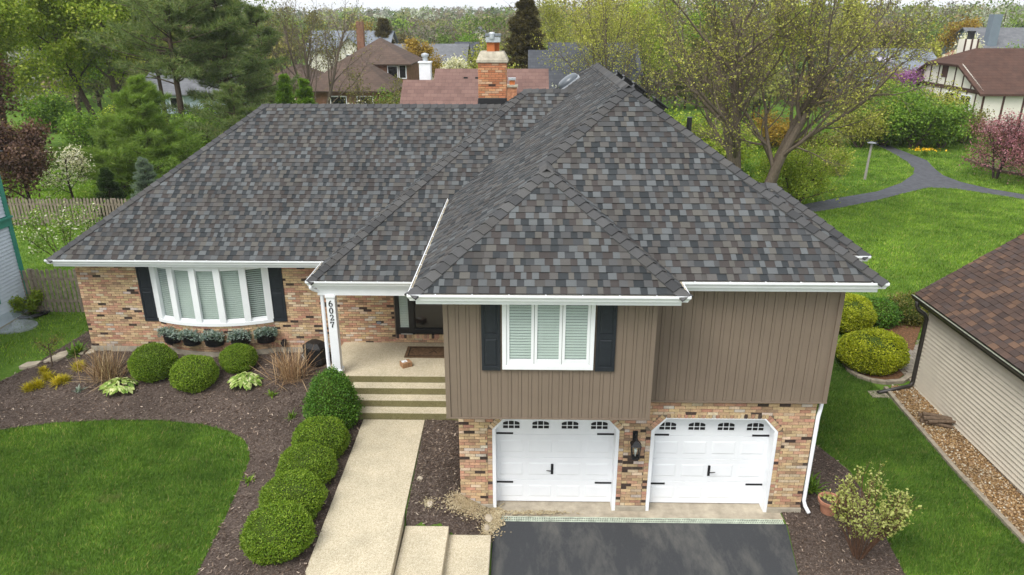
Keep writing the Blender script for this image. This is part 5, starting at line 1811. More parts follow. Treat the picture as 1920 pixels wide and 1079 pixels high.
# the budding maple behind the right roof
SP_MAPLE = dict(seg=(7, 8, 6, 5, 4), wig=(0.05, 0.10, 0.15, 0.18, 0.2), trop=(0.03, 0.055, 0.03, 0.02, 0.0), taper=(0.42, 0.25, 0.25, 0.3, 0.5),
                kids=((7, 9), (7, 8), (7, 9), (6, 8)), ang=(0.66, 0.72, 0.75, 0.75), len=(0.92, 0.52, 0.46, 0.5), rad=(0.5, 0.48, 0.45, 0.5), trunk=0.42, rmin=0.009, apical=0.35)
SP_MAPLE['from'] = (0.30, 0.15, 0.15, 0.15)
g_ = colpos(1400, 34.0)
woody('budding_maple', (g_.x, g_.y, g_.z), 3, SP_MAPLE, 18.5, 0.36, M['bark_grey'], M['lf_budding'], 19000, 0.10,
      'large budding maple with many grey trunks behind the right roof hip', jitter=0.09, stems=4, spreadstem=0.21)

SP_BUSH = dict(seg=(5, 4, 4), wig=(0.10, 0.15, 0.18), trop=(0.02, 0.06, 0.03), taper=(0.6, 0.4, 0.4), kids=((5, 7), (4, 6)), ang=(0.5, 0.6), len=(0.45, 0.45), rad=(0.6, 0.6), trunk=0.85, rmin=0.004, leaf_from=1)
SP_BUSH['from'] = (0.35, 0.3)
g_ = G(1608, 1048)
SP_UP = dict(SP_BUSH); SP_UP['seg'] = (6, 4, 3); SP_UP['wig'] = (0.05, 0.1, 0.15); SP_UP['trop'] = (0.05, 0.1, 0.05); SP_UP['ang'] = (0.38, 0.5); SP_UP['len'] = (0.38, 0.4); SP_UP['from'] = (0.45, 0.4); SP_UP['leaf_from'] = 1; SP_UP['trunk'] = 0.98
woody('budding_shrub', (g_.x, g_.y, g_.z), 8, SP_UP, 1.6, 0.013, M['twig'], M['lf_palelime'], 2600, 0.06, 'upright twiggy shrub with fresh pale leaves at the lower right', 'shrub', jitter=0.03, stems=34, spreadstem=0.40, sides=(5, 4, 3), up=0.5)
g_ = G(100, 690)
SP_SPARSE = dict(SP_BUSH); SP_SPARSE['trunk'] = 0.55; SP_SPARSE['from'] = (0.55, 0.3); SP_SPARSE['ang'] = (0.9, 0.8); SP_SPARSE['len'] = (0.75, 0.5); SP_SPARSE['kids'] = ((7, 9), (4, 6))
woody('bare_young_tree', (g_.x, g_.y, g_.z), 9, SP_SPARSE, 1.5, 0.022, M['bark_brown'], M['lf_olive'], 420, 0.04, 'thin young tree with few leaves in the left bed', jitter=0.05, sides=(6, 4, 3))
g_ = G(52, 590)
woody('lime_shrub', (g_.x, g_.y, g_.z), 10, SP_BUSH, 0.95, 0.010, M['twig'], M['lf_lime'], 5200, 0.075, 'bright lime shrub in a black ring by the blue-grey house', 'shrub', jitter=0.07, stems=12, spreadstem=0.7, sides=(5, 4, 3), up=0.7)
g_ = colpos(128, 25.5)
SP_SM = dict(SP_BUSH); SP_SM['trunk'] = 0.7
woody('white_flowering_shrub', (g_.x, g_.y, g_.z), 12, SP_SM, 3.0, 0.02, M['bark_brown'], M['lf_green'], 2600, 0.085, 'loose pale green shrub with white flowers at the left roof corner', 'shrub', jitter=0.12, stems=9, spreadstem=0.5, petal=(M['lf_white'], 500, 0.09, 'blossom'), sides=(5, 4, 3))

# ------------------------------------------------------------------ SMALL THINGS BY THE HOUSE
# planters hung under the bow window
pl_mat = mat_paint('black_plastic', (0.010, 0.010, 0.011), 0.28, 0.1, 6, 0.5, 30, 0.02)
for i, (s_, lb) in enumerate(((-9.62, 'leftmost black planter of silvery foliage under the bow window'), (-9.02, 'second black planter from the left under the bow window'), (-8.40, 'middle black planter of silvery foliage under the bow window'), (-7.72, 'second black planter from the right under the bow window'), (-7.08, 'rightmost black planter of silvery foliage under the bow window'))):
    x, y, a = bow(s_, -0.02)
    T_ = thing('wall_planter', (x, y, 1.28), lb, 'planter', 'black planters under the bow window', a)
    mb = MB(); arc = [(0.29 * math.cos(t), -0.24 * math.sin(t)) for t in np.linspace(0, math.pi, 15)]
    for k in range(3):
        s0, s1 = (0.86 + 0.05 * k, 0.90 + 0.05 * k); z0 = 0.09 * k
        ring = [(p[0] * s0, p[1] * s0) for p in arc]; ring2 = [(p[0] * s1, p[1] * s1) for p in arc]
        n = len(mb.v); kk = len(arc)
        mb.v += [(p[0], p[1], z0) for p in ring] + [(p[0], p[1], z0 + 0.086) for p in ring2]
        for j in range(kk - 1):
            mb.f.append((n + j, n + kk + j, n + kk + j + 1, n + j + 1)); mb.c.append((1, 1, 1))
        mb.f.append(tuple(n + j for j in range(kk))); mb.c.append((1, 1, 1)); mb.f.append(tuple(n + kk + j for j in reversed(range(kk)))); mb.c.append((1, 1, 1))
        mb.f.append((n, n + kk - 1, n + 2 * kk - 1, n + kk)); mb.c.append((1, 1, 1))
    mb.v = [(vx, vy - 0.01, vz) for vx, vy, vz in mb.v]
    mb.build('pot', pl_mat, T_, local=True)
    rng = np.random.default_rng(60 + i)
    c = np.c_[rng.uniform(-0.30, 0.30, 700), rng.uniform(-0.26, 0.0, 700), rng.uniform(0.22, 0.44, 700)]
    c[:, 2] -= 0.5 * (c[:, 0] ** 2) * 1.5
    V, F = leaves(c, 0.075, rng, 0.5, 0.4); npmesh('foliage', V, F, M['lf_silver'], T_, loc=0, kind='stuff')

# hose reel box
T_ = thing('hose_reel_box', (-5.62, 17.62, gz(-5.6, 17.6) + 0.02), 'black plastic hose reel box beside the porch post', 'hose box', None, R(-28))
mb = MB()
def oct_(r, c=0.35): return [(-r, -r * c), (-r * c, -r), (r * c, -r), (r, -r * c), (r, r * c), (r * c, r), (-r * c, r), (-r, r * c)]
n0 = 0
prof = [(0.30, 0.0), (0.33, 0.05), (0.30, 0.44), (0.32, 0.46), (0.31, 0.50), (0.18, 0.60), (0.02, 0.61)]
for r_, z in prof: mb.v += [(p[0], p[1] * 0.85, z) for p in oct_(r_, 0.55)]
for i in range(len(prof) - 1):
    for k in range(8):
        k2 = (k + 1) % 8; mb.f.append((i * 8 + k, i * 8 + k2, (i + 1) * 8 + k2, (i + 1) * 8 + k)); mb.c.append((1, 1, 1))
mb.f.append(tuple(range(len(mb.v) - 8, len(mb.v)))); mb.c.append((1, 1, 1))
wic = mat_paint('black_wicker', (0.014, 0.014, 0.014), 0.5, 0.3, 30, 0.35, 40, 0.9)
mb.build('body', wic, T_, local=True)
mb = MB(); mb.tube([(-0.14, -0.30, 0.33), (-0.14, -0.36, 0.33), (-0.06, -0.37, 0.24), (-0.04, -0.44, 0.24)], 0.016, 8)
mb.build('crank', mat_paint('crank_grey', (0.4, 0.41, 0.38), 0.5), T_, local=True)
# parcel and door mat
card = mat_paint('cardboard', (0.34, 0.20, 0.11), 0.85, 0.1, 8, 0.1, 40, 0.1)
T_ = thing('parcel', (-3.03, 16.72, 1.2), 'small brown cardboard parcel with white label on the porch', 'parcel', None, R(32))
mb = MB(); mb.box(-0.13, -0.11, 0.003, 0.13, 0.11, 0.13); mb.build('carton', card, T_, bevel=0.004, local=True)
mb = MB(); mb.box(-0.10, -0.03, 0.131, 0.04, 0.09, 0.133); mb.build('shipping_label', M['white'], T_, local=True)
mb = MB(); mb.box(-0.03, 0.0, 0.1335, 0.0, 0.03, 0.1345); mb.build('label_mark', M['dark'], T_, local=True)
mb = MB(); mb.box(0.02, -0.1115, 0.01, 0.05, -0.1102, 0.128); mb.build('tape', mat_paint('tape', (0.22, 0.12, 0.06), 0.4), T_, local=True)
T_ = thing('doormat', (-2.42, 17.52, 1.2), 'brown doormat with dark border before the front door', 'doormat')
mm = mat_paint('coir', (0.15, 0.095, 0.055), 0.95, 0.25, 14, 0.05, 120, 0.8)
mb = MB(); mb.box(-0.74, -0.33, 0.003, 0.74, 0.35, 0.018); mb.build('mat', mm, T_, local=True, bevel=0.004)
bdm = mat_paint('mat_border', (0.05, 0.034, 0.024), 0.95, 0.2, 20, 0.05, 120, 0.6)
mb = MB()
for bx_ in ((-0.66, -0.26, 0.66, -0.225), (-0.66, 0.245, 0.66, 0.28), (-0.66, -0.225, -0.625, 0.245), (0.625, -0.225, 0.66, 0.245)):
    mb.box(bx_[0], bx_[1], 0.0185, bx_[2], bx_[3], 0.022)
mb.build('border', bdm, T_, local=True)
mb = MB(); mb.bar((-0.1, -0.08, 0.0205), (0.0, 0.09, 0.0205), 0.02, 0.003); mb.bar((0.0, 0.09, 0.0205), (0.11, -0.08, 0.0205), 0.03, 0.0035); mb.build('monogram', bdm, T_, local=True)
# terracotta pot on the right
g_ = G(1552, 962)
pot_m = mat_paint('old_terracotta', (0.42, 0.20, 0.125), 0.85, 0.12, 7, 0.15, 40, 0.15)
T_ = thing('terracotta_pot', (g_.x, g_.y, g_.z + 0.02), 'terracotta pot of soil behind the twiggy shrub', 'pot')
mb = MB(); mb.lathe((0, 0, 0), [(0.15, 0.0), (0.20, 0.26), (0.235, 0.265), (0.24, 0.33), (0.21, 0.33), (0.195, 0.27), (0.19, 0.25), (0.001, 0.25)], 28); mb.build('pot', pot_m, T_, local=True)
mb = MB(); mb.lathe((0, 0, 0), [(0.001, 0.255), (0.19, 0.252), (0.19, 0.262), (0.09, 0.285), (0.001, 0.28)][::-1], 24); mb.build('soil', M['mulch'], T_, local=True, smooth=True)
mb = MB(); mb.obox((0.08, -0.06, 0.31), (0.8, -0.5, 0.2), (0.5, 0.85, 0), (-0.1, 0.1, 1), 0.09, 0.05, 0.012); mb.build('shard', pot_m, T_, local=True, bevel=0.006)
V, F = blades((-0.02, 0.05, 0.26), 14, 0.18, 0.012, np.random.default_rng(3), 0.5); npmesh('sprout', V, F, M['lf_green'], T_, loc=0)
# stepping stones at the left
stm = mat_paint('flagstone', (0.44, 0.38, 0.29), 0.9, 0.15, 5, 0.1, 50, 0.3)
for i, (pp_, lb) in enumerate((([(82, 683), (112, 664), (137, 658), (124, 672), (108, 680)], 'large pale flagstone left of the brick corner'), ([(137, 668), (150, 658), (163, 658), (157, 667)], 'middle pale flagstone by the brick corner'), ([(160, 668), (168, 660), (176, 657), (178, 664)], 'small pale flagstone against the brick corner'), ([(36, 693), (52, 682), (80, 679), (70, 688), (50, 694)], 'grey cracked flagstone at the lawn edge'))):
    mb = MB(); q = [G(u, v) for u, v in pp_]; z = sum(p.z for p in q) / len(q)
    poly = [(p.x, p.y) for p in q]
    if area2(poly) < 0: poly.reverse()
    mb.prism(poly, z - 0.05, z + 0.075)
    tag(mb.build('flagstone', stm, None, bevel=0.012), lb, 'flagstone', 'stepping stones')
# small black flood light on the brick, right of the planters
T_ = thing('flood_light', (-6.62, YL - 0.02, 1.22), 'small black flood light low on the brick wall', 'light')
mb = MB(); mb.box(-0.05, -0.03, -0.06, 0.05, 0.01, 0.06); mb.build('bracket', hw_mat, T_, local=True, bevel=0.005)
mb = MB(); mb.hexa([(-0.06, -0.16, -0.10), (0.06, -0.16, -0.10), (0.05, -0.04, -0.07), (-0.05, -0.04, -0.07), (-0.06, -0.17, 0.02), (0.06, -0.17, 0.02), (0.05, -0.04, 0.04), (-0.05, -0.04, 0.04)]); mb.build('lamp_head', hw_mat, T_, local=True)
# bits of wood and stones lying in the bed between walk and garage
for u, v, sx, lb in ((787, 900, 0.07, 'pale stone lying in the mulch beside the walk'), (806, 948, 0.08, 'pale chip of stone in the mulch above the side steps'), (914, 975, 0.11, 'rounded pale stone at the driveway corner'), (910, 993, 0.09, 'flat pale stone beside the lowest walk step')):
    g_ = G(u, v); mb = MB()
    mb.lathe((g_.x, g_.y, g_.z + 0.03), [(sx * 0.6, -0.02), (sx, sx * 0.1), (sx * 0.75, sx * 0.28), (sx * 0.2, sx * 0.33)], 7, 1.0, 1.35)
    tag(mb.build('stone', stm, None, smooth=False), lb, 'stone')
# ================================================================== NEIGHBOURING HOUSES
# ---- right: beige clapboard building with brown shingles
NB = thing('neighbour_garage', (12, 12, 0.1), 'beige clapboard building with brown shingle roof at the right edge', 'building')
beige = mat_paint('beige_siding', (0.60, 0.545, 0.45), 0.55, 0.05, 2, 0.25, 90, 0.05)
dkbr = mat_paint('dark_bronze', (0.028, 0.024, 0.020), 0.4, 0.1, 9, 0.4, 60, 0.05)
mb = MB(); mb.box(10.69, 3.0, 0.0, 18.4, 17.72, 2.62); WN = mb.build('wall', beige, NB)
z = 0.16
while z < 2.5:
    bo = MB(); bo.hexa([(10.632, 3.0, z), (10.692, 3.0, z), (10.692, 17.74, z), (10.632, 17.74, z), (10.672, 3.0, z + 0.112), (10.692, 3.0, z + 0.112), (10.692, 17.74, z + 0.112), (10.672, 17.74, z + 0.112)])
    bo.build('clapboard', beige, WN); z += 0.113
mb = MB(); mb.box(10.64, 17.70, 0.12, 10.70, 17.78, 2.55); mb.build('corner_trim', beige, WN)
RD = MB(); F2 = MB()
rr_ = MB(); rr_.box(14.3, 3.2, 5.3, 14.5, 18.1, 5.4); NR = rr_.build('roof', deck_mat, NB)
PB = [(0.088, 0.058, 0.046), (0.075, 0.052, 0.043), (0.062, 0.045, 0.039), (0.125, 0.078, 0.054), (0.082, 0.056, 0.046), (0.070, 0.053, 0.048)]
roof_plane(F2, [[(10.40, 18.2), (10.40, 3.0), (14.4, 3.0), (14.4, 18.2)]], (10.40, 18.2), (0, -1), 0.68, 2.72, 71, palette=PB, wscale=1.35)
roof_plane(F2, [[(18.4, 3.0), (18.4, 18.2), (14.4, 18.2), (14.4, 3.0)]], (18.4, 3.0), (0, 1), 0.68, 2.72, 72, palette=PB, wscale=3.0, exposure=0.3)
F2.build('shingle_field', M['shingle'], NR, color=True, kind='stuff'); RD.build('roof_deck', deck_mat, NR)
mb = MB(); mb.yprism([(10.69, 2.6), (18.3, 2.6), (14.4, 5.35)], 17.68, 17.71); mb.build('gable_wall', beige, NB)
sweep([(10.44, 18.2), (10.44, 3.0)], GPROF, 2.70).build('gutter', dkbr, NB)
sweep([(10.44, 18.2), (10.44, 3.0)], [(0.012, -0.1), (0.08, -0.1), (0.113, -0.02), (0.113, 0.006), (0.09, 0.0), (0.012, -0.03)], 2.70).build('gutter_trough', mat_paint('mossy_gutter', (0.33, 0.36, 0.27), 0.8, 0.3, 12), NB)
mb = MB(); mb.box(10.42, 3.0, 2.52, 10.46, 18.18, 2.69); mb.build('fascia', dkbr, NB)
mb = MB(); mb.box(10.46, 3.0, 2.54, 10.70, 18.18, 2.56); mb.build('soffit', beige, NB)
mb = MB(); mb.tube([(10.38, 17.95, 2.60), (10.38, 17.95, 2.48), (10.42, 17.9, 2.38), (10.56, 17.8, 2.28), (10.60, 17.77, 2.18), (10.60, 17.76, 0.36), (10.57, 17.74, 0.26), (10.48, 17.70, 0.21), (9.52, 17.40, 0.17)], 0.055, 10)
mb.build('downspout', dkbr, NB, smooth=True)
mb = MB(); mb.prism([(9.3, 17.2), (9.75, 17.2), (9.75, 17.6), (9.3, 17.55)], 0.0, 0.15)
tag(mb.build('splash_block', M['edging'], None, bevel=0.01), 'concrete splash block under the dark downspout', 'splash block')
# logs in the gravel
T_ = None
lgm = bark_mat('old_log', (0.16, 0.115, 0.08)); lr = random.Random(4)
for i in range(7):
    x, y = 10.30 + lr.uniform(-0.05, 0.05), 15.75 + (i % 4) * 0.13; z = gz(x, y) + 0.09 + (0.09 if i > 3 else 0); a = R(lr.uniform(-25, 5))
    mb = MB(); L = lr.uniform(0.26, 0.36); r_ = lr.uniform(0.04, 0.06)
    mb.tube([(x - L * math.cos(a), y - L * math.sin(a), z), (x + 0.02, y, z + 0.012), (x + L * math.cos(a), y + L * math.sin(a), z)], [r_, r_ * 0.95, r_ * 0.85], 9)
    tag(mb.build('log', lgm, None, smooth=False), ['lowest log of the pile, nearest the camera', 'second log from the near end of the pile bottom', 'third log from the near end of the pile bottom', 'bottom log at the far end of the gravel pile', 'upper log nearest the camera on the pile', 'middle upper log resting on the pile', 'upper log at the far end of the pile'][i], 'log', 'logs piled on the gravel')
# pavers beyond the corner
pvm = mat_piece('paver', 0.9, 40, 0.4, 0.4, 0.004, 0.1); pbm = MB(); pbm.box(-0.098, -0.098, -0.03, 0.098, 0.098, 0.03)
pvo = pbm.build('paver', pvm); pme = pvo.data; white_col(pme); bpy.data.objects.remove(pvo)
pb = MB(); pb.box(10.72, 17.85, 0.0, 12.9, 21.2, gz(11.5, 19.5) + 0.012)
PV = tag(pb.build('paved_strip', M['edging'], None), kind='structure')
lr = random.Random(8)
for i in range(10):
    for j in range(15):
        o = bpy.data.objects.new('paver', pme); COL.objects.link(o); o.parent = PV
        o.location = (10.85 + i * 0.207 + (0.1 if j % 2 else 0), 17.98 + j * 0.207, gz(11.5, 19.5) + lr.uniform(0.012, 0.018))
        q = lr.uniform(0.8, 1.1); o.color = (0.30 * q, 0.265 * q, 0.215 * q, 1)

# ---- left: blue-grey clapboard house with teal trim
NL = thing('neighbour_house', (-19, 24, 0.8), 'pale blue clapboard house with teal trim at the left edge', 'house')
bl_ = mat_paint('pale_blue_siding', (0.50, 0.56, 0.62), 0.55, 0.04, 2, 0.25, 90, 0.05)
teal = mat_paint('teal_trim', (0.045, 0.235, 0.175), 0.5, 0.06, 3, 0.3, 60, 0.05)
mb = MB(); mb.box(-24, 9, 0.2, -15.64, 21.0, 5.9); WL = mb.build('wall', bl_, NL)
z = 0.95
while z < 5.6:
    if not 3.66 < z < 3.93:
        bo = MB(); bo.hexa([(-15.645, 9, z), (-15.59, 9, z), (-15.59, 20.9, z), (-15.645, 20.9, z), (-15.645, 9, z + 0.108), (-15.62, 9, z + 0.108), (-15.62, 20.9, z + 0.108), (-15.645, 20.9, z + 0.108)])
        bo.build('clapboard', bl_, WL)
    z += 0.109
mb = MB(); mb.box(-15.66, 20.88, 0.9, -15.56, 21.03, 5.9); mb.build('corner_board', teal, NL)
mb = MB(); mb.box(-15.66, 9, 3.70, -15.55, 20.87, 3.92); mb.build('band_board', teal, NL)
mb = MB(); mb.box(-15.66, 9, 3.92, -15.50, 21.05, 3.98); mb.build('drip_cap', teal, NL)
mb = MB(); mb.box(-24.02, 9, 0.3, -15.60, 20.98, 0.95); mb.build('foundation', M['foundation'], NL)
mb = MB(); mb.hexa([(-24.3, 8.6, 5.9), (-15.4, 8.6, 5.9), (-15.4, 21.2, 5.9), (-24.3, 21.2, 5.9), (-19.9, 12.5, 8.6), (-19.7, 12.5, 8.6), (-19.7, 17, 8.6), (-19.9, 17, 8.6)]); mb.build('roof', deck_mat, NL)
mb = MB(); mb.box(-15.66, 19.0, 1.62, -15.56, 19.75, 2.2); wo = mb.build('window', teal, NL)
mb = MB(); mb.box(-15.57, 19.08, 1.7, -15.548, 19.67, 2.12); mb.build('pane', dgm, wo)
T_ = thing('window_well_cover', (-15.35, 19.75, gz(-15.4, 19.7)), 'clear plastic dome over the basement window well', 'well cover')
mb = MB(); mb.lathe((0, 0, 0), [(0.62, 0.0), (0.60, 0.16), (0.46, 0.34), (0.2, 0.44), (0.001, 0.46)], 20, 1, 0.75); mb.build('dome', M['glass'], T_, local=True, smooth=True)
mb = MB(); mb.lathe((0, 0, 0), [(0.60, 0.0), (0.66, 0.0), (0.66, 0.05), (0.60, 0.05)], 20, 1, 0.75); mb.build('rim', galv, T_, local=True)
T_ = thing('edging_ring', (G(52, 590).x, G(52, 590).y, G(52, 590).z), 'coil of black plastic edging round the lime shrub', 'edging')
for i in range(4):
    mb = MB(); r_ = 0.42 + 0.05 * i
    mb.tube([(r_ * math.cos(t) + 0.03 * i, r_ * 0.8 * math.sin(t), 0.05 + 0.03 * (i % 2)) for t in np.linspace(0, 6.283, 25)], 0.028, 6, cap=False); mb.build('coil', M['black'], T_, local=True)


# ---- picket fences
wood = mat_paint('weathered_fence', (0.27, 0.225, 0.175), 0.9, 0.22, 7, 0.1, 40, 0.4)


def fence(x0, x1, y, h, pitch, wd, label, seed):
    r = random.Random(seed); T_ = thing('picket_fence', (x0, y, gz(x0, y)), label, 'fence')
    x = x0
    while x < x1:
        g_ = gz(x, y); hh = h * r.uniform(0.97, 1.03); lean_ = r.uniform(-0.012, 0.012); w_ = wd * r.uniform(0.94, 1.04)
        mb = MB()
        mb.yprism([(x - w_ / 2, g_ + 0.04), (x + w_ / 2, g_ + 0.04), (x + w_ / 2 + lean_, g_ + hh - 0.05), (x + w_ / 4 + lean_, g_ + hh), (x - w_ / 4 + lean_, g_ + hh), (x - w_ / 2 + lean_, g_ + hh - 0.05)], y - 0.03 + r.uniform(-.004, .004), y - 0.012)
        mb.build('picket', wood, T_); x += pitch
    for zr in (0.28, 0.78):
        mb = MB(); mb.box(x0, y - 0.011, gz(x0, y) + h * zr - 0.04, x1, y + 0.03, gz(x0, y) + h * zr + 0.04); mb.build('rail', wood, T_)
    x = x0 + 0.4
    while x < x1:
        mb = MB(); mb.box(x - 0.05, y + 0.031, gz(x, y) - 0.2, x + 0.05, y + 0.13, gz(x, y) + h - 0.02); mb.build('post', wood, T_); x += 2.2


fence(-15.75, -12.15, 20.9, 1.45, 0.142, 0.098, 'weathered picket fence between the blue house and the brick wall', 3)
fence(-25.5, -12.6, 31.5, 1.28, 0.155, 0.10, 'weathered picket fence far back across the left yard', 4)


# ---- houses in the distance
def far_roof_mat(name, a, b_, s=5.0):
    m, nt, b = new_mat(name)
    c = coords(nt)
    br = nd(nt, 'ShaderNodeTexBrick', Scale=s); br.offset = 0.5
    br.inputs['Color1'].default_value = (*a, 1); br.inputs['Color2'].default_value = (*b_, 1); br.inputs['Mortar'].default_value = (*[x * 0.62 for x in a], 1)
    br.inputs['Mortar Size'].default_value = 0.03; br.inputs['Brick Width'].default_value = 1.6; br.inputs['Row Height'].default_value = 0.72
    mp = nt.nodes.new('ShaderNodeMapping'); mp.inputs['Rotation'].default_value = (R(90), 0, 0)
    nt.links.new(c, mp.inputs[0]); nt.links.new(mp.outputs[0], br.inputs['Vector'])
    v = ramp(nt, noise(nt, 1.2, 4, 0.6, c), [(0.3, (0.85,) * 3), (0.7, (1.12,) * 3)])
    nt.links.new(mixc(nt, br.outputs['Color'], v, 1.0, 'MULTIPLY'), b.inputs['Base Color']); b.inputs['Roughness'].default_value = 0.95
    b.inputs['Specular IOR Level'].default_value = 0.1
    return m


RM = {'redbrown': far_roof_mat('redbrown_shingle', (0.185, 0.115, 0.098), (0.150, 0.092, 0.080), 4),
      'brown': far_roof_mat('brown_shingle', (0.115, 0.082, 0.066), (0.090, 0.066, 0.054), 4),
      'dbrown': far_roof_mat('dark_brown_shingle', (0.092, 0.052, 0.040), (0.075, 0.045, 0.036), 4),
      'grey': far_roof_mat('grey_shingle', (0.16, 0.165, 0.175), (0.13, 0.135, 0.145), 4),
      'dgrey': far_roof_mat('dark_grey_shingle', (0.075, 0.08, 0.09), (0.06, 0.065, 0.075), 4),
      'blue': far_roof_mat('blue_grey_shingle', (0.20, 0.225, 0.255), (0.17, 0.19, 0.22), 4)}
WM = {'white': M['white'], 'brick': mat_paint('far_brick', (0.24, 0.13, 0.085), 0.9, 0.2, 3, 0.1, 20, 0.3), 'cream': mat_paint('cream_stucco', (0.72, 0.69, 0.60), 0.9, 0.05, 1, 0.1),
      'blue': mat_paint('slate_blue_wall', (0.16, 0.20, 0.24), 0.8, 0.06, 1), 'ltblue': mat_paint('light_blue_wall', (0.42, 0.50, 0.58), 0.8, 0.06, 1), 'tan': mat_paint('tan_wall', (0.38, 0.30, 0.22), 0.8, 0.06, 1)}


def slab(mb, pts, t=0.12):
    """roof plane with thickness"""
    n = len(mb.v); k = len(pts)
    mb.v += [tuple(p) for p in pts] + [(p[0], p[1], p[2] - t) for p in pts]
    mb.f.append(tuple(n + i for i in range(k))); mb.f.append(tuple(n + k + i for i in reversed(range(k))))
    for i in range(k):
        j = (i + 1) % k; mb.f.append((n + i, n + k + i, n + k + j, n + j))
    mb.c += [(1, 1, 1)] * (k + 2)


def block(T, x0, x1, y0, y1, zb, zw, kind, pitch, wm, rm, ov=0.45, wins=(), zr=None):
    """one wing: walls, roof, windows"""
    mb = MB(); mb.box(x0, y0, zb - 0.5, x1, y1, zw); W_ = mb.build('wall', wm, T)
    a, b_, c, d = x0 - ov, x1 + ov, y0 - ov, y1 + ov
    mb = MB(); ze = zw - 0.02
    if kind == 'hip':
        h_ = min(b_ - a, d - c) / 2; zt = ze + h_ * pitch
        if (b_ - a) >= (d - c): r0, r1 = (a + h_, (c + d) / 2), (b_ - h_, (c + d) / 2)
        else: r0, r1 = ((a + b_) / 2, c + h_), ((a + b_) / 2, d - h_)
        R0, R1 = (*r0, zt), (*r1, zt)
        A, B_, C_, D_ = (a, c, ze), (b_, c, ze), (b_, d, ze), (a, d, ze)
        if (b_ - a) >= (d - c): fs = [[A, B_, R1, R0], [B_, C_, R1], [C_, D_, R0, R1], [D_, A, R0]]
        else: fs = [[A, B_, R0], [B_, C_, R1, R0], [C_, D_, R1], [D_, A, R0, R1]]
    elif kind == 'gx':
        ym = (c + d) / 2; zt = ze + (d - c) / 2 * pitch
        fs = [[(a, c, ze), (b_, c, ze), (b_, ym, zt), (a, ym, zt)], [(b_, d, ze), (a, d, ze), (a, ym, zt), (b_, ym, zt)]]
        g_ = MB()
        for xx in (x0, x1 - 0.05):
            n = len(g_.v); g_.v += [(xx, y0, zw), (xx, y1, zw), (xx, ym, zt - 0.15), (xx + 0.05, y0, zw), (xx + 0.05, y1, zw), (xx + 0.05, ym, zt - 0.15)]
            g_.f += [(n, n + 2, n + 1), (n + 3, n + 4, n + 5), (n, n + 3, n + 5, n + 2), (n + 1, n + 2, n + 5, n + 4)]; g_.c += [(1, 1, 1)] * 4
        g_.build('gable', wm, T)
    else:
        xm = (a + b_) / 2; zt = ze + (b_ - a) / 2 * pitch
        fs = [[(b_, c, ze), (b_, d, ze), (xm, d, zt), (xm, c, zt)], [(a, d, ze), (a, c, ze), (xm, c, zt), (xm, d, zt)]]
        g_ = MB(); g_.yprism([(x0, zw), (x1, zw), (xm, zt - 0.15)], y0 + 0.002, y0 + 0.06); g_.build('gable', wm, T)
    for f_ in fs:
        mb = MB(); slab(mb, f_); mb.build('roof', rm, T)
    for (x, z, w_, h_) in wins:
        f_ = MB(); f_.box(x - w_ / 2 - 0.09, y0 - 0.05, z - 0.09, x + w_ / 2 + 0.09, y0 + 0.02, z + h_ + 0.09); wo = f_.build('window', M['white'] if wm is not WM['white'] else M['shutter'], T)
        f_ = MB(); f_.box(x - w_ / 2, y0 - 0.065, z, x + w_ / 2, y0 - 0.052, z + h_); f_.build('pane', dgm, wo)
    return zt


# red-brown roof just behind
T_ = thing('ranch_house', (-3, 46, 0.6), 'house with plain red-brown shingle roof right behind the chimney', 'house')
block(T_, -5.1, 1.0, 40.6, 51.4, 0.6, 2.75, 'gx', 0.66, WM['white'], RM['redbrown'], 0.4)
block(T_, -7.05, -5.15, 40.75, 49.4, 0.6, 2.75, 'gx', 0.70, WM['white'], RM['redbrown'], 0.3)
mb = MB(); mb.box(-6.55, 46.4, 3, -5.85, 47.1, 6.85); ch_ = mb.build('siding_chimney', M['white'], T_)
mb = MB(); mb.box(-6.6, 46.35, 6.85, -5.8, 47.15, 6.93); mb.build('chimney_lid', M['white'], ch_)
mb = MB(); mb.lathe((-6.2, 46.75, 6.93), [(0.16, 0), (0.16, 0.28), (0.24, 0.30), (0.24, 0.42), (0.05, 0.5)], 12); mb.build('flue_pipe', galv, ch_)
mb = MB(); mb.box(-1.05, 43.2, 3.2, -0.5, 43.8, 5.72); ch_ = mb.build('brick_chimney', mat_paint('orange_brick', (0.45, 0.21, 0.12), 0.9, 0.25, 9, 0.1, 40, 0.5), T_)
mb = MB(); mb.box(-1.12, 43.13, 5.72, -0.43, 43.87, 5.84); mb.build('chimney_crown', M['foundation'], ch_)
mb = MB(); mb.box(-0.92, 43.35, 5.84, -0.62, 43.65, 6.1); mb.build('flue', terra, ch_)
mb = MB(); mb.box(-0.99, 43.28, 6.1, -0.56, 43.72, 6.22); mb.build('flue_cap', galv, ch_)
for x in (-3.6, -2.9):
    mb = MB(); mb.box(x - 0.12, 45.2, 5.6, x + 0.12, 45.45, 6.12); mb.build('roof_vent', M['dark'], T_)
# brown two-storey
T_ = thing('brick_house', (-15, 76, 0.6), 'two-storey brown brick house with hipped brown roofs, left of the white chimney', 'house')
block(T_, -18.6, -11.9, 76, 84, 0.6, 5.0, 'hip', 0.60, WM['brick'], RM['brown'], 0.5, [(-13.4, 3.6, 0.9, 1.1), (-12.4, 3.6, 0.6, 1.2)])
block(T_, -20.6, -12.6, 69.5, 76.2, 0.6, 3.0, 'hip', 0.72, WM['brick'], RM['brown'], 0.5, [(-15, 1.2, 1.4, 1.2), (-17.5, 1.2, 1.4, 1.2)])
block(T_, -25.5, -20.0, 71, 79, 0.6, 3.2, 'hip', 0.55, WM['brick'], RM['brown'], 0.5)
mb = MB(); mb.box(-17.7, 80, 5, -17.0, 80.7, 8.9); mb.build('chimney', WM['brick'], T_)
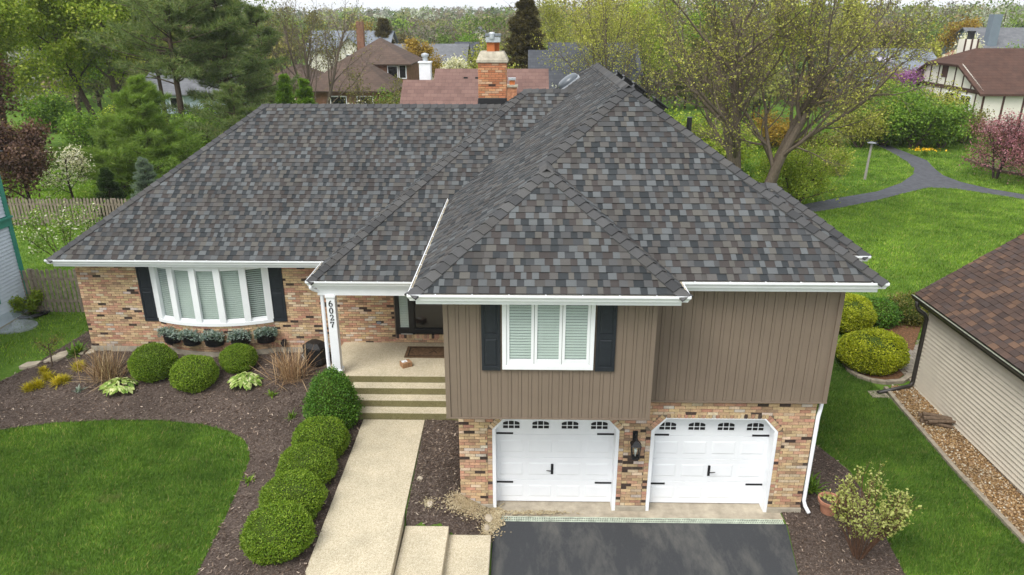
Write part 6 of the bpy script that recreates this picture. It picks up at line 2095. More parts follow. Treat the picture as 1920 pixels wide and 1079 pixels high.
# others
T_ = thing('white_gable_house', (-23, 104, 0.6), 'pale gabled house with blue-grey roof behind the brown brick house', 'house')
block(T_, -25.4, -21.4, 101, 110, 0.6, 4.9, 'gy', 0.8, WM['cream'], RM['blue'], 0.4, [(-23.4, 3.4, 0.9, 1.1)])
block(T_, -30, -19.0, 104, 113, 0.6, 5.0, 'gx', 0.5, WM['cream'], RM['blue'], 0.4)
T_ = thing('grey_roof_house', (-12, 104, 0.6), 'long low pale grey roof beyond the brown brick house', 'house')
block(T_, -18, -8.2, 101, 110, 0.6, 3.6, 'gx', 0.45, WM['tan'], RM['grey'], 0.4)
T_ = thing('dark_roof_house', (-7, 112, 0.6), 'low house with dark brown-grey roof behind the white blossom tree', 'house')
block(T_, -10.2, -4.6, 110, 119, 0.6, 3.3, 'gx', 0.5, WM['tan'], RM['dgrey'], 0.4)
T_ = thing('small_gable_house', (-8, 140, 0.3), 'tiny white gable peeking from the trees left of the chimney', 'house')
block(T_, -10.4, -7.2, 140, 148, 0.0, 6.0, 'gy', 0.7, WM['cream'], RM['grey'], 0.4)
T_ = thing('slate_house', (4, 62, 0.6), 'house with dark slate roof behind the white blossom and main ridge', 'house')
block(T_, 0.6, 8.5, 58.5, 66.5, 0.6, 4.2, 'gx', 0.62, WM['ltblue'], RM['dgrey'], 0.4)
block(T_, 2.4, 9.5, 64, 72, 0.6, 4.9, 'gx', 0.55, WM['ltblue'], RM['dgrey'], 0.4)
# half-timbered
TT = thing('half_timbered_house', (40, 66, 0.6), 'white half-timbered house with dark brown roof at the upper right', 'house')
X0, Y0_, Y1_, ZE, ZT = 36.6, 60.5, 72.5, 3.9, 6.9
mb = MB(); mb.box(X0, Y0_, 0.1, 56, Y1_, ZE); mb.build('wall', WM['cream'], TT)
ym = (Y0_ + Y1_) / 2; zc = 5.75; q = (zc - ZE) / (ZT - ZE)
mb = MB(); n = 0
gp = [(Y0_, ZE), (Y1_, ZE), (Y1_ - (Y1_ - ym) * q, zc), (Y0_ + (ym - Y0_) * q, zc)]
mb.v += [(X0, y, z) for y, z in gp] + [(X0 + 0.1, y, z) for y, z in gp]
mb.f += [(3, 2, 1, 0), (4, 5, 6, 7), (0, 1, 5, 4), (1, 2, 6, 5), (2, 3, 7, 6), (3, 0, 4, 7)]; mb.c += [(1, 1, 1)] * 6
mb.build('gable', WM['cream'], TT)
ea = 0.4; xr = X0 + 2.2
ya, yb = Y0_ - ea, Y1_ + ea; za = ZE - 0.2
fy0 = ya + (ym - ya) * q; fy1 = yb - (yb - ym) * q; zq = za + (ZT - za) * q
for f_ in ([(X0 - ea, ya, za), (56.4, ya, za), (56.4, ym, ZT), (xr, ym, ZT), (X0 - ea, fy0, zq)], [(56.4, yb, za), (X0 - ea, yb, za), (X0 - ea, fy1, zq), (xr, ym, ZT), (56.4, ym, ZT)], [(X0 - ea, fy0, zq), (xr, ym, ZT), (X0 - ea, fy1, zq)][::-1]):
    mb = MB(); slab(mb, f_, 0.18); mb.build('roof', RM['dbrown'], TT)
tim = mat_paint('brown_timber', (0.075, 0.038, 0.028), 0.8, 0.1, 4)
for x in np.arange(36.7, 55, 1.62):
    mb = MB(); mb.box(x, Y0_ - 0.04, 0.6, x + 0.16, Y0_ + 0.01, ZE - 0.1); mb.build('timber', tim, TT)
for y in np.arange(Y0_ + 0.3, Y1_, 1.32):
    zt_ = min(zc, ZE + (ZT - ZE) * (1 - abs(y - ym) / (ym - Y0_))); 
    mb = MB(); mb.box(X0 - 0.04, y, ZE, X0 + 0.01, y + 0.14, max(ZE + 0.1, zt_ - 0.1)); mb.build('timber', tim, TT)
    mb = MB(); mb.box(X0 - 0.04, y + 0.4, 0.6, X0 + 0.01, y + 0.54, ZE - 0.3); mb.build('timber', tim, TT)
mb = MB(); mb.box(X0 - 0.07, Y0_ - 0.08, ZE - 0.3, X0 + 0.01, Y1_, ZE); mb.build('beam', tim, TT)
mb = MB(); mb.box(X0 - 0.05, ym - 0.45, 4.5, X0 + 0.01, ym + 0.45, 5.5); mb.build('louvre', tim, TT)
for y in (61.8, 64.2):
    mb = MB(); mb.box(X0 - 0.06, y, 2.2, X0 + 0.01, y + 1.5, 3.4); wo = mb.build('window', M['white'], TT)
    mb = MB(); mb.box(X0 - 0.075, y + 0.1, 2.3, X0 - 0.062, y + 0.7, 3.3); mb.box(X0 - 0.075, y + 0.8, 2.3, X0 - 0.062, y + 1.4, 3.3); mb.build('pane', dgm, wo)
mb = MB(); mb.box(38.9, 68.5, 5.5, 40.1, 69.5, 7.55); ch_ = mb.build('chimney', WM['cream'], TT)
for x in (38.88, 39.45, 39.98):
    mb = MB(); mb.box(x, 68.45, 5.6, x + 0.14, 68.499, 7.6); mb.build('timber', tim, ch_)
mb = MB(); mb.lathe((39.6, 69, 7.55), [(0.28, 0), (0.28, 0.55), (0.34, 0.56), (0.34, 0.7)], 12); mb.build('flue_pipe', M['dark'], ch_)
T_ = thing('blue_house', (38, 82, 0.6), 'slate blue house with pale blue roof and skylight behind the purple tree', 'house')
block(T_, 37.0, 45.0, 82, 91, 0.6, 3.6, 'gx', 0.5, WM['blue'], RM['blue'], 0.4)
block(T_, 34.0, 37.6, 79, 88, 0.6, 3.9, 'gy', 0.8, WM['blue'], RM['blue'], 0.3, [(35.8, 2.4, 0.8, 1.0)])
mb = MB(); mb.obox((39.4, 84.0, 4.95), (1, 0, 0), (0, 0.89, 0.45), (0, -0.45, 0.89), 0.75, 0.5, 0.09); mb.build('skylight', mat_paint('skylight', (0.45, 0.42, 0.5), 0.3), T_)
T_ = thing('far_blue_house', (64, 106, 0.6), 'blue-grey house with chimney at the top right edge', 'house')
block(T_, 61, 72, 103, 113, 0.6, 5.2, 'gx', 0.5, WM['blue'], RM['grey'], 0.4)
mb = MB(); mb.box(61.8, 103.4, 4, 63.0, 104.5, 9.6); mb.build('chimney', WM['blue'], T_)
T_ = thing('orange_roof_house', (58, 98, 0.6), 'low house with orange-brown roof at the upper right', 'house')
block(T_, 54.5, 60.5, 96, 104, 0.6, 3.4, 'hip', 0.7, WM['tan'], mat_paint('cedar_shake', (0.26, 0.135, 0.075), 0.95, 0.2, 3), 0.4)
T_ = thing('grey_ranch', (-32, 74, 0.6), 'grey roofed house with light blue wall behind the pine trunks', 'house')
block(T_, -37, -26.5, 71, 80, 0.6, 2.5, 'gx', 0.42, WM['ltblue'], RM['grey'], 0.5, [(-33.5, 1.2, 1.2, 0.9)])

# lamp post, tulips, bin, edging at the back
g_ = G(1621, 338)
T_ = thing('lamp_post', (g_.x, g_.y, g_.z), 'slim grey lamp post standing on the lawn by the path', 'lamp post')
mb = MB(); mb.tube([(0, 0, 0), (0.05, 0, 2.1)], [0.075, 0.06], 10); mb.build('post', mat_paint('grey_post', (0.30, 0.28, 0.25), 0.7), T_, local=True)
mb = MB(); mb.lathe((0.05, 0, 2.08), [(0.05, 0), (0.10, 0.03), (0.24, 0.05), (0.25, 0.08), (0.10, 0.13), (0.02, 0.14)], 16); mb.build('lamp_head', mat_paint('lamp_head', (0.18, 0.19, 0.2), 0.4), T_, local=True)
g_ = colpos(1733, 49.8)
clump('tulips', (g_.x, g_.y, g_.z), 60, 0.45, 0.03, M['lf_green'], 'patch of yellow tulips in front of the shrubs by the path', 'flowers', 0.6, 0.3, 0, 77)
T_ = bpy.context.scene.objects['tulips']
rng = np.random.default_rng(5); c = np.c_[rng.normal(0, 0.55, 70), rng.normal(0, 0.25, 70), rng.uniform(0.38, 0.55, 70)]
V, F = leaves(c, 0.17, rng, 0.5, 0.8); npmesh('blossom', V, F, mat_leaf('yellow_petal', [(0, (0.6, 0.36, 0.01)), (1, (0.75, 0.5, 0.02))], 0.2), T_, loc=0)
g_ = colpos(663, 64)
T_ = thing('blue_bin', (g_.x, g_.y, g_.z), 'blue wheeled bin on the drive of the brown brick house', 'bin')
bbm = mat_paint('blue_plastic', (0.035, 0.10, 0.30), 0.5)
mb = MB(); mb.hexa([(-0.3, -0.3, 0.05), (0.3, -0.3, 0.05), (0.3, 0.3, 0.05), (-0.3, 0.3, 0.05), (-0.36, -0.38, 1.0), (0.36, -0.38, 1.0), (0.36, 0.36, 1.0), (-0.36, 0.36, 1.0)]); mb.build('body', bbm, T_, local=True)
mb = MB(); mb.hexa([(-0.39, -0.41, 1.0), (0.39, -0.41, 1.0), (0.39, 0.39, 1.0), (-0.39, 0.39, 1.0), (-0.36, -0.36, 1.1), (0.36, -0.36, 1.1), (0.36, 0.36, 1.13), (-0.36, 0.36, 1.13)]); mb.build('lid', bbm, T_, local=True)
DRV = [tuple(colpos(u, y)[:2]) for u, y in ((640, 60), (690, 60), (700, 68), (690, 70), (650, 68))]
sheet('neighbour_drive', DRV, mat_paint('pale_concrete', (0.45, 0.42, 0.36), 0.9, 0.08, 1), 0.03, 2)
BED5 = [tuple(G(u, v)[:2]) for u, v in ((1812, 303), (1840, 312), (1880, 325), (1930, 333), (1990, 345), (1990, 300), (1930, 290), (1870, 288), (1830, 290))]
sheet('mulch_bed', BED5, M['mulch'], 0.03, 1.0)
strip('bed_edging', [tuple(G(u, v)[:2]) for u, v in ((1810, 302), (1840, 313), (1880, 326), (1930, 334), (1990, 346))], 0.18, 0.18, mat_paint('timber_edge', (0.13, 0.09, 0.06), 0.9))

# ================================================================== TREES BEYOND THE HOUSE
SP_A = dict(seg=(7, 6, 5, 4), wig=(0.05, 0.12, 0.17, 0.2), trop=(0.02, 0.05, 0.03, 0.0), taper=(0.35, 0.3, 0.3, 0.5), kids=((9, 11), (6, 8), (5, 6)), ang=(0.75, 0.75, 0.75),
            len=(0.52, 0.48, 0.5), rad=(0.45, 0.5, 0.5), trunk=0.80, rmin=0.012, apical=0.5, leaf_from=2)
SP_A['from'] = (0.28, 0.2, 0.2)
SP_R = dict(SP_A); SP_R['trunk'] = 0.62; SP_R['from'] = (0.2, 0.15, 0.2); SP_R['ang'] = (0.95, 0.8, 0.8); SP_R['len'] = (0.72, 0.5, 0.5)      # round, low crown
SP_V = dict(SP_A); SP_V['ang'] = (0.42, 0.5, 0.6); SP_V['from'] = (0.12, 0.2, 0.2); SP_V['len'] = (0.75, 0.5, 0.5)                        # upright, vase
SP_B = dict(seg=(4, 4, 4), wig=(0.1, 0.15, 0.2), trop=(0.04, 0.05, 0.02), taper=(0.5, 0.4, 0.5), kids=((6, 8), (5, 6)), ang=(0.7, 0.7), len=(0.7, 0.55), rad=(0.55, 0.55), trunk=0.62, rmin=0.01, leaf_from=1, apical=0.3)
SP_B['from'] = (0.15, 0.15)                                                                                                                # bush
SPX = {'A': SP_A, 'R': SP_R, 'V': SP_V, 'B': SP_B}


def tree(u, Y, vtop, sp, leaf, nleaf, lsize, label, name='tree', bark='bark_grey', jit=0.3, stems=1, lean=(0, 0), petal=None, r=None, cat='tree', seed=None, group=None, hmul=1.0, spread=0.3):
    g_ = colpos(u, Y)
    H = (atY(u, vtop, Y)[2] - g_.z) * hmul
    sd_ = seed if seed is not None else int(u * 7 + Y)
    return woody(name, (g_.x, g_.y, g_.z), sd_, SPX[sp], H, r or max(0.03, H * 0.018), M[bark], M['lf_' + leaf] if leaf else None, nleaf, lsize, label, cat, group, jit, lean, stems, 0.3, petal, (7, 5, 4, 3, 3), 0.7, spreadstem=spread)


SID = None
T1 = [
    # left edge and left yard
    (228, 56, -150, 'A', 'lime', 20000, 0.20, 'tall straight-trunked maple in fresh yellow-green leaf at the upper left', 'maple', 'bark_grey', 0.35, 1, (0.02, 0)),
    (205, 54, -110, 'A', 'lime', 18000, 0.20, 'maple with a trunk leaning left in front of the straight one', 'maple', 'bark_brown', 0.35, 1, (-0.42, 0)),
    (20, 50, -120, 'A', 'lime', 18000, 0.20, 'yellow-green maple filling the top left corner', 'maple', 'bark_brown', 0.4, 1, (0, 0)),
    (-60, 46, -60, 'R', 'purple', 9000, 0.2, 'dark purple-leaved tree cut by the left edge', 'plum_tree', 'bark_dark', 0.35, 1, (0, 0)),
    (150, 70, -40, 'A', 'green', 12000, 0.24, 'green tree standing behind the leaning maple', 'tree', 'bark_brown', 0.4, 1, (0, 0)),
    (290, 80, -30, 'A', 'yellowgreen', 9000, 0.26, 'pale budding tree behind the left pines', 'tree', 'bark_grey', 0.4, 1, (0, 0)),
    (62, 33.5, 190, 'R', 'purple', 11000, 0.13, 'brown-purple ornamental plum by the far fence', 'plum_tree', 'bark_dark', 0.22, 1, (0, 0)),
    (140, 36, 232, 'R', 'white', 1600, 0.10, 'small flowering tree with thin dark trunk beyond the far fence', 'flowering_tree', 'bark_dark', 0.2, 1, (0, 0)),
    (600, 62, -5, 'V', 'olive', 700, 0.13, 'bare multi-stemmed tree left of the brown brick house', 'bare_tree', 'bark_grey', 0.2, 3, (0, 0)),
    (560, 84, 8, 'V', 'olive', 3000, 0.2, 'greyish bare tree behind the arborvitae', 'bare_tree', 'bark_grey', 0.3, 2, (0, 0)),
    (650, 84, 40, 'V', 'olive', 1500, 0.2, 'thin bare tree just left of the brown roof', 'bare_tree', 'bark_grey', 0.3, 2, (0, 0)),
    (712, 62, 108, 'B', 'olive', 1500, 0.14, 'small half-bare tree in front of the brown brick house', 'bare_tree', 'bark_grey', 0.25, 2, (0, 0)),
    (735, 66, 158, 'B', 'green', 2200, 0.16, 'green hedge shrub at the brown brick house corner', 'shrub', 'bark_brown', 0.25, 4, (0, 0)),
    (722, 56, 162, 'B', 'olive', 2200, 0.14, 'olive shrub on the lawn left of the red-brown roof', 'shrub', 'bark_brown', 0.22, 4, (0, 0)),
    (628, 48, 168, 'B', 'white', 1500, 0.12, 'white flowering shrub rising above the left ridge', 'flowering_shrub', 'bark_brown', 0.2, 5, (0, 0)),
    (785, 88, 46, 'R', 'gold', 9000, 0.22, 'golden leafed tree left of the chimney', 'tree', 'bark_brown', 0.4, 1, (0, 0)),
    (852, 82, 90, 'R', 'white', 7000, 0.22, 'round white blossom tree left of the chimney', 'blossom_tree', 'bark_dark', 0.4, 1, (0, 0)),
    (905, 80, 62, 'B', 'yellowgreen', 5000, 0.22, 'yellow-green tree partly behind the chimney', 'tree', 'bark_brown', 0.4, 2, (0, 0)),
    (950, 64, 92, 'B', 'yellowgreen', 4500, 0.18, 'yellow-green shrub at the foot of the dark conifer', 'shrub', 'bark_brown', 0.3, 4, (0, 0)),
    (1042, 47, 128, 'B', 'white', 3600, 0.13, 'white blossom shrub beside the main ridge', 'blossom_shrub', 'bark_dark', 0.2, 6, (0, 0)),
    (1075, 78, 5, 'V', 'yellowgreen', 14000, 0.14, 'pale green budding tree just left of the roof peak', 'tree', 'bark_grey', 0.35, 2, (0, 0)),
    (1140, 58, -30, 'V', 'yellowgreen', 15000, 0.115, 'tall pale green budding tree right behind the roof peak', 'tree', 'bark_grey', 0.3, 3, (0, 0)),
    (1215, 72, -20, 'V', 'lime', 14000, 0.15, 'lime green tree between the roof peak and the big maple', 'tree', 'bark_grey', 0.4, 2, (0, 0)),
    (1340, 52, 60, 'V', 'olive', 5000, 0.16, 'smaller twin-trunked tree left of the big maple trunks', 'tree', 'bark_grey', 0.3, 2, (0, 0)),
    # right of the roof
    (1275, 46, 195, 'B', 'lime', 6500, 0.15, 'bright green shrub peeking over the right hip', 'shrub', 'bark_brown', 0.3, 5, (0, 0)),
    (1345, 44, 205, 'B', 'lime', 6500, 0.15, 'bright green shrub left of the maple trunks', 'shrub', 'bark_brown', 0.3, 5, (0, 0)),
    (1490, 36.0, 248, 'B', 'lime', 15000, 0.10, 'full bright green shrub right of the maple trunks', 'shrub', 'bark_brown', 0.22, 6, (0, 0)),
    (1525, 47, 235, 'B', 'olive', 5000, 0.14, 'golden olive shrub behind the bright green one', 'shrub', 'bark_brown', 0.3, 5, (0, 0)),
    (1440, 52, 205, 'B', 'gold', 3500, 0.15, 'thin golden shrub behind the maple trunks', 'shrub', 'bark_brown', 0.3, 5, (0, 0)),
    (1600, 60, 150, 'R', 'yellowgreen', 6000, 0.17, 'yellow-green small tree where the path comes out', 'tree', 'bark_grey', 0.35, 2, (0, 0)),
    (1655, 54, 165, 'B', 'green', 9000, 0.16, 'dense green shrub left of the tulips', 'shrub', 'bark_brown', 0.3, 6, (0, 0)),
    (1712, 53, 158, 'B', 'green', 10000, 0.16, 'tall dense green shrub above the tulips', 'shrub', 'bark_brown', 0.3, 6, (0, 0)),
    (1765, 53, 185, 'B', 'green', 6000, 0.16, 'rounded green shrub right of the tulips', 'shrub', 'bark_brown', 0.3, 6, (0, 0)),
    (1650, 66, 128, 'R', 'lime', 6000, 0.17, 'lime green tree below the purple blossom', 'tree', 'bark_grey', 0.35, 1, (0, 0)),
    (1690, 70, 102, 'R', 'redbud', 7500, 0.17, 'purple blossoming redbud in front of the blue house', 'redbud', 'bark_dark', 0.35, 2, (0, 0)),
    (1745, 72, 120, 'B', 'yellowgreen', 2500, 0.18, 'thin yellow-green tree beside the half-timbered gable', 'tree', 'bark_grey', 0.3, 2, (0, 0)),
    (1868, 42.5, 178, 'R', 'pink', 6500, 0.10, 'pink blossoming crabapple at the right edge', 'crabapple', 'bark_dark', 0.28, 3, (0, 0)),
    (1935, 41, 185, 'R', 'pink', 5500, 0.10, 'second pink crabapple cut by the right edge', 'crabapple', 'bark_dark', 0.28, 2, (0, 0)),
    (1610, 53, 185, 'B', 'yellowgreen', 6000, 0.13, 'loose yellow-green shrub where the path enters the wood', 'shrub', 'bark_brown', 0.3, 6, (0, 0)),
    (1680, 56, 135, 'B', 'green', 9000, 0.15, 'tall green shrub at the back of the mass left of the half-timbered house', 'shrub', 'bark_brown', 0.3, 6, (0, 0)),
    (1740, 57, 148, 'B', 'yellowgreen', 7000, 0.14, 'yellowish shrub against the half-timbered gable', 'shrub', 'bark_brown', 0.3, 6, (0, 0)),
    (1805, 55, 195, 'B', 'olive', 4500, 0.14, 'low olive shrub below the half-timbered front wall', 'shrub', 'bark_brown', 0.3, 6, (0, 0)),
    (1560, 44, 268, 'B', 'yellowgreen', 3500, 0.12, 'thin yellow-green shrub by the near end of the path', 'shrub', 'bark_brown', 0.25, 4, (0, 0)),
    (165, 47, 195, 'B', 'green', 6000, 0.15, 'green shrub below the leaning maple', 'shrub', 'bark_brown', 0.3, 5, (0, 0)),
    (255, 50, 178, 'B', 'lime', 6000, 0.15, 'lime shrub behind the low bushy pine', 'shrub', 'bark_brown', 0.3, 5, (0, 0)),
    (395, 46, 195, 'B', 'green', 6500, 0.15, 'green shrub at the foot of the tall pine', 'shrub', 'bark_brown', 0.3, 5, (0, 0)),
    (20, 44, 215, 'B', 'olive', 6000, 0.15, 'olive shrub behind the plum at the left edge', 'shrub', 'bark_brown', 0.3, 5, (0, 0)),
    (100, 60, 160, 'B', 'green', 6000, 0.18, 'green thicket far back between the left maples', 'shrub', 'bark_brown', 0.35, 6, (0, 0)),
    (530, 52, 168, 'B', 'green', 4000, 0.15, 'dark green shrub left of the arborvitae pair', 'shrub', 'bark_brown', 0.3, 5, (0, 0)),
    (1800, 110, -6, 'R', 'gold', 7000, 0.28, 'orange-brown leafed tree at the top right', 'tree', 'bark_brown', 0.5, 1, (0, 0)),
    (1805, 92, 45, 'R', 'white', 5000, 0.24, 'whitish blossoming tree above the half-timbered roof', 'blossom_tree', 'bark_dark', 0.4, 1, (0, 0)),
    (1868, 88, 82, 'B', 'lime', 4500, 0.22, 'lime green bush above the half-timbered roof', 'shrub', 'bark_brown', 0.4, 4, (0, 0)),
    (1912, 112, 5, 'R', 'dark', 5000, 0.28, 'dark green tree at the far top right corner', 'tree', 'bark_dark', 0.5, 1, (0, 0)),
    (1915, 84, 60, 'B', 'green', 5000, 0.22, 'pale green tree at the right edge beside the blue house', 'tree', 'bark_brown', 0.4, 4, (0, 0)),
    (1570, 88, -10, 'A', 'yellowgreen', 7000, 0.22, 'tall budding tree behind the maple crown on the right', 'tree', 'bark_grey', 0.4, 1, (0, 0)),
    (1480, 80, -20, 'A', 'lime', 8000, 0.22, 'lime green tree behind the maple crown', 'tree', 'bark_grey', 0.4, 1, (0, 0)),
    (1300, 84, -15, 'A', 'green', 8000, 0.24, 'green tree behind the left side of the maple crown', 'tree', 'bark_grey', 0.4, 1, (0, 0)),
    (1650, 104, 5, 'R', 'olive', 6000, 0.28, 'broad olive tree above the blue house roof', 'tree', 'bark_grey', 0.5, 1, (0, 0)),
    (1720, 96, 48, 'R', 'yellowgreen', 6000, 0.24, 'wide yellow-green tree behind the blue house ridge', 'tree', 'bark_grey', 0.4, 1, (0, 0)),
    (680, 125, 22, 'R', 'gold', 3500, 0.34, 'yellowish tree on the skyline left of centre', 'tree', 'bark_brown', 0.5, 1, (0, 0)),
    (735, 118, 35, 'R', 'brown', 4500, 0.3, 'brownish bare-looking tree behind the golden tree', 'tree', 'bark_grey', 0.5, 1, (0, 0)),
    (880, 120, 42, 'R', 'green', 4500, 0.3, 'fresh green tree on the slope left of the chimney cap', 'tree', 'bark_brown', 0.5, 1, (0, 0)),
]
for i, (u, Y, vt, sp, lf, nl, ls, lb, nm, bk, jt, stm, ln) in enumerate(T1):
    tree(u, Y, vt, sp, lf, nl, ls, lb, nm, bk, jt, stm, ln, seed=200 + i, cat='shrub' if 'shrub' in nm else 'tree', spread=0.55 if sp == 'B' else 0.3)


# ---- conifers
def conifer(name, u, Y, vtop, kind, label, base=0.1, width=0.25, whorls=14, per=5, sub=5, nn=16, nl=0.30, seed=1, droop=-0.05, bark='bark_brown', wd=0.014, shape=0.9, spread=0.7, rtrunk=None, irr=0.15, hl=None):
    g_ = colpos(u, Y); H = hl or (atY(u, vtop, Y)[2] - g_.z)
    o = thing(name, (g_.x, g_.y, g_.z), label, 'tree')
    r = np.random.default_rng(seed); r0 = rtrunk or H * 0.016
    lines = [(np.c_[np.cumsum(r.normal(0, 0.012 * H / 10, 9)), np.cumsum(r.normal(0, 0.012 * H / 10, 9)), np.linspace(-0.1, H, 9)], np.linspace(r0, r0 * 0.15, 9), 0)]
    PT, DR = [], []
    for k in range(whorls):
        t = base + (1 - base) * (k + 0.5) / whorls
        Lb = width * H * (1 - ((t - base) / (1 - base)) ** shape) ** 0.85 + 0.03 * H
        for j in range(per):
            if r.random() < irr * 0.6: continue
            a = r.uniform(0, 6.283); L = Lb * r.uniform(1 - irr * 2, 1 + irr); z0 = t * H + r.normal(0, 0.25 / whorls * H)
            d = np.array([math.cos(a), math.sin(a), droop + 0.25 * (t)])
            P_ = [np.array([0, 0, z0])]
            for s_ in range(5):
                d = d + np.array([r.normal(0, .08), r.normal(0, .08), 0.06]); P_.append(P_[-1] + d / np.linalg.norm(d) * L / 5)
            P_ = np.array(P_); lines.append((P_, np.linspace(r0 * 0.28, r0 * 0.05, 6), 2))
            sd_ = np.array([-math.sin(a), math.cos(a), 0])
            for m in range(sub * 2):
                f = 0.2 + 0.8 * (m + 1) / (sub * 2); i = min(4, int(f * 5)); q = P_[i] * (1 - (f * 5 - i)) + P_[i + 1] * (f * 5 - i)
                sg = 1 if m % 2 else -1; l2 = L * 0.34 * (1.15 - f) + 0.08 * L
                dd = d * 0.7 + sd_ * sg * 0.9 + np.array([0, 0, r.normal(0.08, .15)]); dd /= np.linalg.norm(dd)
                for w_ in (0.3, 0.65, 1.0): PT.append(q + dd * l2 * w_); DR.append(dd + np.array([0, 0, 0.25]))
    V, F = tubes(lines, (8, 6, 3)); npmesh('trunk', V, F, M[bark], o, smooth=True, loc=0)
    V, F = needles(np.array(PT), np.array(DR), nn, nl, r, spread, wd); npmesh('crown', V, F, M['lf_' + kind], o, loc=0)
    return o


conifer('pine', 352, 50, -170, 'pine', 'tall pine with bare lower trunk, left of the roof hip', 0.30, 0.28, 20, 6, 5, 15, 0.40, 1, 0.0, 'bark_brown', 0.016, 1.2, 0.8, 0.24, 0.3)
conifer('pine', 318, 56, -110, 'pine', 'slimmer pine behind the tall bare-trunked pine', 0.32, 0.24, 15, 5, 4, 12, 0.42, 2, 0.0, 'bark_brown', 0.016, 1.2, 0.8, 0.18, 0.3)
conifer('pine', 442, 52, -60, 'pine', 'broad dense pine above the left end of the ridge', 0.12, 0.36, 21, 7, 5, 15, 0.40, 3, -0.02, 'bark_brown', 0.016, 1.0, 0.8, 0.24, 0.2)
conifer('pine', 505, 60, 15, 'pine', 'smaller pine right of the broad one', 0.08, 0.36, 16, 6, 4, 13, 0.40, 4, -0.02, 'bark_brown', 0.016, 1.0, 0.8, 0.2, 0.2)
conifer('young_pine', 295, 37, 150, 'youngpine', 'young light green pine left of the roof hip', 0.10, 0.50, 15, 8, 6, 18, 0.27, 5, 0.05, 'bark_brown', 0.011, 0.9, 0.8, 0.10, 0.25)
conifer('young_pine', 232, 39, 222, 'youngpine', 'low bushy light green pine left of the young pine', 0.03, 0.70, 13, 8, 6, 18, 0.27, 6, 0.05, 'bark_brown', 0.011, 0.9, 0.8, 0.10, 0.3)
conifer('juniper', 455, 44, 165, 'pine', 'low spreading evergreen just above the left ridge end', 0.02, 0.9, 8, 8, 5, 12, 0.3, 7, 0.0, 'bark_brown', 0.014, 0.8, 0.9, 0.1, 0.3)
conifer('spruce', 217, 32.3, 318, 'dark', 'small dark spruce at the far fence', 0.02, 0.36, 16, 7, 4, 14, 0.12, 8, -0.12, 'bark_dark', 0.008, 0.95, 0.8, 0.05, 0.1)
conifer('blue_spruce', 292, 30.5, 300, 'bluespruce', 'blue spruce tip showing above the left hip', 0.02, 0.30, 15, 7, 4, 14, 0.12, 9, 0.0, 'bark_dark', 0.008, 0.95, 0.7, 0.05, 0.1)
conifer('conifer', 985, 70, -8, 'brown', 'large dark brownish conifer behind the chimney', 0.02, 0.27, 26, 9, 4, 16, 0.36, 10, -0.05, 'bark_dark', 0.028, 0.95, 0.8, 0.2, 0.14)
conifer('arborvitae', 548, 48, 148, 'green', 'left arborvitae of the pair above the left ridge', 0.02, 0.22, 14, 8, 4, 18, 0.22, 11, 0.5, 'bark_dark', 0.02, 0.9, 0.6, 0.05, 0.1)
conifer('arborvitae', 585, 46, 158, 'green', 'right arborvitae of the pair above the left ridge', 0.02, 0.30, 12, 8, 4, 18, 0.22, 12, 0.5, 'bark_dark', 0.02, 0.9, 0.6, 0.05, 0.1)
conifer('conifer', 725, 108, 40, 'brown', 'grey-brown conifer behind the brown brick house', 0.02, 0.33, 18, 8, 4, 12, 0.5, 13, -0.05, 'bark_dark', 0.04, 0.9, 0.8, 0.2, 0.15)

# ---- the wood that closes the view
m, nt, b = new_mat('far_foliage')
at_ = nd(nt, 'ShaderNodeAttribute', attribute_name='Col'); gm = nt.nodes.new('ShaderNodeNewGeometry')
vv = ramp(nt, gm.outputs['Random Per Island'], [(0, (0.82, 0.84, 0.82)), (1, (1.16, 1.16, 1.12))])
cc_ = mixc(nt, at_.outputs['Color'], vv, 1.0, 'MULTIPLY')
nt.links.new(cc_, b.inputs['Base Color']); b.inputs['Roughness'].default_value = 0.9; b.inputs['Specular IOR Level'].default_value = 0.05
tl = nt.nodes.new('ShaderNodeBsdfTranslucent'); nt.links.new(cc_, tl.inputs['Color']); mx = nd(nt, 'ShaderNodeMixShader', Fac=0.3)
nt.links.new(b.outputs[0], mx.inputs[1]); nt.links.new(tl.outputs[0], mx.inputs[2]); nt.links.new(mx.outputs[0], nt.nodes['Material Output'].inputs['Surface'])
rng = np.random.default_rng(77)
CO = np.array([(0.165, 0.220, 0.050), (0.215, 0.245, 0.070), (0.130, 0.190, 0.042), (0.215, 0.195, 0.090), (0.175, 0.150, 0.100), (0.245, 0.225, 0.075), (0.105, 0.140, 0.048), (0.20, 0.29, 0.05), (0.20, 0.175, 0.13), (0.27, 0.20, 0.09), (0.29, 0.31, 0.09), (0.08, 0.11, 0.045), (0.34, 0.35, 0.27)])  # crown colours, lightened to carry distance haze
Vs, Cs = [], []


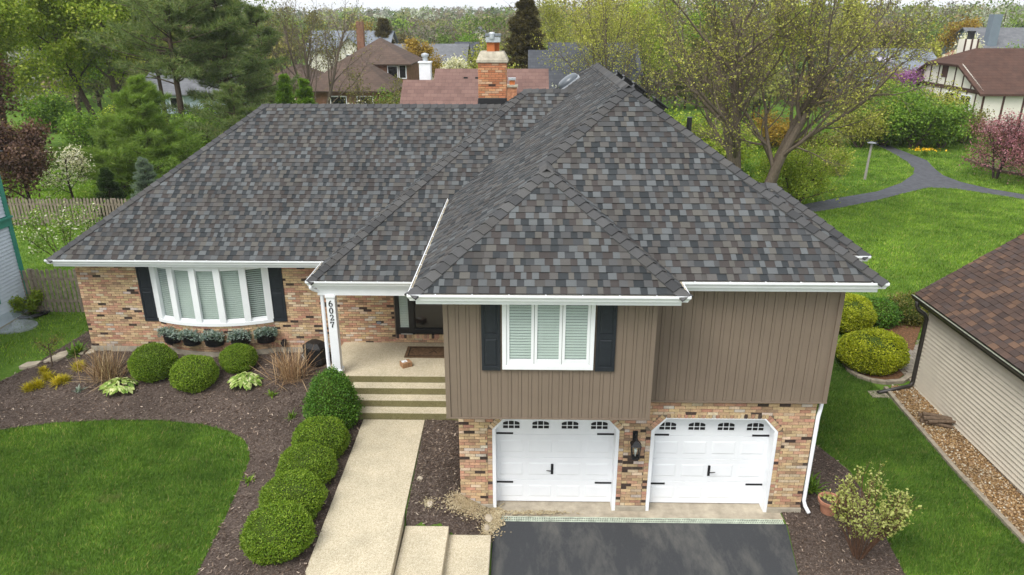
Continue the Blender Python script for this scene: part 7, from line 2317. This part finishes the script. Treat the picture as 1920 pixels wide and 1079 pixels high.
def far_tree(X, Y, h, rel, n, size, col):
    g0 = gz(X, Y); wd_ = h * rel; nl_ = 10
    L0 = rng.normal(0, 0.40, (nl_, 3)); L0[:, 2] = rng.uniform(-0.75, 0.72, nl_); L0[:, :2] *= (1.05 - 0.55 * np.clip(L0[:, 2:3], 0, 1))
    LR = rng.uniform(0.30, 0.52, nl_)
    d = rng.normal(0, 1, (n, 3)); d[:, 2] += 0.35; d /= np.linalg.norm(d, axis=1)[:, None]
    li = rng.integers(0, nl_, n)
    p = L0[li] + d * (LR[li] * rng.uniform(0.7, 1.08, n))[:, None]
    c = np.c_[X + p[:, 0] * wd_, Y + p[:, 1] * wd_, g0 + h * 0.58 + p[:, 2] * h * 0.36]
    nn = d + rng.normal(0, 0.38, (n, 3)); nn /= np.linalg.norm(nn, axis=1)[:, None]
    u = rng.normal(0, 1, (n, 3)); u -= nn * (u * nn).sum(1)[:, None]; u /= np.linalg.norm(u, axis=1)[:, None]
    v = np.cross(nn, u); L = (size * rng.uniform(0.6, 1.4, n))[:, None]
    Vs.append(np.stack([c - u * L * .5, c + v * L * .4, c + u * L * .5, c - v * L * .4], 1).reshape(-1, 3))
    lc = rng.uniform(0.8, 1.2, nl_)[li][:, None]
    Cs.append(col[None] * lc)
    if Y < 240:
        for k in range(5):       # trunk and limbs
            a = rng.uniform(0, 6.28); r_ = 0.13 if k == 0 else 0.05
            p0 = np.array([X, Y, g0 + (0 if k == 0 else h * rng.uniform(0.25, 0.5))]); p1 = p0 + np.array([0, 0, h * 0.8]) if k == 0 else p0 + np.array([math.cos(a) * wd_ * 0.8, math.sin(a) * wd_ * 0.8, h * 0.35])
            for e in (np.array([r_, 0, 0]), np.array([0, r_, 0])):
                Vs.append(np.array([p0 - e, p0 + e, p1 + e * 0.4, p1 - e * 0.4])); Cs.append(np.array([(0.10, 0.085, 0.068)]))


spots = []
for k in range(1900):
    Y = 95 + 720 * rng.random() ** 1.45; X = rng.uniform(-0.82, 0.86) * Y
    u_, _v = proj((X, Y, 3))
    if Y < 128 and (540 < u_ < 900 or 1590 < u_ < 1980 or 980 < u_ < 1080): continue
    if u_ < -120 or u_ > 2040: continue
    mid = 470 < u_ < 1010
    h = rng.uniform(5.5, 11.0) if (mid and Y < 260) else rng.uniform(9.0, 15.0) if mid else rng.uniform(9.0, 17.5)
    if not mid and u_ > 1560 and Y < 250: h *= 0.85
    spots.append((X, Y, h))
for k in range(110):             # thickets filling in behind the left pines and the maple
    left = k % 2 == 0
    Y = rng.uniform(64, 96); u_ = rng.uniform(-80, 520) if left else rng.uniform(1090, 1600)
    if left and 280 < u_ < 460 and Y < 84: continue
    p_ = colpos(u_, Y); spots.append((p_.x, Y, rng.uniform(3.0, 8.0)))
for X, Y, h in spots:
    bare = rng.random() < 0.25
    n = int(np.clip(70000 / Y, 130, 640)); n = int(n * 0.55) if bare else n
    col = (np.array([(0.20, 0.165, 0.115), (0.215, 0.18, 0.10), (0.17, 0.15, 0.12)])[rng.integers(0, 3)] if bare else CO[rng.integers(0, len(CO))]) * rng.uniform(0.85, 1.2)
    far_tree(X, Y, h, rng.uniform(0.34, 0.62), n, float(np.clip(Y / 340, 0.28, 1.4)), col)
V = np.concatenate(Vs); C_ = np.concatenate(Cs)
wo_ = npmesh('woodland', V, np.arange(len(V)).reshape(-1, 4), m, kind='stuff')
at2 = wo_.data.color_attributes.new('Col', 'FLOAT_COLOR', 'CORNER')
a4 = np.ones((len(V), 4), np.float32); a4[:, :3] = np.repeat(C_, 4, 0); at2.data.foreach_set('color', a4.ravel())
tag(wo_, 'spring woodland closing the view to the horizon', 'woodland')

# ---- thin spring haze over the whole place
hz = MB(); hz.box(-3100, -320, -4.2, 3100, 3600, 24.0)
hm = bpy.data.materials.new('haze'); hm.use_nodes = True
hn = hm.node_tree.nodes; hn.remove(hn['Principled BSDF'])
pv = hn.new('ShaderNodeVolumePrincipled'); pv.inputs['Color'].default_value = (0.93, 0.96, 1.0, 1); pv.inputs['Density'].default_value = 0.00025
hm.node_tree.links.new(pv.outputs[0], hn['Material Output'].inputs['Volume'])
tag(hz.build('haze', hm), 'thin pale haze over the whole neighbourhood', 'haze', None, 'stuff')
